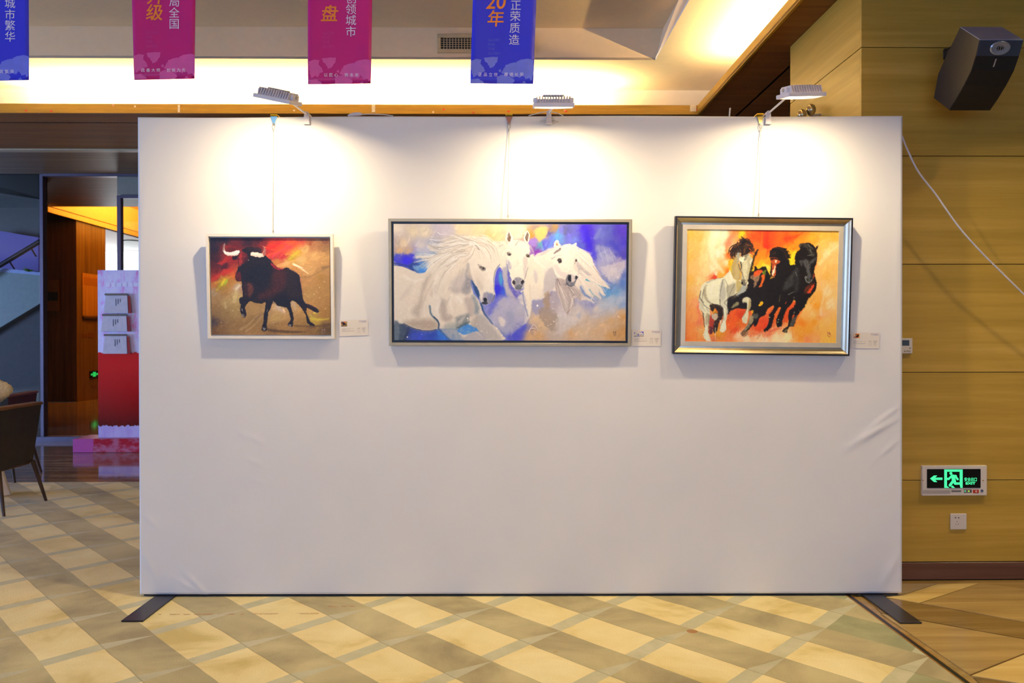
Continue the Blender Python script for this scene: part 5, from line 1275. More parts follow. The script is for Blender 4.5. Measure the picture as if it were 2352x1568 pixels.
# ---- the three white horses
def paint_white():
    fa, fb, fc = tf(890, 500, 5.314), tf(1120, 500, 5.317), tf(1200, 500, 5.315)
    ga = lambda L: [(890 + x / 5.314, 500 + y / 5.314, c) for x, y, c in L]; gb = lambda L: [(1120 + x / 5.317, 500 + y / 5.317, c) for x, y, c in L]; gc = lambda L: [(1200 + x / 5.315, 500 + y / 5.315, c) for x, y, c in L]
    A = Art(600, 300, [(902.2, 512.2), (1441.2, 515), (1436.7, 783.2), (904.7, 780.4)], 5)
    A.field(ga([(100, 120, 'e8dcc8'), (300, 150, 'e4d4b4'), (200, 300, 'e2cfae'), (450, 150, 'e6d8bc'), (620, 120, 'cfc4cc'), (700, 160, 'd4cad2'), (400, 330, 'd8d0cc'), (150, 380, 'dcb888'), (250, 400, 'd4b48c'), (330, 400, 'b0a8cc'), (120, 450, '6478c0'), (110, 500, '3c4cc8'),
                (220, 510, '3a2ce8'), (300, 470, '5a58d0'), (300, 580, '243c8c'), (400, 600, '6aa0dc'), (440, 620, '3a88e0'), (420, 430, '9ab0d0'), (560, 430, '6c94c4'), (900, 130, 'f0dfb8'), (1100, 150, 'f4dcae'), (1250, 190, 'f6d090'), (1350, 220, 'f8d8a0'), (1000, 250, 'ecdcb8'),
                (120, 1300, '4a5868'), (120, 1450, '5c6870'), (200, 1420, '38405c'), (300, 1420, '3850c0'), (400, 1440, '3c50d0'), (550, 1420, '2c48b8'), (650, 1420, '3878d8'), (250, 1340, '2c3c70'), (480, 1400, '4058c0'), (960, 1360, '3c88d8'), (1000, 1330, '3c90e0'), (930, 1400, '3c80d0'),
                (1350, 900, '3c3ce0'), (1350, 700, '6c68e0'), (1380, 750, '48a8d8'), (1300, 1050, '7c80d8'), (1250, 1150, '8c90cc'), (1400, 1050, 'b8b4cc'), (1450, 1200, 'b0accc'), (1400, 1400, '9098c0'), (1500, 1450, '5c60d0'), (1350, 1300, 'a0a4c0'), (600, 800, 'd8ccb8'), (300, 900, 'e4d8c4')])
            + gb([(100, 120, 'f8dfb0'), (300, 120, 'fbe6c0'), (400, 150, 'fce8c8'), (590, 100, 'a89488'), (680, 170, 'f0c070'), (640, 230, 'f4c880'), (540, 200, 'e09840'), (830, 110, 'b08c60'), (760, 170, '6860a8'), (900, 150, '7878d8'), (560, 290, 'a080d8'), (600, 400, '9040b8'), (650, 330, '60b0c8'),
                  (720, 300, '6c70e0'), (800, 250, '6a80f0'), (880, 220, '68a0e8'), (150, 700, '48b0d0'), (110, 850, '2c28e8'), (170, 900, '3c60d8'), (270, 750, '3030c8'), (330, 900, '5c60c8'), (230, 1050, 'c0bcd0'), (300, 1150, 'a8acc8'), (400, 1100, 'd0c8c8'), (250, 1350, '8c98c0'), (350, 1430, '4848d8'),
                  (420, 1350, '6068c8'), (100, 1200, 'b8b8d0'), (170, 1250, 'dcd4cc')])
            + gc([(300, 330, '7070e8'), (430, 200, '70a0e8'), (560, 140, '6060b0'), (600, 200, '6c68d8'), (640, 270, '7080e0'), (780, 150, '4828d8'), (800, 250, '3c20e0'), (830, 330, '4028d8'), (700, 330, '5860d0'), (950, 200, '6870c8'), (1050, 150, '5860c0'), (1150, 150, '4c40c0'), (1250, 150, '5438c8'), (1250, 300, '4838c8'),
                  (1150, 350, '4a48c8'), (1050, 300, '5458c4'), (950, 350, '6a70c0'), (900, 440, '5048d8'), (1000, 430, '9098c8'), (1080, 480, 'a8a8cc'), (1180, 450, '5a58c0'), (1250, 450, '4c40b8'), (1200, 560, 'b0a8c0'), (1100, 640, 'd0c8cc'), (1000, 600, 'a8a8cc'), (1160, 700, 'c0b8cc'), (1230, 700, '6478c0'),
                  (1230, 800, '5c80c8'), (1100, 850, '6c90c8'), (1050, 780, '7888c8'), (1150, 920, '6c9cd0'), (1050, 920, '5c98d0'), (1100, 1000, 'a8b8d0'), (1200, 980, 'a8b4d0'), (1220, 1050, '90a8d0'), (1000, 1080, 'b8bcc8'), (1100, 1100, 'c4c0c4'), (900, 1100, 'd0c8c4'), (800, 1000, 'a8a8c8'), (850, 1040, '9498c4'),
                  (1200, 1150, 'd0b088'), (1250, 1200, 'd0a060'), (1100, 1250, 'd4b080'), (1000, 1300, 'd8b890'), (1250, 1400, 'c89858'), (1100, 1450, 'd0a468'), (900, 1400, 'd4b48c'), (700, 1400, 'd8bc98'), (600, 1420, 'd8b080'), (500, 1350, 'd0c0b0'), (400, 1400, 'c8b8a8'), (200, 1450, 'd4ac78'), (100, 1450, 'd8b080'),
                  (250, 1300, 'd8bc94'), (150, 1250, 'dcc098'), (700, 1200, 'd8c8b4'), (800, 1300, 'd4bca0'), (600, 1250, 'ccc4c0'), (500, 1200, 'd0c8c8')]), 2.9, 12)
    A.brush(900, 16, 6, .55, .9, .9, .15)
    def PA(p, *a, **k): A.poly(fa(*p), *a, **k)
    def PB(p, *a, **k): A.poly(fb(*p), *a, **k)
    def PC(p, *a, **k): A.poly(fc(*p), *a, **k)
    def SA(p, *a, **k): A.stroke(fa(*p), *a, **k)
    def SB(p, *a, **k): A.stroke(fb(*p), *a, **k)
    def SC_(p, *a, **k): A.stroke(fc(*p), *a, **k)
    # sky accents
    for p, c, w0, w1 in (([(250, 380), (300, 300)], '8ab0ff', 5, 2), ([(330, 350), (390, 240)], '6aa0f0', 7, 3), ([(270, 360), (250, 290)], '5048e0', 4, 2), ([(420, 260), (440, 130)], '5ab0e8', 8, 3), ([(520, 190), (540, 100)], '707090', 5, 2), ([(590, 280), (560, 180)], '7a78e8', 8, 4),
                         ([(760, 120), (800, 260), (840, 380)], '3a1ce0', 14, 8), ([(720, 150), (760, 280)], '4a30e8', 8, 3), ([(830, 130), (860, 250)], '5038d0', 6, 3), ([(820, 400), (930, 440)], '4a3ce0', 9, 2), ([(1180, 110), (1230, 250)], '4c34c4', 12, 6), ([(1100, 300), (1200, 420)], '4440c4', 12, 6),
                         ([(150, 430), (200, 400)], '8a38b8', 9, 4), ([(100, 290), (160, 330)], 'a888e0', 12, 6), ([(900, 240), (960, 130)], '7c84c8', 10, 5)):
        SC_(p, c, w0, w1, 2.2, .6)
    PC([(160, 130), (250, 100), (320, 120), (300, 190), (250, 250), (200, 270), (160, 220)], 'f4c878', 2, .85); PC([(320, 110), (420, 95), (450, 100), (380, 150), (330, 170)], 'a8885c', 2, .6); PC([(80, 170), (150, 220), (100, 240)], 'e89a40', 1.5, .8)
    PC([(900, 360), (980, 330), (1060, 360), (1120, 430), (1150, 520), (1040, 560), (950, 600), (920, 500)], 'a4a6cc', 3, .55, wob=3); PC([(960, 600), (1080, 570), (1180, 540), (1250, 520), (1240, 640), (1170, 740), (1110, 790), (1040, 740)], 'cfc8d0', 3, .7, wob=3)
    PC([(930, 1060), (1030, 980), (1130, 945), (1235, 970), (1190, 1070), (1050, 1110), (950, 1110)], 'b4c0d0', 2.5, .55); PC([(1140, 560), (1250, 520), (1245, 580), (1180, 620)], 'b8b0c4', 2, .5)
    for k in range(14): A.stroke(fc((930 + k * 14, 360 + (k % 5) * 30), (960 + k * 15, 480 + (k % 4) * 30)), 'c4c4d8', 1.2, .4, .6, .5)
    # horse 3 (right): neck and chest, then head and mane
    PC([(150, 460), (190, 425), (260, 410), (330, 380), (400, 345), (480, 330), (560, 315), (640, 330), (720, 380), (840, 455), (880, 560), (940, 700), (1070, 855), (960, 830), (1020, 950), (930, 900), (960, 990), (860, 960), (900, 1040), (780, 1000), (700, 1000), (640, 980), (560, 1180), (520, 1140), (450, 980), (410, 900), (330, 900), (250, 980), (120, 1000), (60, 1100), (40, 900), (60, 700), (110, 560)], 'f2e8d8', 2, 1, col2='ddd2c8', g0=fc((400, 500))[0], g1=fc((400, 1050))[0], lift=.15)
    PC([(320, 620), (400, 620), (430, 730), (400, 830), (330, 900), (260, 900), (270, 740)], 'b8b2b8', 3, .75); PC([(160, 660), (190, 660), (180, 800), (150, 800)], 'c8c0bc', 2.5, .7); PC([(250, 700), (330, 640), (360, 800), (270, 900)], 'c8c0c0', 4, .6)
    PC([(420, 740), (540, 760), (640, 830), (720, 930), (700, 1000), (620, 950), (560, 1180), (520, 1120), (450, 960), (410, 860)], 'a89a98', 2.5, .8); PC([(430, 760), (500, 860), (560, 1000), (540, 1160), (470, 1000), (420, 850)], 'cfc4bc', 2, .8)
    for p, c in (([(420, 750), (450, 900), (530, 1160)], '6c6068'), ([(430, 740), (500, 900), (560, 1010)], '5c5460'), ([(410, 790), (415, 950), (400, 1080)], '8a808c'), ([(540, 1160), (610, 1080), (630, 960)], '9a7a70'), ([(560, 840), (640, 950), (710, 1000)], '887c7c'), ([(630, 970), (650, 1140)], '8c8a9c'), ([(700, 880), (760, 1010)], 'a09490')): SC_(p, c, 1.6, .5, .5, .75)
    for p in ([(450, 800), (520, 950), (560, 1100)], [(440, 850), (480, 1000), (520, 1140)], [(600, 860), (680, 960), (740, 1010)], [(560, 900), (600, 1000), (570, 1140)], [(620, 830), (700, 900), (770, 1000)]): A.hair(fc(*p), ['d8ccc4', 'b0a4a0', 'ece4d8'], 8, 4, .9, .7)
    SC_([(780, 750), (860, 780), (950, 830), (1060, 860)], '2a9ab8', 3.5, .5, .9, .8); SC_([(720, 840), (760, 930), (840, 980), (900, 1040)], '5a78b8', 8, 2, 1.5, .7); SC_([(820, 870), (870, 940), (940, 980)], '3a8ab0', 3.5, .6, .9, .8); SC_([(900, 1000), (850, 1100)], 'a8a8c8', 3, 1, 1, .6)
    PC([(660, 520), (720, 580), (790, 650), (870, 690), (760, 700), (690, 660)], 'b8aeb0', 3, .75); SC_([(870, 590), (960, 700), (1040, 740)], '9a8a98', 3, 1, 1, .6); SC_([(860, 580), (930, 680)], 'd8b090', 2, 1, 1, .6)
    for p in ([(560, 340), (680, 380), (840, 455)], [(620, 360), (740, 430), (880, 560)], [(660, 420), (780, 540), (900, 680)], [(690, 520), (820, 640), (950, 760), (1070, 850)], [(700, 640), (820, 740), (960, 850), (1020, 950)], [(690, 700), (780, 820), (860, 960)], [(720, 480), (860, 590), (940, 700)], [(700, 740), (760, 860), (850, 960)], [(800, 720), (900, 800), (980, 960)]):
        A.hair(fc(*p), ['fffaf0', 'f4ecdc', 'd8ccc0', 'ece0d0'], 13, 4.5, 1.1, .85, .6)
    for p in ([(160, 460), (260, 420), (380, 360)], [(200, 470), (300, 410), (400, 370)]): A.hair(fc(*p), ['fffaf0', 'e0d6c8', 'b8b0b8'], 9, 3, .8, .8, .6)
    PC([(385, 400), (440, 360), (520, 330), (600, 330), (640, 380), (650, 480), (650, 560), (655, 640), (680, 700), (660, 780), (630, 825), (570, 832), (535, 790), (520, 720), (440, 720), (390, 650), (375, 560), (360, 490)], 'f6ecdc', 1.2, 1, lift=.2)
    PC([(390, 600), (450, 690), (530, 720), (560, 690), (480, 640), (420, 560)], 'd8ccc8', 2.5, .6); PC([(480, 400), (560, 380), (580, 520), (560, 640), (500, 560)], 'fbf2e2', 3, .7); PC([(630, 480), (655, 520), (655, 640), (630, 600)], 'e0d4c8', 2, .7)
    PC([(545, 700), (600, 690), (660, 720), (680, 720), (650, 790), (610, 830), (560, 825), (530, 770)], '6a6a78', 1.4, .9); PC([(560, 690), (600, 705), (600, 760), (575, 770), (555, 730)], '1c1a1e', .8, 1); PC([(650, 700), (676, 710), (670, 745), (650, 750)], '24222a', .8, 1); PC([(600, 700), (640, 690), (645, 760), (605, 780)], 'e8dcd4', 1, .8)
    SC_([(535, 780), (580, 832), (640, 815)], '3a3844', 1.6, .8, .5, .9); PC([(432, 500), (460, 488), (486, 510), (478, 540), (445, 540)], '4a3e38', .7, 1); A.dab(*fc((459, 518))[0], 1.9, '14100e'); A.dab(*fc((452, 512))[0], .6, 'f0e8e0'); SC_([(425, 510), (455, 485), (490, 500)], '6a5e5c', 1, .6, .4, .9); PC([(650, 500), (665, 510), (660, 530), (648, 525)], '3a3434', .6, .9)
    PC([(380, 345), (395, 290), (425, 262), (460, 310), (465, 340), (430, 350)], 'f8f0e0', .8, 1, lift=.4); PC([(415, 300), (430, 295), (438, 330), (418, 335)], 'a06838', .8, .85); PC([(600, 330), (640, 305), (668, 298), (655, 345), (625, 350)], 'f8f0e0', .8, 1)
    PC([(380, 430), (410, 395), (470, 365), (470, 385), (420, 420)], '6c6068', 1.2, .85); SC_([(360, 500), (410, 460), (480, 450)], 'b0a4a0', 1.4, .6, .5, .8); SC_([(350, 490), (420, 470)], '9a9090', 1, .5, .5, .7)
    A.hair(fc((520, 340), (600, 390), (700, 420)), ['fffaf0', 'e8dcc8'], 12, 6, .9, .9, .7)
    # taupe and violet clouds under horse 3
    PC([(130, 990), (200, 1000), (260, 980), (250, 1060), (260, 1130), (200, 1170), (140, 1150), (120, 1070)], '9a9cc0', 2, .8, wob=3); PC([(260, 930), (320, 900), (340, 980), (320, 1100), (270, 1080)], 'a89070', 2.5, .75, wob=3); PC([(200, 1130), (290, 1080), (400, 1140), (440, 1240), (440, 1370), (340, 1370), (240, 1270)], 'a49484', 3, .8, wob=3)
    PC([(400, 900), (430, 900), (440, 1050), (400, 1170), (340, 1100), (350, 930)], 'b4aab0', 2.5, .6); PC([(430, 1180), (560, 1210), (680, 1060), (760, 1180), (600, 1340), (470, 1420), (400, 1380)], 'd4ccc8', 5, .6, wob=4); PC([(650, 1180), (720, 1160), (700, 1230)], 'a4aac4', 3, .5)
    # horse 2 (middle): neck, body
    PB([(60, 290), (130, 280), (220, 280), (240, 400), (230, 520), (240, 640), (300, 740), (300, 850), (420, 880), (440, 790), (480, 620), (500, 470), (560, 440), (570, 470), (600, 560), (680, 560), (690, 760), (640, 960), (540, 1010), (520, 1180), (440, 1300), (470, 1000), (400, 900), (380, 980), (300, 950), (220, 880), (170, 640), (120, 560), (80, 400)], 'f0e6d2', 2, 1, lift=.1)
    PB([(170, 620), (240, 600), (250, 760), (290, 900), (360, 1000), (300, 1020), (220, 920), (190, 760)], 'b4b0c0', 3, .9); PB([(240, 640), (290, 720), (290, 800), (340, 880), (400, 890), (360, 980), (300, 920), (250, 800)], '5450c0', 3, .85); PB([(230, 520), (300, 600), (290, 640), (240, 600)], 'b8b4c4', 3, .7)
    PB([(90, 640), (140, 600), (180, 660), (180, 800), (130, 880), (80, 900), (75, 740)], '5850dc', 2.5, .8); PB([(140, 660), (175, 680), (170, 820), (140, 780)], '44b0d4', 2.5, .75); PB([(80, 820), (150, 830), (130, 910), (80, 910)], '2420e4', 2.5, .8); PB([(20, 1100), (90, 960), (190, 940), (120, 1060), (20, 1180)], '6c70d4', 4, .7)
    PB([(120, 1020), (220, 980), (330, 1000), (420, 1020), (470, 1100), (480, 1250), (400, 1350), (250, 1420), (120, 1330), (50, 1200)], 'b8b6ca', 6, .75, wob=4); PB([(240, 1140), (310, 1150), (320, 1260), (260, 1300), (230, 1220)], '9aa0c0', 5, .6); PB([(130, 1220), (180, 1215), (220, 1290), (170, 1325)], 'e6ded6', 2.5, .9)
    PB([(380, 960), (440, 920), (470, 1000), (480, 1060), (400, 1040)], 'e8dfd2', 2.5, .8); SB([(430, 900), (440, 1000), (490, 1200)], '7480b0', 3, 2, 1.2, .7); PB([(300, 1440), (400, 1330), (470, 1300), (400, 1420), (340, 1490)], '5458d4', 4, .8); PB([(560, 640), (600, 660), (610, 760), (580, 790)], 'ccc4c4', 3, .7); SB([(570, 480), (640, 560), (700, 600)], 'fff8ea', 5, 2, 2, .6)
    PB([(500, 820), (560, 800), (660, 900), (680, 970), (560, 1000), (510, 960)], 'ece2d2', 4, .7); SB([(515, 800), (520, 1000)], 'd8ccb4', 2, 1, 1, .6)
    # face of horse 2
    PB([(240, 300), (300, 270), (380, 270), (450, 280), (500, 310), (515, 400), (505, 480), (490, 600), (465, 700), (450, 790), (420, 860), (360, 878), (320, 850), (290, 790), (280, 720), (255, 640), (235, 540), (230, 420)], 'f8efdc', 1.3, 1, lift=.2)
    PB([(440, 470), (490, 500), (470, 660), (445, 740), (435, 600)], 'd0c6c0', 3, .75); PB([(245, 500), (290, 580), (275, 620), (250, 600)], 'b0acc0', 2, .8); SB([(238, 560), (265, 680), (290, 750)], '7c7c90', 1.3, .8, .5, .7); SB([(490, 600), (465, 690), (445, 760)], '6c6878', 1.6, .9, .5, .7); SB([(365, 500), (370, 570)], 'd8c8a8', 2, 1, 1, .5)
    PB([(320, 740), (370, 715), (420, 740), (450, 780), (420, 850), (370, 876), (330, 850), (300, 790)], '8a8a98', 2, .9); PB([(330, 840), (380, 805), (420, 830), (400, 870), (355, 876)], '62666e', 1.5, .9); PB([(296, 770), (315, 752), (335, 780), (325, 806), (302, 796)], '2a2020', .8, 1); PB([(408, 770), (428, 752), (440, 775), (428, 800), (410, 798)], '2a2020', .8, 1)
    SB([(290, 775), (310, 745), (338, 760)], 'f4ecdf', 1.6, .8, .5, .9); SB([(405, 765), (430, 742), (450, 775)], 'f4ecdf', 1.4, .8, .5, .9); SB([(300, 800), (330, 845)], 'f0e6da', 3, 2, .8, .8); SB([(440, 800), (420, 850)], 'e0d8d4', 2, 1.5, .8, .7)
    for x, y, s_ in ((262, 440, 1), (494, 458, -1)):
        PB([(x - 26, y - 12), (x, y - 24), (x + 24, y), (x + 10, y + 22), (x - 16, y + 14)], '6c6058', .9, .85); A.dab(*fb((x, y))[0], 2.6, '2a1c14'); A.dab(*fb((x - 5, y - 6))[0], .6, 'f4f0e8')
    SB([(235, 420), (262, 408), (290, 430)], '8a7c74', 1.2, .7, .5, .9); SB([(475, 440), (495, 428), (515, 445)], '8a7c74', 1.2, .7, .5, .9)
    PB([(222, 270), (225, 210), (255, 160), (300, 210), (310, 270), (270, 300)], 'faf2e2', .9, 1, lift=.4); PB([(240, 250), (262, 172), (282, 240), (262, 288)], '6a4a34', 1, .9); PB([(258, 170), (272, 200), (266, 220), (252, 210)], '9a9090', 1, .7)
    PB([(440, 250), (455, 190), (485, 150), (510, 190), (512, 250), (485, 300)], 'faf2e2', .9, 1, lift=.4); PB([(460, 240), (485, 170), (498, 210), (485, 280)], '5a4030', 1, .9)
    SB([(340, 330), (375, 280), (400, 300)], '9a9094', 2, 1, .8, .7); A.hair(fb((370, 280), (440, 290), (520, 350), (570, 460)), ['fffaf0', 'ece0d0', 'cfc4c0'], 14, 5, .9, .85, .6); SB([(520, 330), (555, 400), (570, 460)], 'a8a4c0', 2, 1, .9, .6); SB([(140, 340), (190, 320)], 'b0a498', 2, 1, .9, .7); SB([(150, 300), (80, 290)], 'd0c4b4', 1.5, .8, .8, .7)
    # horse 1 (left): body
    PA([(60, 568), (140, 575), (230, 602), (310, 642), (390, 662), (450, 650), (520, 560), (640, 440), (760, 360), (900, 310), (1050, 300), (1200, 330), (1290, 430), (1320, 560), (1280, 700), (1020, 720), (1040, 900), (1110, 1000), (1160, 1140), (1240, 1270), (1320, 1330), (1400, 1430), (1410, 1495),
        (960, 1495), (880, 1410), (835, 1345), (620, 1355), (560, 1358), (440, 1370), (300, 1340), (180, 1290), (60, 1260)], 'e8dcc8', 1.8, 1, wob=1.4, lift=.1)
    for p, c, so, al in (([(240, 1250), (400, 1230), (560, 1240), (610, 1300), (600, 1355), (440, 1365), (300, 1335), (190, 1280)], 'b0a08a', 5, .85), ([(300, 1130), (380, 1000), (430, 800), (490, 700), (520, 700), (450, 860), (420, 1020), (380, 1200)], 'b8aa98', 5, .75), ([(150, 980), (240, 850), (300, 800), (200, 960)], 'cfc4b4', 5, .6),
                         ([(520, 900), (560, 820), (590, 830), (570, 920), (540, 950)], 'c8bca8', 4, .6), ([(640, 980), (700, 1000), (720, 1150), (790, 1210), (720, 1260), (640, 1200), (620, 1100)], 'a89c90', 4, .75), ([(660, 1030), (740, 1180), (800, 1200), (740, 1220), (680, 1150)], 'c4b8ac', 4, .5),
                         ([(840, 1210), (930, 1180), (1000, 1160), (980, 1270), (900, 1320), (830, 1345), (830, 1280)], '7c8484', 3, .85), ([(870, 1240), (950, 1190), (930, 1240), (860, 1290)], 'd4cdc4', 2.5, .8), ([(840, 1330), (930, 1290), (1000, 1250), (960, 1310), (860, 1345)], '38505c', 2, .85),
                         ([(960, 600), (985, 560), (975, 690), (1025, 740), (1010, 870), (980, 920), (920, 920), (900, 850), (940, 740), (950, 660)], '8c8c94', 3, .85), ([(860, 680), (940, 600), (950, 700), (920, 850), (860, 900), (800, 860), (780, 780)], 'c4bcb8', 5, .75), ([(760, 840), (900, 880), (940, 920), (840, 910), (780, 900)], 'b4aca8', 4, .6),
                         ([(840, 920), (910, 920), (930, 1000), (890, 1060), (810, 990)], 'f0e6d6', 3.5, .8), ([(940, 980), (1020, 960), (1060, 1060), (1050, 1180), (1000, 1200), (960, 1100)], 'b8aca4', 4, .75), ([(1020, 940), (1060, 950), (1110, 1060), (1110, 1160), (1060, 1160), (1060, 1050)], '7c8c98', 3, .8),
                         ([(1080, 1180), (1180, 1190), (1260, 1300), (1350, 1400), (1380, 1490), (1200, 1490), (1060, 1380), (1040, 1320)], 'b4b0ac', 4, .85), ([(1000, 1310), (1090, 1190), (1100, 1340), (1120, 1375)], 'b8aca0', 4, .7), ([(640, 1350), (830, 1345), (900, 1430), (960, 1490), (780, 1490), (690, 1410)], 'b8b4b0', 3, .85),
                         ([(700, 1300), (820, 1270), (830, 1340), (700, 1350)], '9aa4a0', 4, .75), ([(640, 640), (760, 560), (900, 560), (960, 600), (860, 680), (760, 700), (680, 800), (600, 900), (620, 740)], 'eee4d2', 6, .6), ([(520, 1000), (620, 940), (640, 1200), (600, 1240), (540, 1160)], 'ece2d2', 5, .6)):
        PA(p, c, so * 1.7, al, wob=2)
    SA([(510, 1070), (530, 1170), (600, 1250), (625, 1290), (622, 1350)], '4c6880', 4, 3, 1.5, .8); SA([(560, 1200), (615, 1260), (618, 1340)], '2c3c54', 2.5, 2, 1, .85); SA([(620, 1350), (690, 1420), (760, 1490)], '3c5c8c', 3, 2, 1.2, .8); SA([(190, 1285), (320, 1345), (460, 1372), (600, 1362)], '343c54', 2, 1.2, .8, .85)
    SA([(60, 566), (150, 574), (260, 615), (380, 660)], '2c4488', 2.4, 1, .8, .8); PA([(300, 520), (350, 540), (400, 560), (470, 600), (460, 640), (400, 655), (320, 620), (250, 590), (200, 565), (260, 560)], '2c48a0', 2.5, .8); PA([(300, 580), (380, 570), (440, 560), (490, 600), (430, 640), (360, 640)], '88b8e0', 3, .8); PA([(390, 610), (470, 610), (450, 650), (380, 650)], '3c8ce8', 1.8, .8)
    PA([(80, 440), (180, 440), (300, 430), (330, 470), (280, 540), (150, 560), (75, 545)], '4038dc', 3.5, .6); PA([(180, 490), (260, 470), (290, 530), (210, 560)], '3424ec', 2.5, .8); SA([(75, 545), (170, 560), (300, 590)], '24388c', 4, 3, 1.5, .75); PA([(340, 380), (480, 330), (560, 380), (500, 420), (380, 420)], 'ccc8d4', 4, .7)
    PA([(850, 1360), (960, 1295), (1020, 1310), (1110, 1370), (1060, 1390), (960, 1420), (900, 1410)], '3c88dc', 2, .9); PA([(950, 1440), (1070, 1385), (1180, 1420), (1180, 1495), (960, 1495)], 'b4b0b4', 3, .85); SA([(1080, 1390), (1160, 1460)], 'd8ccc8', 4, 2, 1.5, .7)
    PA([(75, 1260), (160, 1290), (250, 1340), (210, 1430), (190, 1490), (70, 1490)], '4c5a6c', 3.5, .85); PA([(80, 1330), (140, 1330), (130, 1490), (80, 1490)], '76828a', 3, .7); SA([(250, 1345), (230, 1420), (200, 1480)], '2c3450', 6, 4, 2, .7)
    A.brush(900, 11, 2.6, .4, 1.0, .7, .1)
    # mane of horse 1
    PA([(470, 600), (480, 540), (420, 500), (340, 450), (480, 430), (600, 420), (520, 380), (490, 320), (620, 330), (700, 260), (820, 220), (960, 230), (1100, 220), (1220, 270), (1310, 380), (1340, 520), (1250, 480), (1150, 420), (1050, 400), (950, 460), (850, 480), (740, 560), (640, 620), (540, 660)], 'ece2d0', 5, .85, wob=3, lift=.25)
    SA([(330, 420), (440, 440), (580, 430), (620, 410)], '88a4c8', 3, 1, 1.2, .7)
    for p in ([(1060, 310), (860, 330), (700, 400), (560, 520), (470, 600)], [(1080, 290), (900, 280), (720, 340), (600, 400), (500, 400)], [(1100, 260), (950, 230), (800, 240), (620, 270), (500, 260)], [(1000, 320), (820, 380), (680, 470), (560, 560)], [(960, 430), (850, 450), (740, 540), (640, 600)], [(980, 400), (800, 430), (640, 540), (500, 640)],
              [(1090, 300), (900, 250), (760, 200), (620, 180)], [(900, 320), (720, 350), (560, 350), (490, 320)], [(700, 430), (560, 470), (400, 480), (300, 490)], [(760, 420), (600, 480), (480, 560), (420, 620)], [(1080, 230), (1180, 240), (1270, 310), (1330, 420)], [(1100, 330), (1200, 380), (1260, 500)], [(880, 480), (740, 580), (620, 680)], [(1200, 290), (1290, 380), (1310, 520)]):
        A.hair(fa(*p), ['fffaf0', 'f8f0e0', 'dccfba', 'b8ae9e', 'f4ecdc', 'c8bcae'], 24, 9, 1.0, .85, .8)
    for p in ([(610, 380), (760, 350), (900, 310)], [(630, 260), (760, 245), (850, 240)], [(480, 310), (530, 340), (610, 380)], [(800, 450), (880, 430), (960, 430)], [(720, 590), (800, 530), (860, 490)], [(560, 540), (640, 480)], [(600, 300), (700, 290)]): SA(p, 'a49a90', 1.2, .6, .5, .7); 
    for p in ([(615, 370), (765, 340), (905, 300)], [(870, 230), (970, 290)], [(510, 255), (630, 265), (740, 240)], [(1150, 225), (1230, 300)], [(610, 170), (640, 200)]): SA(p, 'fffdf6', 1.5, .6, .4, .9, .9)
    # head of horse 1
    PA([(1010, 420), (1080, 360), (1200, 350), (1290, 400), (1350, 500), (1365, 560), (1315, 640), (1295, 740), (1295, 840), (1305, 930), (1280, 1000), (1230, 1040), (1180, 1055), (1150, 1040), (1125, 990), (1115, 920), (1090, 860), (1050, 790), (1010, 710), (985, 640), (985, 540)], 'f0e6d4', 3.2, 1, wob=1.4, lift=.15)
    SA([(1345, 590), (1312, 650), (1296, 740), (1294, 850), (1303, 930)], 'f0e6d4', 4, 4, 1.2, .9)
    SA([(1000, 700), (1050, 790), (1090, 860), (1118, 930), (1130, 1000)], 'a8a2a0', 2.2, 1.4, 1.2, .7); SA([(985, 560), (975, 640), (1000, 720)], 'b4aca6', 5, 3, 3, .6); PA([(1060, 640), (1130, 660), (1170, 760), (1150, 900), (1110, 860), (1060, 760)], 'e0d4c2', 7, .6)
    for p, c, so, al in (([(1090, 740), (1150, 800), (1160, 870), (1120, 860), (1080, 800)], 'd4c8b8', 4, .7), ([(1200, 620), (1280, 640), (1290, 800), (1240, 760)], 'faf2e4', 5, .6), ([(1160, 940), (1200, 900), (1290, 930), (1290, 1000), (1230, 1035), (1180, 1050), (1155, 1030)], '8c8ca4', 3, .8), ([(1220, 920), (1290, 940), (1280, 990), (1230, 1010)], '7c84b4', 2.5, .7), ([(1170, 980), (1195, 968), (1215, 990), (1205, 1020), (1180, 1015)], '1c1c22', .9, 1), ([(1150, 1030), (1200, 1015), (1225, 1035), (1180, 1055)], '2c2c34', 1, .9),
                         ([(985, 560), (1010, 660), (1050, 760), (1020, 740), (985, 680)], 'b8aea4', 3, .7), ([(1110, 560), (1150, 570), (1130, 610), (1110, 600)], 'cfc0b4', 2, .7)): PA(p, c, so, al)
    PA([(1025, 750), (1060, 800), (1100, 860), (1120, 930), (1110, 980), (1070, 900), (1045, 830)], '24487c', 1.5, .9); SA([(1140, 1040), (1170, 1140), (1210, 1200), (1280, 1290)], '2c5078', 4, 1.5, 1.2, .85); SA([(1370, 560), (1310, 650), (1295, 760), (1300, 900)], '4c5878', 1.6, 1, .6, .75); SA([(1305, 930), (1280, 1000), (1220, 1040)], '484c64', 1.5, .8, .6, .8)
    PA([(1120, 590), (1150, 585), (1195, 605), (1190, 632), (1150, 630)], '5c544e', 1, .85); A.dab(*fa((1165, 606))[0], 2.5, '14110f'); A.dab(*fa((1158, 601))[0], .6, 'f0ece4'); SA([(1100, 560), (1130, 580), (1195, 600)], '7c7068', 1.4, .7, .5, .85); SA([(1120, 610), (1160, 640), (1195, 635)], 'b8aca0', 1.5, .8, .6, .8)
    PA([(1070, 320), (1090, 330), (1130, 385), (1100, 370)], '6c645e', 1, .85); SA([(1060, 300), (1110, 340), (1140, 390)], 'fffaf0', 2.4, 1, .6, .8, .6)
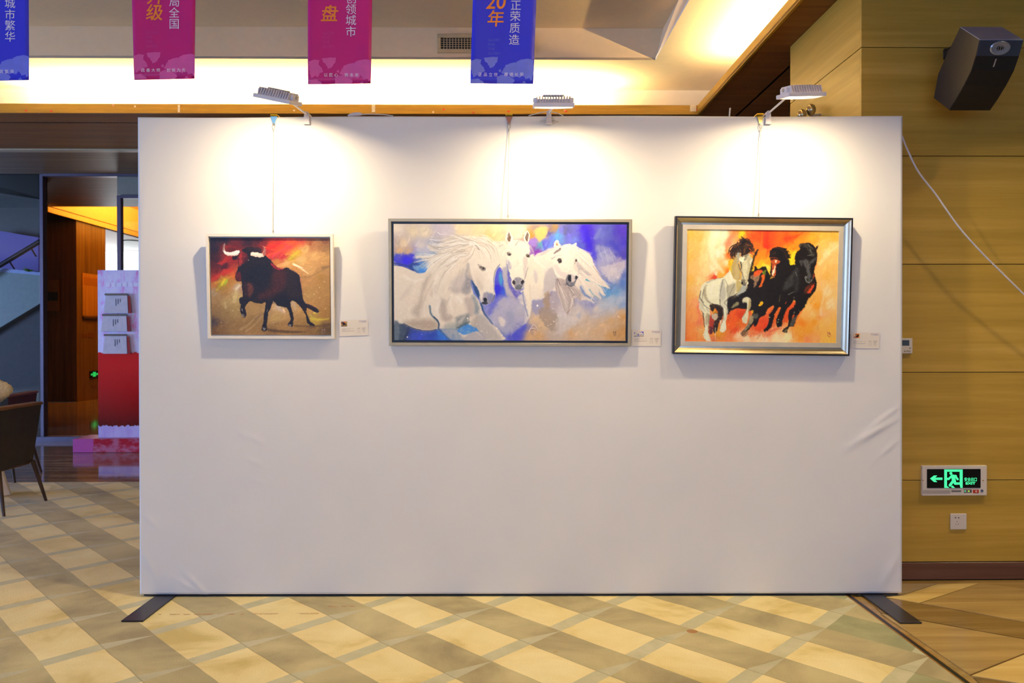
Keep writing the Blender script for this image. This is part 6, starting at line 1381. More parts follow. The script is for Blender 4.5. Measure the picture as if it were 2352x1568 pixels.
    for q in ([(1080, 300), (1180, 350), (1240, 440), (1260, 540)], [(1120, 300), (1220, 340), (1290, 430), (1320, 540)], [(1060, 330), (1140, 400), (1180, 500)], [(1040, 330), (1020, 420), (960, 520)], [(1060, 350), (1000, 450), (900, 520)]):
        A.hair(fa(*q), ['fffaf0', 'e0d4c0', 'fff6e6', 'cabfae', 'f2e8d8'], 16, 8, 1, .8, .6)
    for q in ([(560, 760), (480, 900), (420, 1080)], [(700, 640), (640, 760), (600, 900)], [(760, 960), (700, 1060), (680, 1160)], [(480, 720), (440, 860)], [(880, 640), (840, 760), (800, 860)], [(920, 620), (890, 720)]): SA(q, 'c0b4a4', 3.5, 1.5, 2.2, .45)
    for q in ([(600, 700), (560, 820), (560, 940)], [(780, 930), (760, 1040), (790, 1120)], [(200, 700), (320, 760), (420, 740)], [(640, 1000), (600, 1100), (620, 1180)], [(860, 960), (900, 1010)]): SA(q, 'faf2e4', 6, 2.5, 3, .55)
    # spatter, the raised mark and the monogram
    for x, y, r in ((322, 1055, .7), (500, 1305, .7), (420, 1208, .6), (240, 1450, 1.6), (975, 1222, 1.6), (1000, 1292, 1.1), (1085, 1293, .8), (880, 1412, 1.4), (830, 1440, .9), (415, 1417, .7), (1140, 1378, 1), (1330, 1350, 1.5), (1400, 1378, .9), (1395, 1428, 1.3), (1215, 1392, .8), (580, 640, .5), (745, 668, .5)): A.dab(*fa((x, y))[0], r, 'fff8ee', .95)
    for x, y, r in ((180, 1070, 2.4), (380, 1262, 1.3), (430, 1192, 1.2), (315, 1310, .9), (345, 1298, .8), (363, 1105, .8), (378, 1108, .8), (617, 1020, 1), (620, 1048, .9), (845, 985, 1.4), (866, 1032, .9), (1170, 1202, 1.1), (1190, 1215, .9), (910, 725, .9), (1105, 692, .9), (1165, 720, .9), (735, 1325, .7), (717, 1420, .8), (347, 963, .7), (365, 1028, .7), (375, 1022, .7), (490, 1115, .7), (280, 1240, .7)): A.dab(*fc((x, y))[0], r, 'fff8ee', .95)
    for p in ([(80, 1390), (105, 1340), (135, 1305), (160, 1330), (190, 1375)], [(95, 1355), (130, 1350), (160, 1365)]): SC_(p, 'f6e4dc', 1.3, .9, .45, .95, 1.2)
    for p in ([(1110, 1390), (1122, 1420)], [(1110, 1388), (1130, 1405), (1140, 1385)], [(1140, 1385), (1138, 1415)], [(1105, 1420), (1122, 1442), (1142, 1432), (1138, 1420), (1120, 1425)]): SC_(p, '4c3c34', .8, .6, .4, .9)
    A.img = np.clip(A.img, 0, 1) ** 1.04; A.finish(.035); return A

# ---- the running horses on orange
def paint_black():
    fd, fe = tf(1565, 520, 5.702), tf(1730, 520, 5.70)
    gd = lambda L: [(1565 + x / 5.702, 520 + y / 5.702, c) for x, y, c in L]; ge = lambda L: [(1730 + x / 5.7, 520 + y / 5.7, c) for x, y, c in L]
    A = Art(400, 300, [(1577.5, 528), (1924.5, 529), (1917, 788), (1573, 784.5)], 8)
    A.field(gd([(90, 100, 'ffbe58'), (90, 400, 'ffbc5c'), (90, 700, 'fcb858'), (80, 900, 'fcb058'), (80, 1100, 'fa9c54'), (90, 1300, 'fa8a40'), (80, 1480, 'f87a30'), (170, 1200, 'fa9c58'), (180, 1450, 'f88c40'), (200, 300, 'ffc270'), (240, 150, 'ffc068'), (180, 600, 'ffc47c'), (330, 200, 'ffdca8'), (330, 400, 'ffdcac'), (430, 200, 'fff0d4'), (480, 350, 'fff4e0'), (470, 120, 'fff0d8'),
                (560, 120, 'fbe4cc'), (540, 300, 'fbe6cc'), (400, 550, 'ffecd0'), (300, 600, 'ffd8a4'), (250, 700, 'fcd094'), (450, 620, 'fbe0c4'), (640, 150, 'f0a080'), (620, 220, 'f09078'), (700, 100, 'f08048'), (660, 250, 'f4b080'), (600, 330, 'f8a860'), (610, 380, 'f46a20'), (640, 480, 'f8b010'), (590, 480, 'f8e0c0'), (600, 580, 'f07a20'), (640, 580, 'f4c820'),
                (790, 100, 'f8c020'), (860, 120, 'f45a18'), (950, 150, 'f04a10'), (1050, 100, 'f03810'), (1000, 280, 'f86818'), (1060, 350, 'fa8a18'), (970, 450, 'faa818'), (950, 560, 'f8d010'), (1060, 520, 'f8d818'), (1100, 200, 'f23a10'), (300, 1000, 'fbc088'), (200, 1000, 'f8a070'), (230, 1250, 'f08058'), (260, 1380, 'f0a860'), (430, 660, 'e84020'), (520, 640, 'f8b040'), (250, 850, 'fbc890'),
                (700, 1200, 'f05a18'), (650, 1300, 'f26018'), (760, 1150, 'd83c14'), (760, 1250, 'e86a18'), (600, 1180, 'e85a1c'), (700, 1350, 'e8481c'), (500, 1400, 'e89a20'), (480, 1460, 'e08030'), (620, 1450, 'f08048'), (750, 1420, 'f8c8a8'), (850, 1470, 'f8dcc4'), (1000, 1460, 'fadcb8'), (1000, 1330, 'f04a1c'), (1080, 1270, 'e8421c'), (950, 1400, 'f07a48'), (400, 1480, 'e07850')])
            + ge([(60, 120, 'f85010'), (150, 150, 'ec3410'), (180, 250, 'e83010'), (250, 120, 'f84a10'), (350, 200, 'fa5a10'), (450, 160, 'f04010'), (550, 120, 'fa6010'), (650, 100, 'fa7a20'), (500, 280, 'fb8010'), (480, 350, 'fcb018'), (480, 400, 'fcd010'), (470, 500, 'f0d820'), (600, 200, 'fb8a18'), (750, 150, 'fba030'), (900, 110, 'fbb048'), (1050, 120, 'fcae48'), (900, 250, 'fcc068'), (1050, 250, 'fcd098'), (950, 350, 'fdd8a8'), (870, 400, 'fbb868'),
                  (1050, 420, 'fcc480'), (900, 500, 'fbc078'), (1000, 550, 'fbc070'), (850, 600, 'fcbc70'), (950, 650, 'fbb458'), (1040, 700, 'fcc078'), (880, 750, 'fcc080'), (950, 850, 'fad0a0'), (1000, 1000, 'fad0a4'), (1040, 900, 'fcc480'), (850, 900, 'fbac50'), (780, 950, 'fbae50'), (820, 1030, 'fa9c30'), (720, 1050, 'fcc078'), (750, 1150, 'fcc27c'), (650, 1150, 'fbb468'), (850, 1180, 'faa050'), (900, 1150, 'fab888'), (950, 1250, 'fbbc70'), (1030, 1300, 'fbb858'), (880, 1300, 'fbb860'), (780, 1250, 'fb9c30'),
                  (700, 1350, 'fba030'), (620, 1250, 'fa8a20'), (580, 1350, 'fba038'), (600, 1440, 'fa9838'), (700, 1470, 'f8945c'), (800, 1480, 'f8a868'), (950, 1450, 'fbb858'), (1000, 1500, 'fbb84c'), (450, 1440, 'fae0b8'), (300, 1460, 'fadcb8'), (150, 1480, 'fad8c0'), (60, 1450, 'f8d0b0'), (350, 1520, 'fad8b8'), (120, 1250, 'e8481c'), (60, 1330, 'e8501c'), (280, 1200, 'e86020'), (200, 1390, 'f08058'), (420, 1150, 'd84818'), (60, 400, 'fb9018'), (140, 350, 'fa7010'), (100, 520, 'f8d020'), (160, 520, 'fbe070'), (180, 460, 'fa9818')]), 2.9, 9)
    A.brush(900, 15, 4.5, .55, 1.15, .5, .15)
    D = lambda p, *a, **k: A.poly(fd(*p), *a, **k); E = lambda p, *a, **k: A.poly(fe(*p), *a, **k); SD = lambda p, *a, **k: A.stroke(fd(*p), *a, **k); SE = lambda p, *a, **k: A.stroke(fe(*p), *a, **k)
    # sweeping background strokes
    for p, c, w0, w1, al in (([(430, 80), (390, 250), (420, 450), (540, 600)], 'fff6e4', 20, 6, .6), ([(330, 80), (270, 280), (300, 500), (400, 640)], 'ffd89c', 12, 5, .5), ([(560, 80), (520, 250), (540, 420)], 'fdeedd', 12, 5, .6), ([(660, 130), (600, 230), (580, 320)], 'f07858', 9, 4, .6), ([(710, 110), (640, 190)], 'f4a070', 6, 3, .6), ([(760, 140), (800, 70)], 'f0d020', 6, 3, .8)): SD(p, c, w0, w1, 3, al)
    for p, c, w0, w1, al in (([(0, 540), (60, 430), (100, 250), (110, 80)], 'fb7a10', 6, 3, .5), ([(40, 560), (120, 450), (160, 300)], 'fca018', 6, 3, .5), ([(0, 480), (50, 330), (60, 200)], 'fa6a10', 5, 2, .6), ([(410, 160), (520, 140), (640, 80)], 'f23a10', 8, 3, .6), ([(180, 80), (170, 180), (180, 280)], 'e02a10', 9, 4, .5), ([(480, 280), (600, 180), (740, 90)], 'fb9020', 8, 3, .5), ([(860, 480), (980, 340), (1090, 240)], 'fee0b4', 9, 4, .5),
                             ([(540, 330), (470, 430)], 'fcd820', 8, 5, .6), ([(860, 1150), (900, 950), (960, 780)], 'f8d8b8', 7, 3, .5), ([(800, 1020), (850, 1120), (850, 1200)], 'f89830', 3, 1.5, .6), ([(620, 1100), (720, 1000), (800, 1040), (820, 1160), (760, 1220)], 'f8a838', 1.2, .8, .5), ([(520, 1300), (560, 1200), (620, 1120)], 'f86a18', 5, 2, .6), ([(500, 1340), (510, 1460)], 'f88a40', 3, 1.5, .6), ([(20, 560), (100, 560), (190, 520)], 'e8e820', 6, 3, .6)): SE(p, c, w0, w1, 1.8, al)
    # black middle horse and the right horse as one dark mass with legs
    E([(0, 570), (60, 560), (150, 560), (190, 600), (215, 660), (200, 690), (240, 670), (300, 660), (330, 560), (450, 530), (520, 510), (540, 480), (535, 400), (560, 330), (600, 290), (590, 250), (620, 225), (690, 210), (750, 225), (790, 265), (815, 300), (828, 380), (815, 470), (790, 560), (790, 620), (815, 720), (810, 810), (760, 890), (700, 960), (660, 1050), (600, 1120), (560, 1180),
       (520, 1300), (470, 1310), (440, 1350), (430, 1385), (385, 1380), (380, 1350), (430, 1310), (450, 1250), (440, 1150), (480, 1080), (520, 1030), (540, 985), (520, 965), (470, 1040), (410, 1120), (380, 1200), (355, 1310), (305, 1310), (290, 1240), (320, 1150), (350, 1070), (320, 1060), (280, 1130), (260, 1200), (230, 1300), (200, 1350), (140, 1380), (130, 1350), (180, 1300), (200, 1200), (195, 1150),
       (240, 1110), (260, 1030), (180, 1080), (100, 1160), (0, 1290)], '1a120c', 1.3, 1, wob=1.6, lift=.15)
    D([(850, 640), (900, 600), (1000, 560), (1112, 560), (1112, 1100), (1000, 1190), (930, 1290), (850, 1380), (800, 1440), (780, 1400), (830, 1340), (880, 1240), (930, 1130), (880, 1100), (820, 1080), (700, 1080), (640, 1110), (600, 1150), (600, 960), (680, 960), (720, 890), (800, 860), (860, 780)], '1c130e', 1.5, 1, wob=1.6, lift=.1)
    # glowing gaps
    D([(940, 620), (1000, 580), (1060, 580), (1020, 630), (960, 660)], 'f0561c', 1.5, .95); D([(900, 650), (960, 620), (1030, 610), (1000, 700), (960, 790), (935, 800), (945, 720), (905, 690)], 'a8806a', 1.6, .9); D([(1040, 650), (1080, 640), (1080, 700), (1040, 790), (1010, 790), (1040, 720)], 'e8621c', 1.5, .95); D([(1005, 1030), (1040, 985), (1062, 1000), (1040, 1040)], 'f8b818', 1, .95); D([(905, 1115), (930, 1100), (938, 1130), (915, 1140)], 'f4b018', 1, .95)
    D([(1050, 600), (1100, 570), (1080, 640)], '88a018', 1.4, .8); E([(0, 600), (60, 570), (120, 575), (60, 640), (10, 650)], 'f0581c', 1.5, .9); E([(100, 640), (140, 640), (140, 720), (100, 790), (75, 790), (105, 710)], 'f06a1c', 1.4, .95); E([(60, 1030), (100, 985), (122, 1000), (100, 1040)], 'f8b818', 1, .95)
    for p in ([(190, 700), (260, 560)], [(120, 760), (180, 640)]): SE(p, '140d08', 4, 2, 1, .9)
    E([(400, 1190), (430, 1080), (520, 985), (540, 1000), (520, 1050), (460, 1110), (440, 1240), (420, 1260)], 'e8521c', 1.4, .95); E([(495, 1190), (520, 1145), (530, 1170), (500, 1215)], 'e8581c', 1, .95); E([(290, 1180), (320, 1070), (350, 1060), (330, 1130)], 'e8681c', 1.2, .9); SE([(410, 1010), (425, 985)], 'e85020', 1.5, 1, .6, .9)
    SE([(660, 1070), (600, 1130), (550, 1220)], 'f0601c', 1.6, 1, .6, .8); SE([(820, 480), (795, 560)], 'f06a30', 1.6, .8, .6, .8)
    E([(300, 480), (430, 420), (470, 500), (540, 500), (560, 640), (420, 740), (290, 720), (270, 660), (296, 540)], '1a120c', 1.4, 1)
    # middle horse's head
    E([(205, 380), (225, 310), (290, 268), (370, 280), (420, 300), (455, 360), (470, 410), (440, 430), (450, 510), (400, 520), (330, 520), (290, 640), (240, 660), (215, 600), (225, 470)], '16100c', 1.4, 1, wob=2); E([(220, 440), (270, 430), (345, 450), (310, 490), (290, 520), (280, 640), (235, 650), (235, 560), (230, 480)], 'd85828', 1.4, .9); E([(245, 590), (268, 520), (280, 530), (265, 620), (245, 640), (235, 610)], 'f8ece0', 1, .95); E([(275, 445), (295, 440), (298, 465), (278, 475)], 'f8ece0', .9, .95); SE([(215, 410), (260, 405), (320, 420)], 'b04418', 2, .8, .7, .8); SE([(225, 470), (232, 560), (225, 680)], '3a1c10', 1.4, .8, .6, .8)
    A.hair(fe((300, 280), (400, 310), (470, 410)), ['16100c', '2a1a10'], 16, 5, .9, .95); A.hair(fe((430, 420), (450, 480), (440, 530)), ['16100c'], 8, 4, 1, .95); SE([(410, 300), (425, 290)], '16100c', 2, 1, .5, 1); SE([(280, 275), (330, 285)], '8a2c10', 1.6, .8, .6, .7)
    for x0, y0, x1, y1 in ((405, 305, 430, 285), (430, 335, 462, 322), (450, 370, 482, 372), (452, 400, 484, 420), (440, 430, 466, 462), (440, 470, 460, 506), (225, 340, 205, 352), (215, 380, 200, 402)):
        SE([(x0, y0), ((x0 + x1) / 2 + 5, (y0 + y1) / 2 - 4), (x1, y1)], '16100c', 2.6, .6, .6, .9)
    for q in ([(300, 300), (340, 340), (360, 400)], [(260, 330), (250, 380)], [(380, 320), (410, 380), (420, 450)]): A.hair(fe(*q), ['3a2418', '5a2c14', '0e0a08'], 9, 6, .8, .7)
    # right horse's grey lights
    E([(380, 830), (400, 740), (460, 650), (520, 580), (570, 540), (530, 640), (520, 760), (440, 820)], '3c3a40', 4, .85); E([(540, 560), (580, 560), (590, 700), (570, 840), (530, 840), (540, 700)], '34323a', 4, .8); E([(640, 460), (680, 420), (720, 470), (730, 560), (740, 640), (700, 660), (680, 560)], '58545c', 2.2, .9); E([(720, 470), (800, 400), (810, 430), (740, 500), (730, 540)], '504c56', 2, .85); E([(590, 450), (640, 440), (640, 480), (620, 510)], '545058', 1.6, .85)
    E([(670, 650), (720, 640), (760, 650), (760, 690), (740, 730), (700, 735), (670, 700)], '504c52', 1.6, .9); SE([(665, 665), (690, 725), (745, 720), (760, 660)], 'a8a4a8', 1.4, 1, .5, .8); SE([(675, 655), (690, 670)], 'c0bcc0', 1.4, .8, .5, .8); E([(735, 660), (755, 655), (752, 685), (738, 690)], '1a1614', .8, 1); E([(690, 680), (705, 675), (705, 700), (692, 702)], '1a1614', .8, 1)
    for p in ([(590, 270), (620, 235), (700, 225)], [(640, 250), (700, 260), (720, 310)], [(700, 380), (760, 370), (800, 390)], [(700, 230), (760, 290), (770, 330)], [(720, 290), (740, 340), (790, 380)]): A.hair(fe(*p), ['6c6a70', '2a2420', '8a8684', '1a1410'], 8, 3.5, .9, .85)
    E([(810, 260), (830, 250), (822, 310), (808, 320)], '2a1410', .8, 1); SE([(820, 300), (845, 235)], '2a1810', 1.2, .6, .5, .9); E([(765, 270), (790, 255), (795, 310), (775, 320)], '1a1412', 1, .9); E([(660, 870), (670, 790), (720, 760), (760, 740), (785, 735), (765, 810), (730, 865), (700, 870)], '6a2c14', 2, .85); E([(695, 865), (740, 800), (785, 735), (775, 790), (735, 860)], 'e84a1c', 1.2, .95); E([(765, 640), (785, 620), (790, 660), (770, 680)], 'c8481c', 1.2, .8)
    for p in ([(450, 890), (490, 870), (530, 850)], [(520, 920), (525, 950)], [(545, 600), (560, 640)]): SE(p, '9a96a0', 1.8, .8, .6, .7)
    SE([(330, 980), (345, 890)], '8a7a50', 2, .8, .7, .6); E([(470, 1270), (500, 1210), (560, 1170), (540, 1250), (510, 1300), (480, 1310)], '5c5854', 1.6, .85); E([(510, 1140), (540, 1100), (530, 1130)], '8a8468', 1, .7); E([(385, 1380), (410, 1345), (440, 1340), (430, 1380)], '8a7858', 1, .8); SE([(600, 1110), (580, 1090)], '8a8060', 1.5, 1, .6, .6)
    for x, y in ((320, 1220), (310, 1250), (340, 1320), (345, 1340), (240, 1335), (230, 1355), (205, 1190)): A.dab(*fe((x, y))[0], 1.1, 'f4ead8', .9)
    E([(190, 1370), (260, 1340), (330, 1320), (360, 1340), (300, 1360), (230, 1380)], 'e05a40', 1.6, .6)
    # white horse: body, legs
    D([(250, 800), (300, 740), (380, 705), (470, 685), (540, 665), (600, 610), (630, 580), (680, 680), (760, 700), (860, 720), (850, 790), (800, 860), (720, 900), (690, 960), (600, 960), (610, 1060), (600, 1150), (580, 1250), (580, 1350), (545, 1385), (500, 1375), (510, 1300), (540, 1240), (545, 1100), (510, 1050), (380, 1020), (370, 1160), (360, 1280), (345, 1400), (385, 1500), (330, 1500), (285, 1440), (305, 1330), (300, 1230), (285, 1150), (240, 1080), (220, 990), (240, 900)], 'ece2d4', 1.2, 1, lift=.2)
    D([(380, 1020), (520, 1040), (545, 1100), (540, 1180), (490, 1260), (470, 1340), (440, 1400), (410, 1360), (420, 1260), (470, 1180), (400, 1120), (375, 1080)], '1c1412', 1.4, .95); D([(410, 1120), (435, 1080), (470, 1110), (470, 1140), (430, 1140)], 'f0a018', 1.4, .95); SD([(440, 1080), (468, 1135)], 'e85018', 2, 1.5, .7, .9); D([(370, 1170), (420, 1180), (420, 1280), (400, 1400), (355, 1390), (360, 1280)], 'a02420', 2, .85); D([(370, 1320), (410, 1330), (400, 1400), (370, 1400)], '4a2434', 2, .8); D([(400, 1150), (470, 1150), (470, 1200), (430, 1230), (390, 1190)], 'c8beb8', 1.4, .9)
    for p, c, so, al in (([(300, 800), (330, 770), (320, 870), (350, 980), (400, 1010), (380, 1020), (310, 960), (280, 880)], 'a89880', 2.5, .8), ([(330, 780), (420, 720), (530, 700), (520, 830), (490, 920), (430, 940), (360, 960), (330, 870)], 'f6eddf', 4, .8), ([(500, 780), (540, 700), (560, 760), (580, 900), (560, 960), (500, 960)], 'b8b0b4', 3, .75), ([(590, 780), (680, 740), (710, 760), (700, 870), (620, 930), (590, 880)], 'b0a498', 3, .8),
                         ([(620, 620), (640, 600), (680, 700), (670, 740), (600, 770), (570, 690)], 'f4eadc', 2, .9), ([(730, 890), (760, 800), (850, 770), (840, 840), (780, 880), (730, 920)], 'a0a4b4', 2.5, .85), ([(720, 700), (780, 740), (780, 800), (730, 870), (715, 800)], 'b89c58', 2.5, .75), ([(240, 960), (280, 930), (280, 1010), (330, 1060), (370, 1120), (300, 1110), (250, 1060)], 'c8beb0', 3, .8), ([(320, 1150), (360, 1150), (355, 1240), (330, 1300), (310, 1250)], 'b09c80', 2, .8), ([(545, 1060), (600, 1060), (595, 1150), (560, 1240), (545, 1180)], 'c8c0bc', 2, .7), ([(505, 960), (600, 970), (600, 1050), (550, 1070), (510, 1030)], 'd4ccc8', 2.5, .7)): D(p, c, so, al)
    for p, w in (([(250, 850), (240, 940), (290, 1000)], 2.2), ([(260, 960), (300, 1040), (380, 1090)], 1.6), ([(290, 830), (270, 930)], 1.6), ([(280, 1140), (300, 1320)], 3), ([(500, 960), (505, 1040), (550, 1090)], 2), ([(720, 880), (620, 960), (600, 1040)], 2.5), ([(540, 700), (510, 840), (500, 930)], 1.4)): SD(p, '4c4440', w, w * .5, .8, .7)
    D([(600, 950), (700, 900), (720, 930), (800, 920), (860, 880), (850, 960), (790, 980), (750, 1000), (640, 1060), (610, 1100)], '1e1614', 2, .95); D([(650, 1050), (700, 1000), (745, 990), (740, 1030), (680, 1060), (640, 1065)], 'a09474', 1.8, .9); D([(790, 970), (820, 930), (880, 935), (905, 980), (900, 1060), (875, 1110), (870, 1180), (850, 1260), (820, 1275), (790, 1240), (790, 1180), (830, 1130), (850, 1060), (840, 1000), (800, 1000)], 'e0d4c2', 1.3, 1, lift=.2); D([(870, 950), (905, 980), (895, 1060), (870, 1110), (865, 1040)], 'a88c60', 2, .85); SD([(800, 990), (850, 1000), (845, 1090)], '5c5450', 1.4, .8, .6, .7)
    D([(890, 1160), (940, 1180), (930, 1250), (880, 1320), (830, 1370), (800, 1400), (830, 1330), (870, 1250)], 'a89880', 1.8, .9); D([(780, 1390), (860, 1370), (870, 1410), (830, 1440), (780, 1430)], '9c6c50', 2, .8); D([(930, 1150), (990, 1150), (990, 1200), (950, 1215)], '6c6864', 2.5, .8)
    A.hair(fd((520, 1230), (540, 1300), (540, 1390)), ['fff8ee', 'e8dcd0'], 12, 6, 1.2, .9); A.hair(fd((310, 1330), (330, 1420), (350, 1500)), ['fff8ee', 'f0e6dc'], 10, 5, 1.2, .9); A.hair(fd((820, 1170), (830, 1230), (820, 1280)), ['f4ecdf', 'c8b8a0'], 10, 5, 1.0, .9); SD([(440, 1330), (445, 1480)], 'e8e0d0', 1.6, .8, .6, .8)
    for q, w in (([(330, 740), (420, 700), (540, 668)], 1.2), ([(600, 960), (560, 1000), (600, 1060), (590, 1160)], 1.6), ([(545, 1090), (540, 1230), (510, 1300)], 1.6), ([(360, 1160), (350, 1300), (345, 1400)], 1.8), ([(480, 1030), (400, 1015), (330, 970)], 1.4), ([(240, 910), (225, 1000), (250, 1090), (300, 1160)], 1.2), ([(560, 690), (600, 780), (600, 930)], 1.0), ([(690, 760), (640, 860), (610, 940)], 1.4), ([(905, 980), (900, 1060), (870, 1120)], 1.4), ([(850, 1010), (830, 1120), (795, 1190)], 1.2)): SD(q, '4a4240', w * 1.4, w * .5, 1.0, .45)
    for q in ([(420, 760), (380, 850), (400, 920)], [(300, 1060), (330, 1120)], [(560, 1080), (570, 1180)], [(640, 640), (650, 720)], [(870, 960), (860, 1050)]): SD(q, 'fffaf0', 4, 1.5, 1.4, .7, .3)
    # its neck and head
    D([(660, 480), (690, 400), (740, 330), (760, 400), (740, 480), (760, 560), (770, 680), (720, 700), (670, 660), (640, 560)], 'b8a078', 2, .95); D([(700, 520), (730, 500), (750, 620), (740, 700), (700, 690)], 'd0b88c', 2.5, .7); D([(640, 440), (670, 420), (650, 520), (660, 600), (640, 560)], 'f0d020', 2, .7); D([(720, 330), (765, 305), (750, 420), (735, 500), (720, 430)], 'a8a8b0', 1.6, .9)
    D([(760, 400), (800, 380), (860, 360), (905, 400), (925, 450), (910, 500), (890, 580), (880, 650), (860, 720), (830, 770), (790, 765), (770, 730), (780, 640), (775, 560), (755, 480)], 'c8b8a0', 1.2, 1, lift=.15); D([(810, 470), (850, 440), (860, 560), (840, 680), (815, 690), (800, 580)], 'e8dcc8', 2, .8); D([(755, 410), (810, 400), (820, 440), (790, 470), (760, 460)], 'f6eee2', 1.3, .95); D([(890, 450), (920, 430), (915, 490), (895, 490)], 'f0e4d4', 1.2, .9)
    SD([(770, 470), (780, 540), (765, 570)], '2a2428', 2.4, 1.5, .7, .9); SD([(745, 500), (760, 560), (790, 620), (815, 690)], '5c5860', 2.4, 1.2, .8, .8); D([(770, 710), (800, 690), (850, 715), (830, 770), (790, 768)], '6c605c', 1.5, .85); D([(775, 735), (795, 725), (800, 755), (785, 765)], '1c1618', .8, 1); SD([(800, 770), (835, 765), (860, 715)], '3a3234', 1.4, .8, .6, .85); D([(830, 710), (860, 710), (850, 740), (835, 740)], 'e0d0bc', 1.2, .8); SD([(920, 480), (890, 600), (870, 690)], '4a3c30', 2, 1, .8, .8); D([(930, 400), (960, 350), (1000, 300), (985, 350), (945, 440), (915, 600), (890, 640), (905, 520)], '241a14', 1.6, .9)
    SD([(820, 440), (860, 380), (890, 350), (930, 380)], '6c6c74', 2.4, 1, .7, .85); SD([(870, 360), (920, 380)], 'e8e0e0', 1.4, .8, .5, .8)
    D([(630, 330), (660, 280), (730, 210), (790, 150), (830, 170), (900, 200), (940, 270), (940, 340), (880, 350), (830, 380), (780, 400), (750, 340), (700, 380), (660, 420), (640, 380)], '2a1a12', 2.2, .92, wob=4)
    for p in ([(760, 310), (720, 250), (650, 300), (640, 370)], [(800, 370), (790, 260), (840, 210), (930, 260)], [(760, 260), (800, 190), (760, 160)], [(830, 380), (880, 300), (940, 290)], [(720, 270), (680, 330), (670, 430)], [(790, 220), (850, 180), (920, 230)]): A.hair(fd(*p), ['1a1210', '2a1a12', '0e0a0a'], 13, 5, 1.2, .95)
    for p, c in (([(730, 240), (770, 230)], 'b06028'), ([(690, 280), (730, 260)], '7a3c1c'), ([(880, 290), (920, 330)], 'c85020'), ([(900, 340), (935, 370)], 'e04020'), ([(840, 240), (900, 250)], '8a4a28'), ([(720, 170), (700, 220)], 'e8b070')): SD(p, c, 2.4, 1, .9, .8)
    D([(945, 360), (965, 320), (1000, 300), (975, 370)], '241a16', .9, 1); D([(380, 690), (430, 640), (470, 660), (440, 680)], 'e84424', 1.6, .7); SD([(230, 1000), (215, 1080), (240, 1150)], 'f06050', 3, 1.5, 1.4, .6); SD([(200, 1050), (230, 1180), (260, 1280)], 'f08068', 4, 2, 2, .5); SD([(230, 1020), (250, 1120), (280, 1160)], 'f8e8e0', 2, 1, 1, .6)
    for k in range(46): A.dab(*fd((A.rs.uniform(220, 620), A.rs.uniform(1280, 1500)))[0], A.rs.uniform(.3, .8), ['fff4e4', 'f8d0b0', 'e8a060'][k % 3], .8)
    for x, y in ((385, 548), (380, 92), (138, 460), (215, 690), (250, 640), (290, 540), (210, 670)): A.dab(*fd((x, y))[0], .6, 'fff0d8', .8)
    for p in ([(960, 1385), (968, 1415)], [(958, 1385), (978, 1400), (985, 1385)], [(985, 1385), (985, 1420)], [(955, 1420), (975, 1445), (1000, 1432)], [(995, 1400), (985, 1410), (1000, 1420)]): SE(p, 'a0304a', .9, .7, .4, .9)
    A.finish(.05); return A
M_paint = vcol('oil_paint', 0.42, 0.35)
M_print = vcol('card_print', 0.5, 0.3, bump=False)
def lin(a): return np.where(a <= 0.04045, a / 12.92, ((a + 0.055) / 1.055) ** 2.4)
def paint_mesh(name, img, hgt, xw, zh, zc, y, thick, mat, relief=0.0012, gain=(1, 1, 1)):
    """front grid carrying the paint plus the canvas edge behind it"""
    h, w = img.shape[:2]
    X, Z = np.meshgrid(np.linspace(-xw, xw, w), np.linspace(zc + zh, zc - zh, h))
    Y = y - hgt * relief
    V = np.stack([X, Y, Z], -1).reshape(-1, 3); I = np.arange(w * h).reshape(h, w)
    F = np.stack([I[:-1, :-1], I[1:, :-1], I[1:, 1:], I[:-1, 1:]], -1).reshape(-1, 4)
    ring = np.concatenate([I[0, :], I[1:, -1], I[-1, -2::-1], I[-2:0:-1, 0]]); n = len(V); m = len(ring)
    V = np.concatenate([V, V[ring] + np.array([0, thick, 0])]); V[n:, 1] = y + thick
    k = np.arange(m); S = np.stack([ring, ring[(k + 1) % m], n + (k + 1) % m, n + k], -1)
    F = np.concatenate([F, S])
    me = bpy.data.meshes.new(name); me.vertices.add(len(V)); me.vertices.foreach_set('co', V.astype(np.float32).ravel())
    me.loops.add(F.size); me.loops.foreach_set('vertex_index', F.astype(np.int32).ravel())
    me.polygons.add(len(F)); me.polygons.foreach_set('loop_start', np.arange(0, F.size, 4, dtype=np.int32)); me.polygons.foreach_set('loop_total', np.full(len(F), 4, np.int32))
    me.update(calc_edges=True)
    C = np.ones((len(V), 4), np.float32); flat = lin(img.reshape(-1, 3)) * np.array(gain); flat = np.minimum(flat, 0.92); C[:n, :3] = flat; C[n:, :3] = flat[ring] * 0.6
    at = me.color_attributes.new('paint', 'FLOAT_COLOR', 'POINT'); at.data.foreach_set('color', C.ravel())
    me.polygons.foreach_set('use_smooth', np.ones(len(F), bool)); me.materials.append(mat); me.validate()
    return me
ARTS = [paint_bull(), paint_white(), paint_black()]
for A_, P_, C_, h_, g_ in zip(ARTS, (P1, P2, P3), (C1, C2, C3), (h1, h2, h3), ((1.3, 1.3, 1.35), (1.02, 1.04, 1.10), (1.0, 1.10, 0.92))):
    link('canvas', paint_mesh('canvas', A_.img, A_.hgt, C_[0], C_[1], h_ / 2, C_[2], {0: 0.012, 1: 0.010, 2: 0.005}[(P1, P2, P3).index(P_)], M_paint, gain=g_), P_)

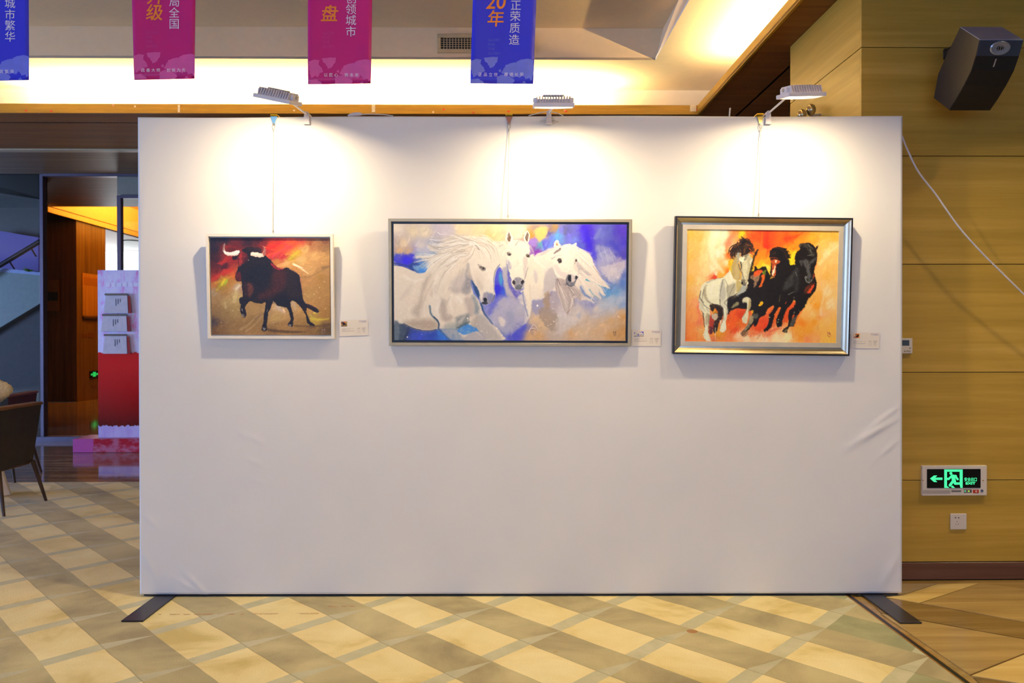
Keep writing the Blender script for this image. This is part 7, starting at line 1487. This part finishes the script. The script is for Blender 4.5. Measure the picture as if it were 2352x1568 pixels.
# ------------------------------------------------------------------ caption cards on the cloth
M_card = plain('card_stock', 'e6dccf', 0.55, vary=0.02)
M_cblue = plain('card_ink_blue', '8482b4', 0.6); M_cgrey = plain('card_ink_grey', 'b8aea2', 0.6); M_cdark = plain('card_ink_dark', '948a80', 0.6)
def caption_card(px, py, pw, ph, rot, thumb, A_, tilt, label):
    yk = YP - 0.0035; k = FPX / yk; w, h = pw / k, ph / k
    c = W(px, py, yk)
    o = link('caption_card', None); o.matrix_world = Matrix.Translation(c) @ Matrix.Rotation(math.radians(rot), 4, 'Y') @ Matrix.Rotation(math.radians(tilt), 4, 'X')
    tag(o, label, 'label', 'caption cards beside the paintings')
    link('card', MB().box(-w / 2, w / 2, 0, 0.0008, -h / 2, h / 2).mesh('card', M_card), o)
    X = lambda u: (u - 0.5) * w; Z = lambda v: (0.5 - v) * h
    st = max(1, A_.w // 44); im = A_.img[:A_.h - A_.h % st, :A_.w - A_.w % st]
    im = im.reshape(im.shape[0] // st, st, im.shape[1] // st, st, 3).mean((1, 3))
    u0, u1, v0, v1 = thumb
    me = paint_mesh('thumbnail', im, np.zeros(im.shape[:2]), (u1 - u0) * w / 2, (v1 - v0) * h / 2, Z((v0 + v1) / 2), -0.0004, 0.0003, M_print)
    t_ = link('thumbnail', me, o); t_.location = (X((u0 + u1) / 2), 0, 0)
    def ink(name, rects, m):
        mb = MB()
        for a, b, c_, d in rects: mb.add([(X(a), -0.0003, Z(c_)), (X(b), -0.0003, Z(c_)), (X(b), -0.0003, Z(d)), (X(a), -0.0003, Z(d))], [(3, 2, 1, 0)])
        q = link(name, mb.mesh(name, m), o); q['kind'] = 'stuff'
    ink('heading_print', [(0.68 + i * 0.031, 0.68 + i * 0.031 + 0.018, 0.075 + r * 0.07, 0.115 + r * 0.07) for r in (0, 1) for i in range(9) if not (r and i in (0, 2))], M_cblue)
    ink('text_print', [(0.07, 0.40, 0.545, 0.565), (0.43, 0.51, 0.545, 0.56), (0.07, 0.21, 0.60, 0.615), (0.07, 0.52, 0.67, 0.682), (0.07, 0.50, 0.705, 0.717)], M_cgrey)
    ink('table_print', [(0.625, 0.715, 0.525, 0.545), (0.775, 0.92, 0.52, 0.545), (0.795, 0.89, 0.61, 0.635), (0.795, 0.895, 0.70, 0.72), (0.825, 0.865, 0.795, 0.815)] + [(0.625 + j * 0.065, 0.65 + j * 0.065, 0.61 + r * 0.093, 0.63 + r * 0.093) for r in range(3) for j in (0, 1)], M_cdark)
caption_card(812.8, 752.5, 65, 37, -1.6, (0.055, 0.265, 0.10, 0.40), ARTS[0], 2.5, 'small white caption card right of the bull painting')
caption_card(1485, 776, 67, 37.5, 0.4, (0.07, 0.40, 0.11, 0.42), ARTS[1], 1.0, 'small white caption card right of the white horses painting')
caption_card(1987.5, 781.5, 65, 37, 1.0, (0.075, 0.30, 0.09, 0.37), ARTS[2], 2.0, 'small white caption card right of the black horses painting')
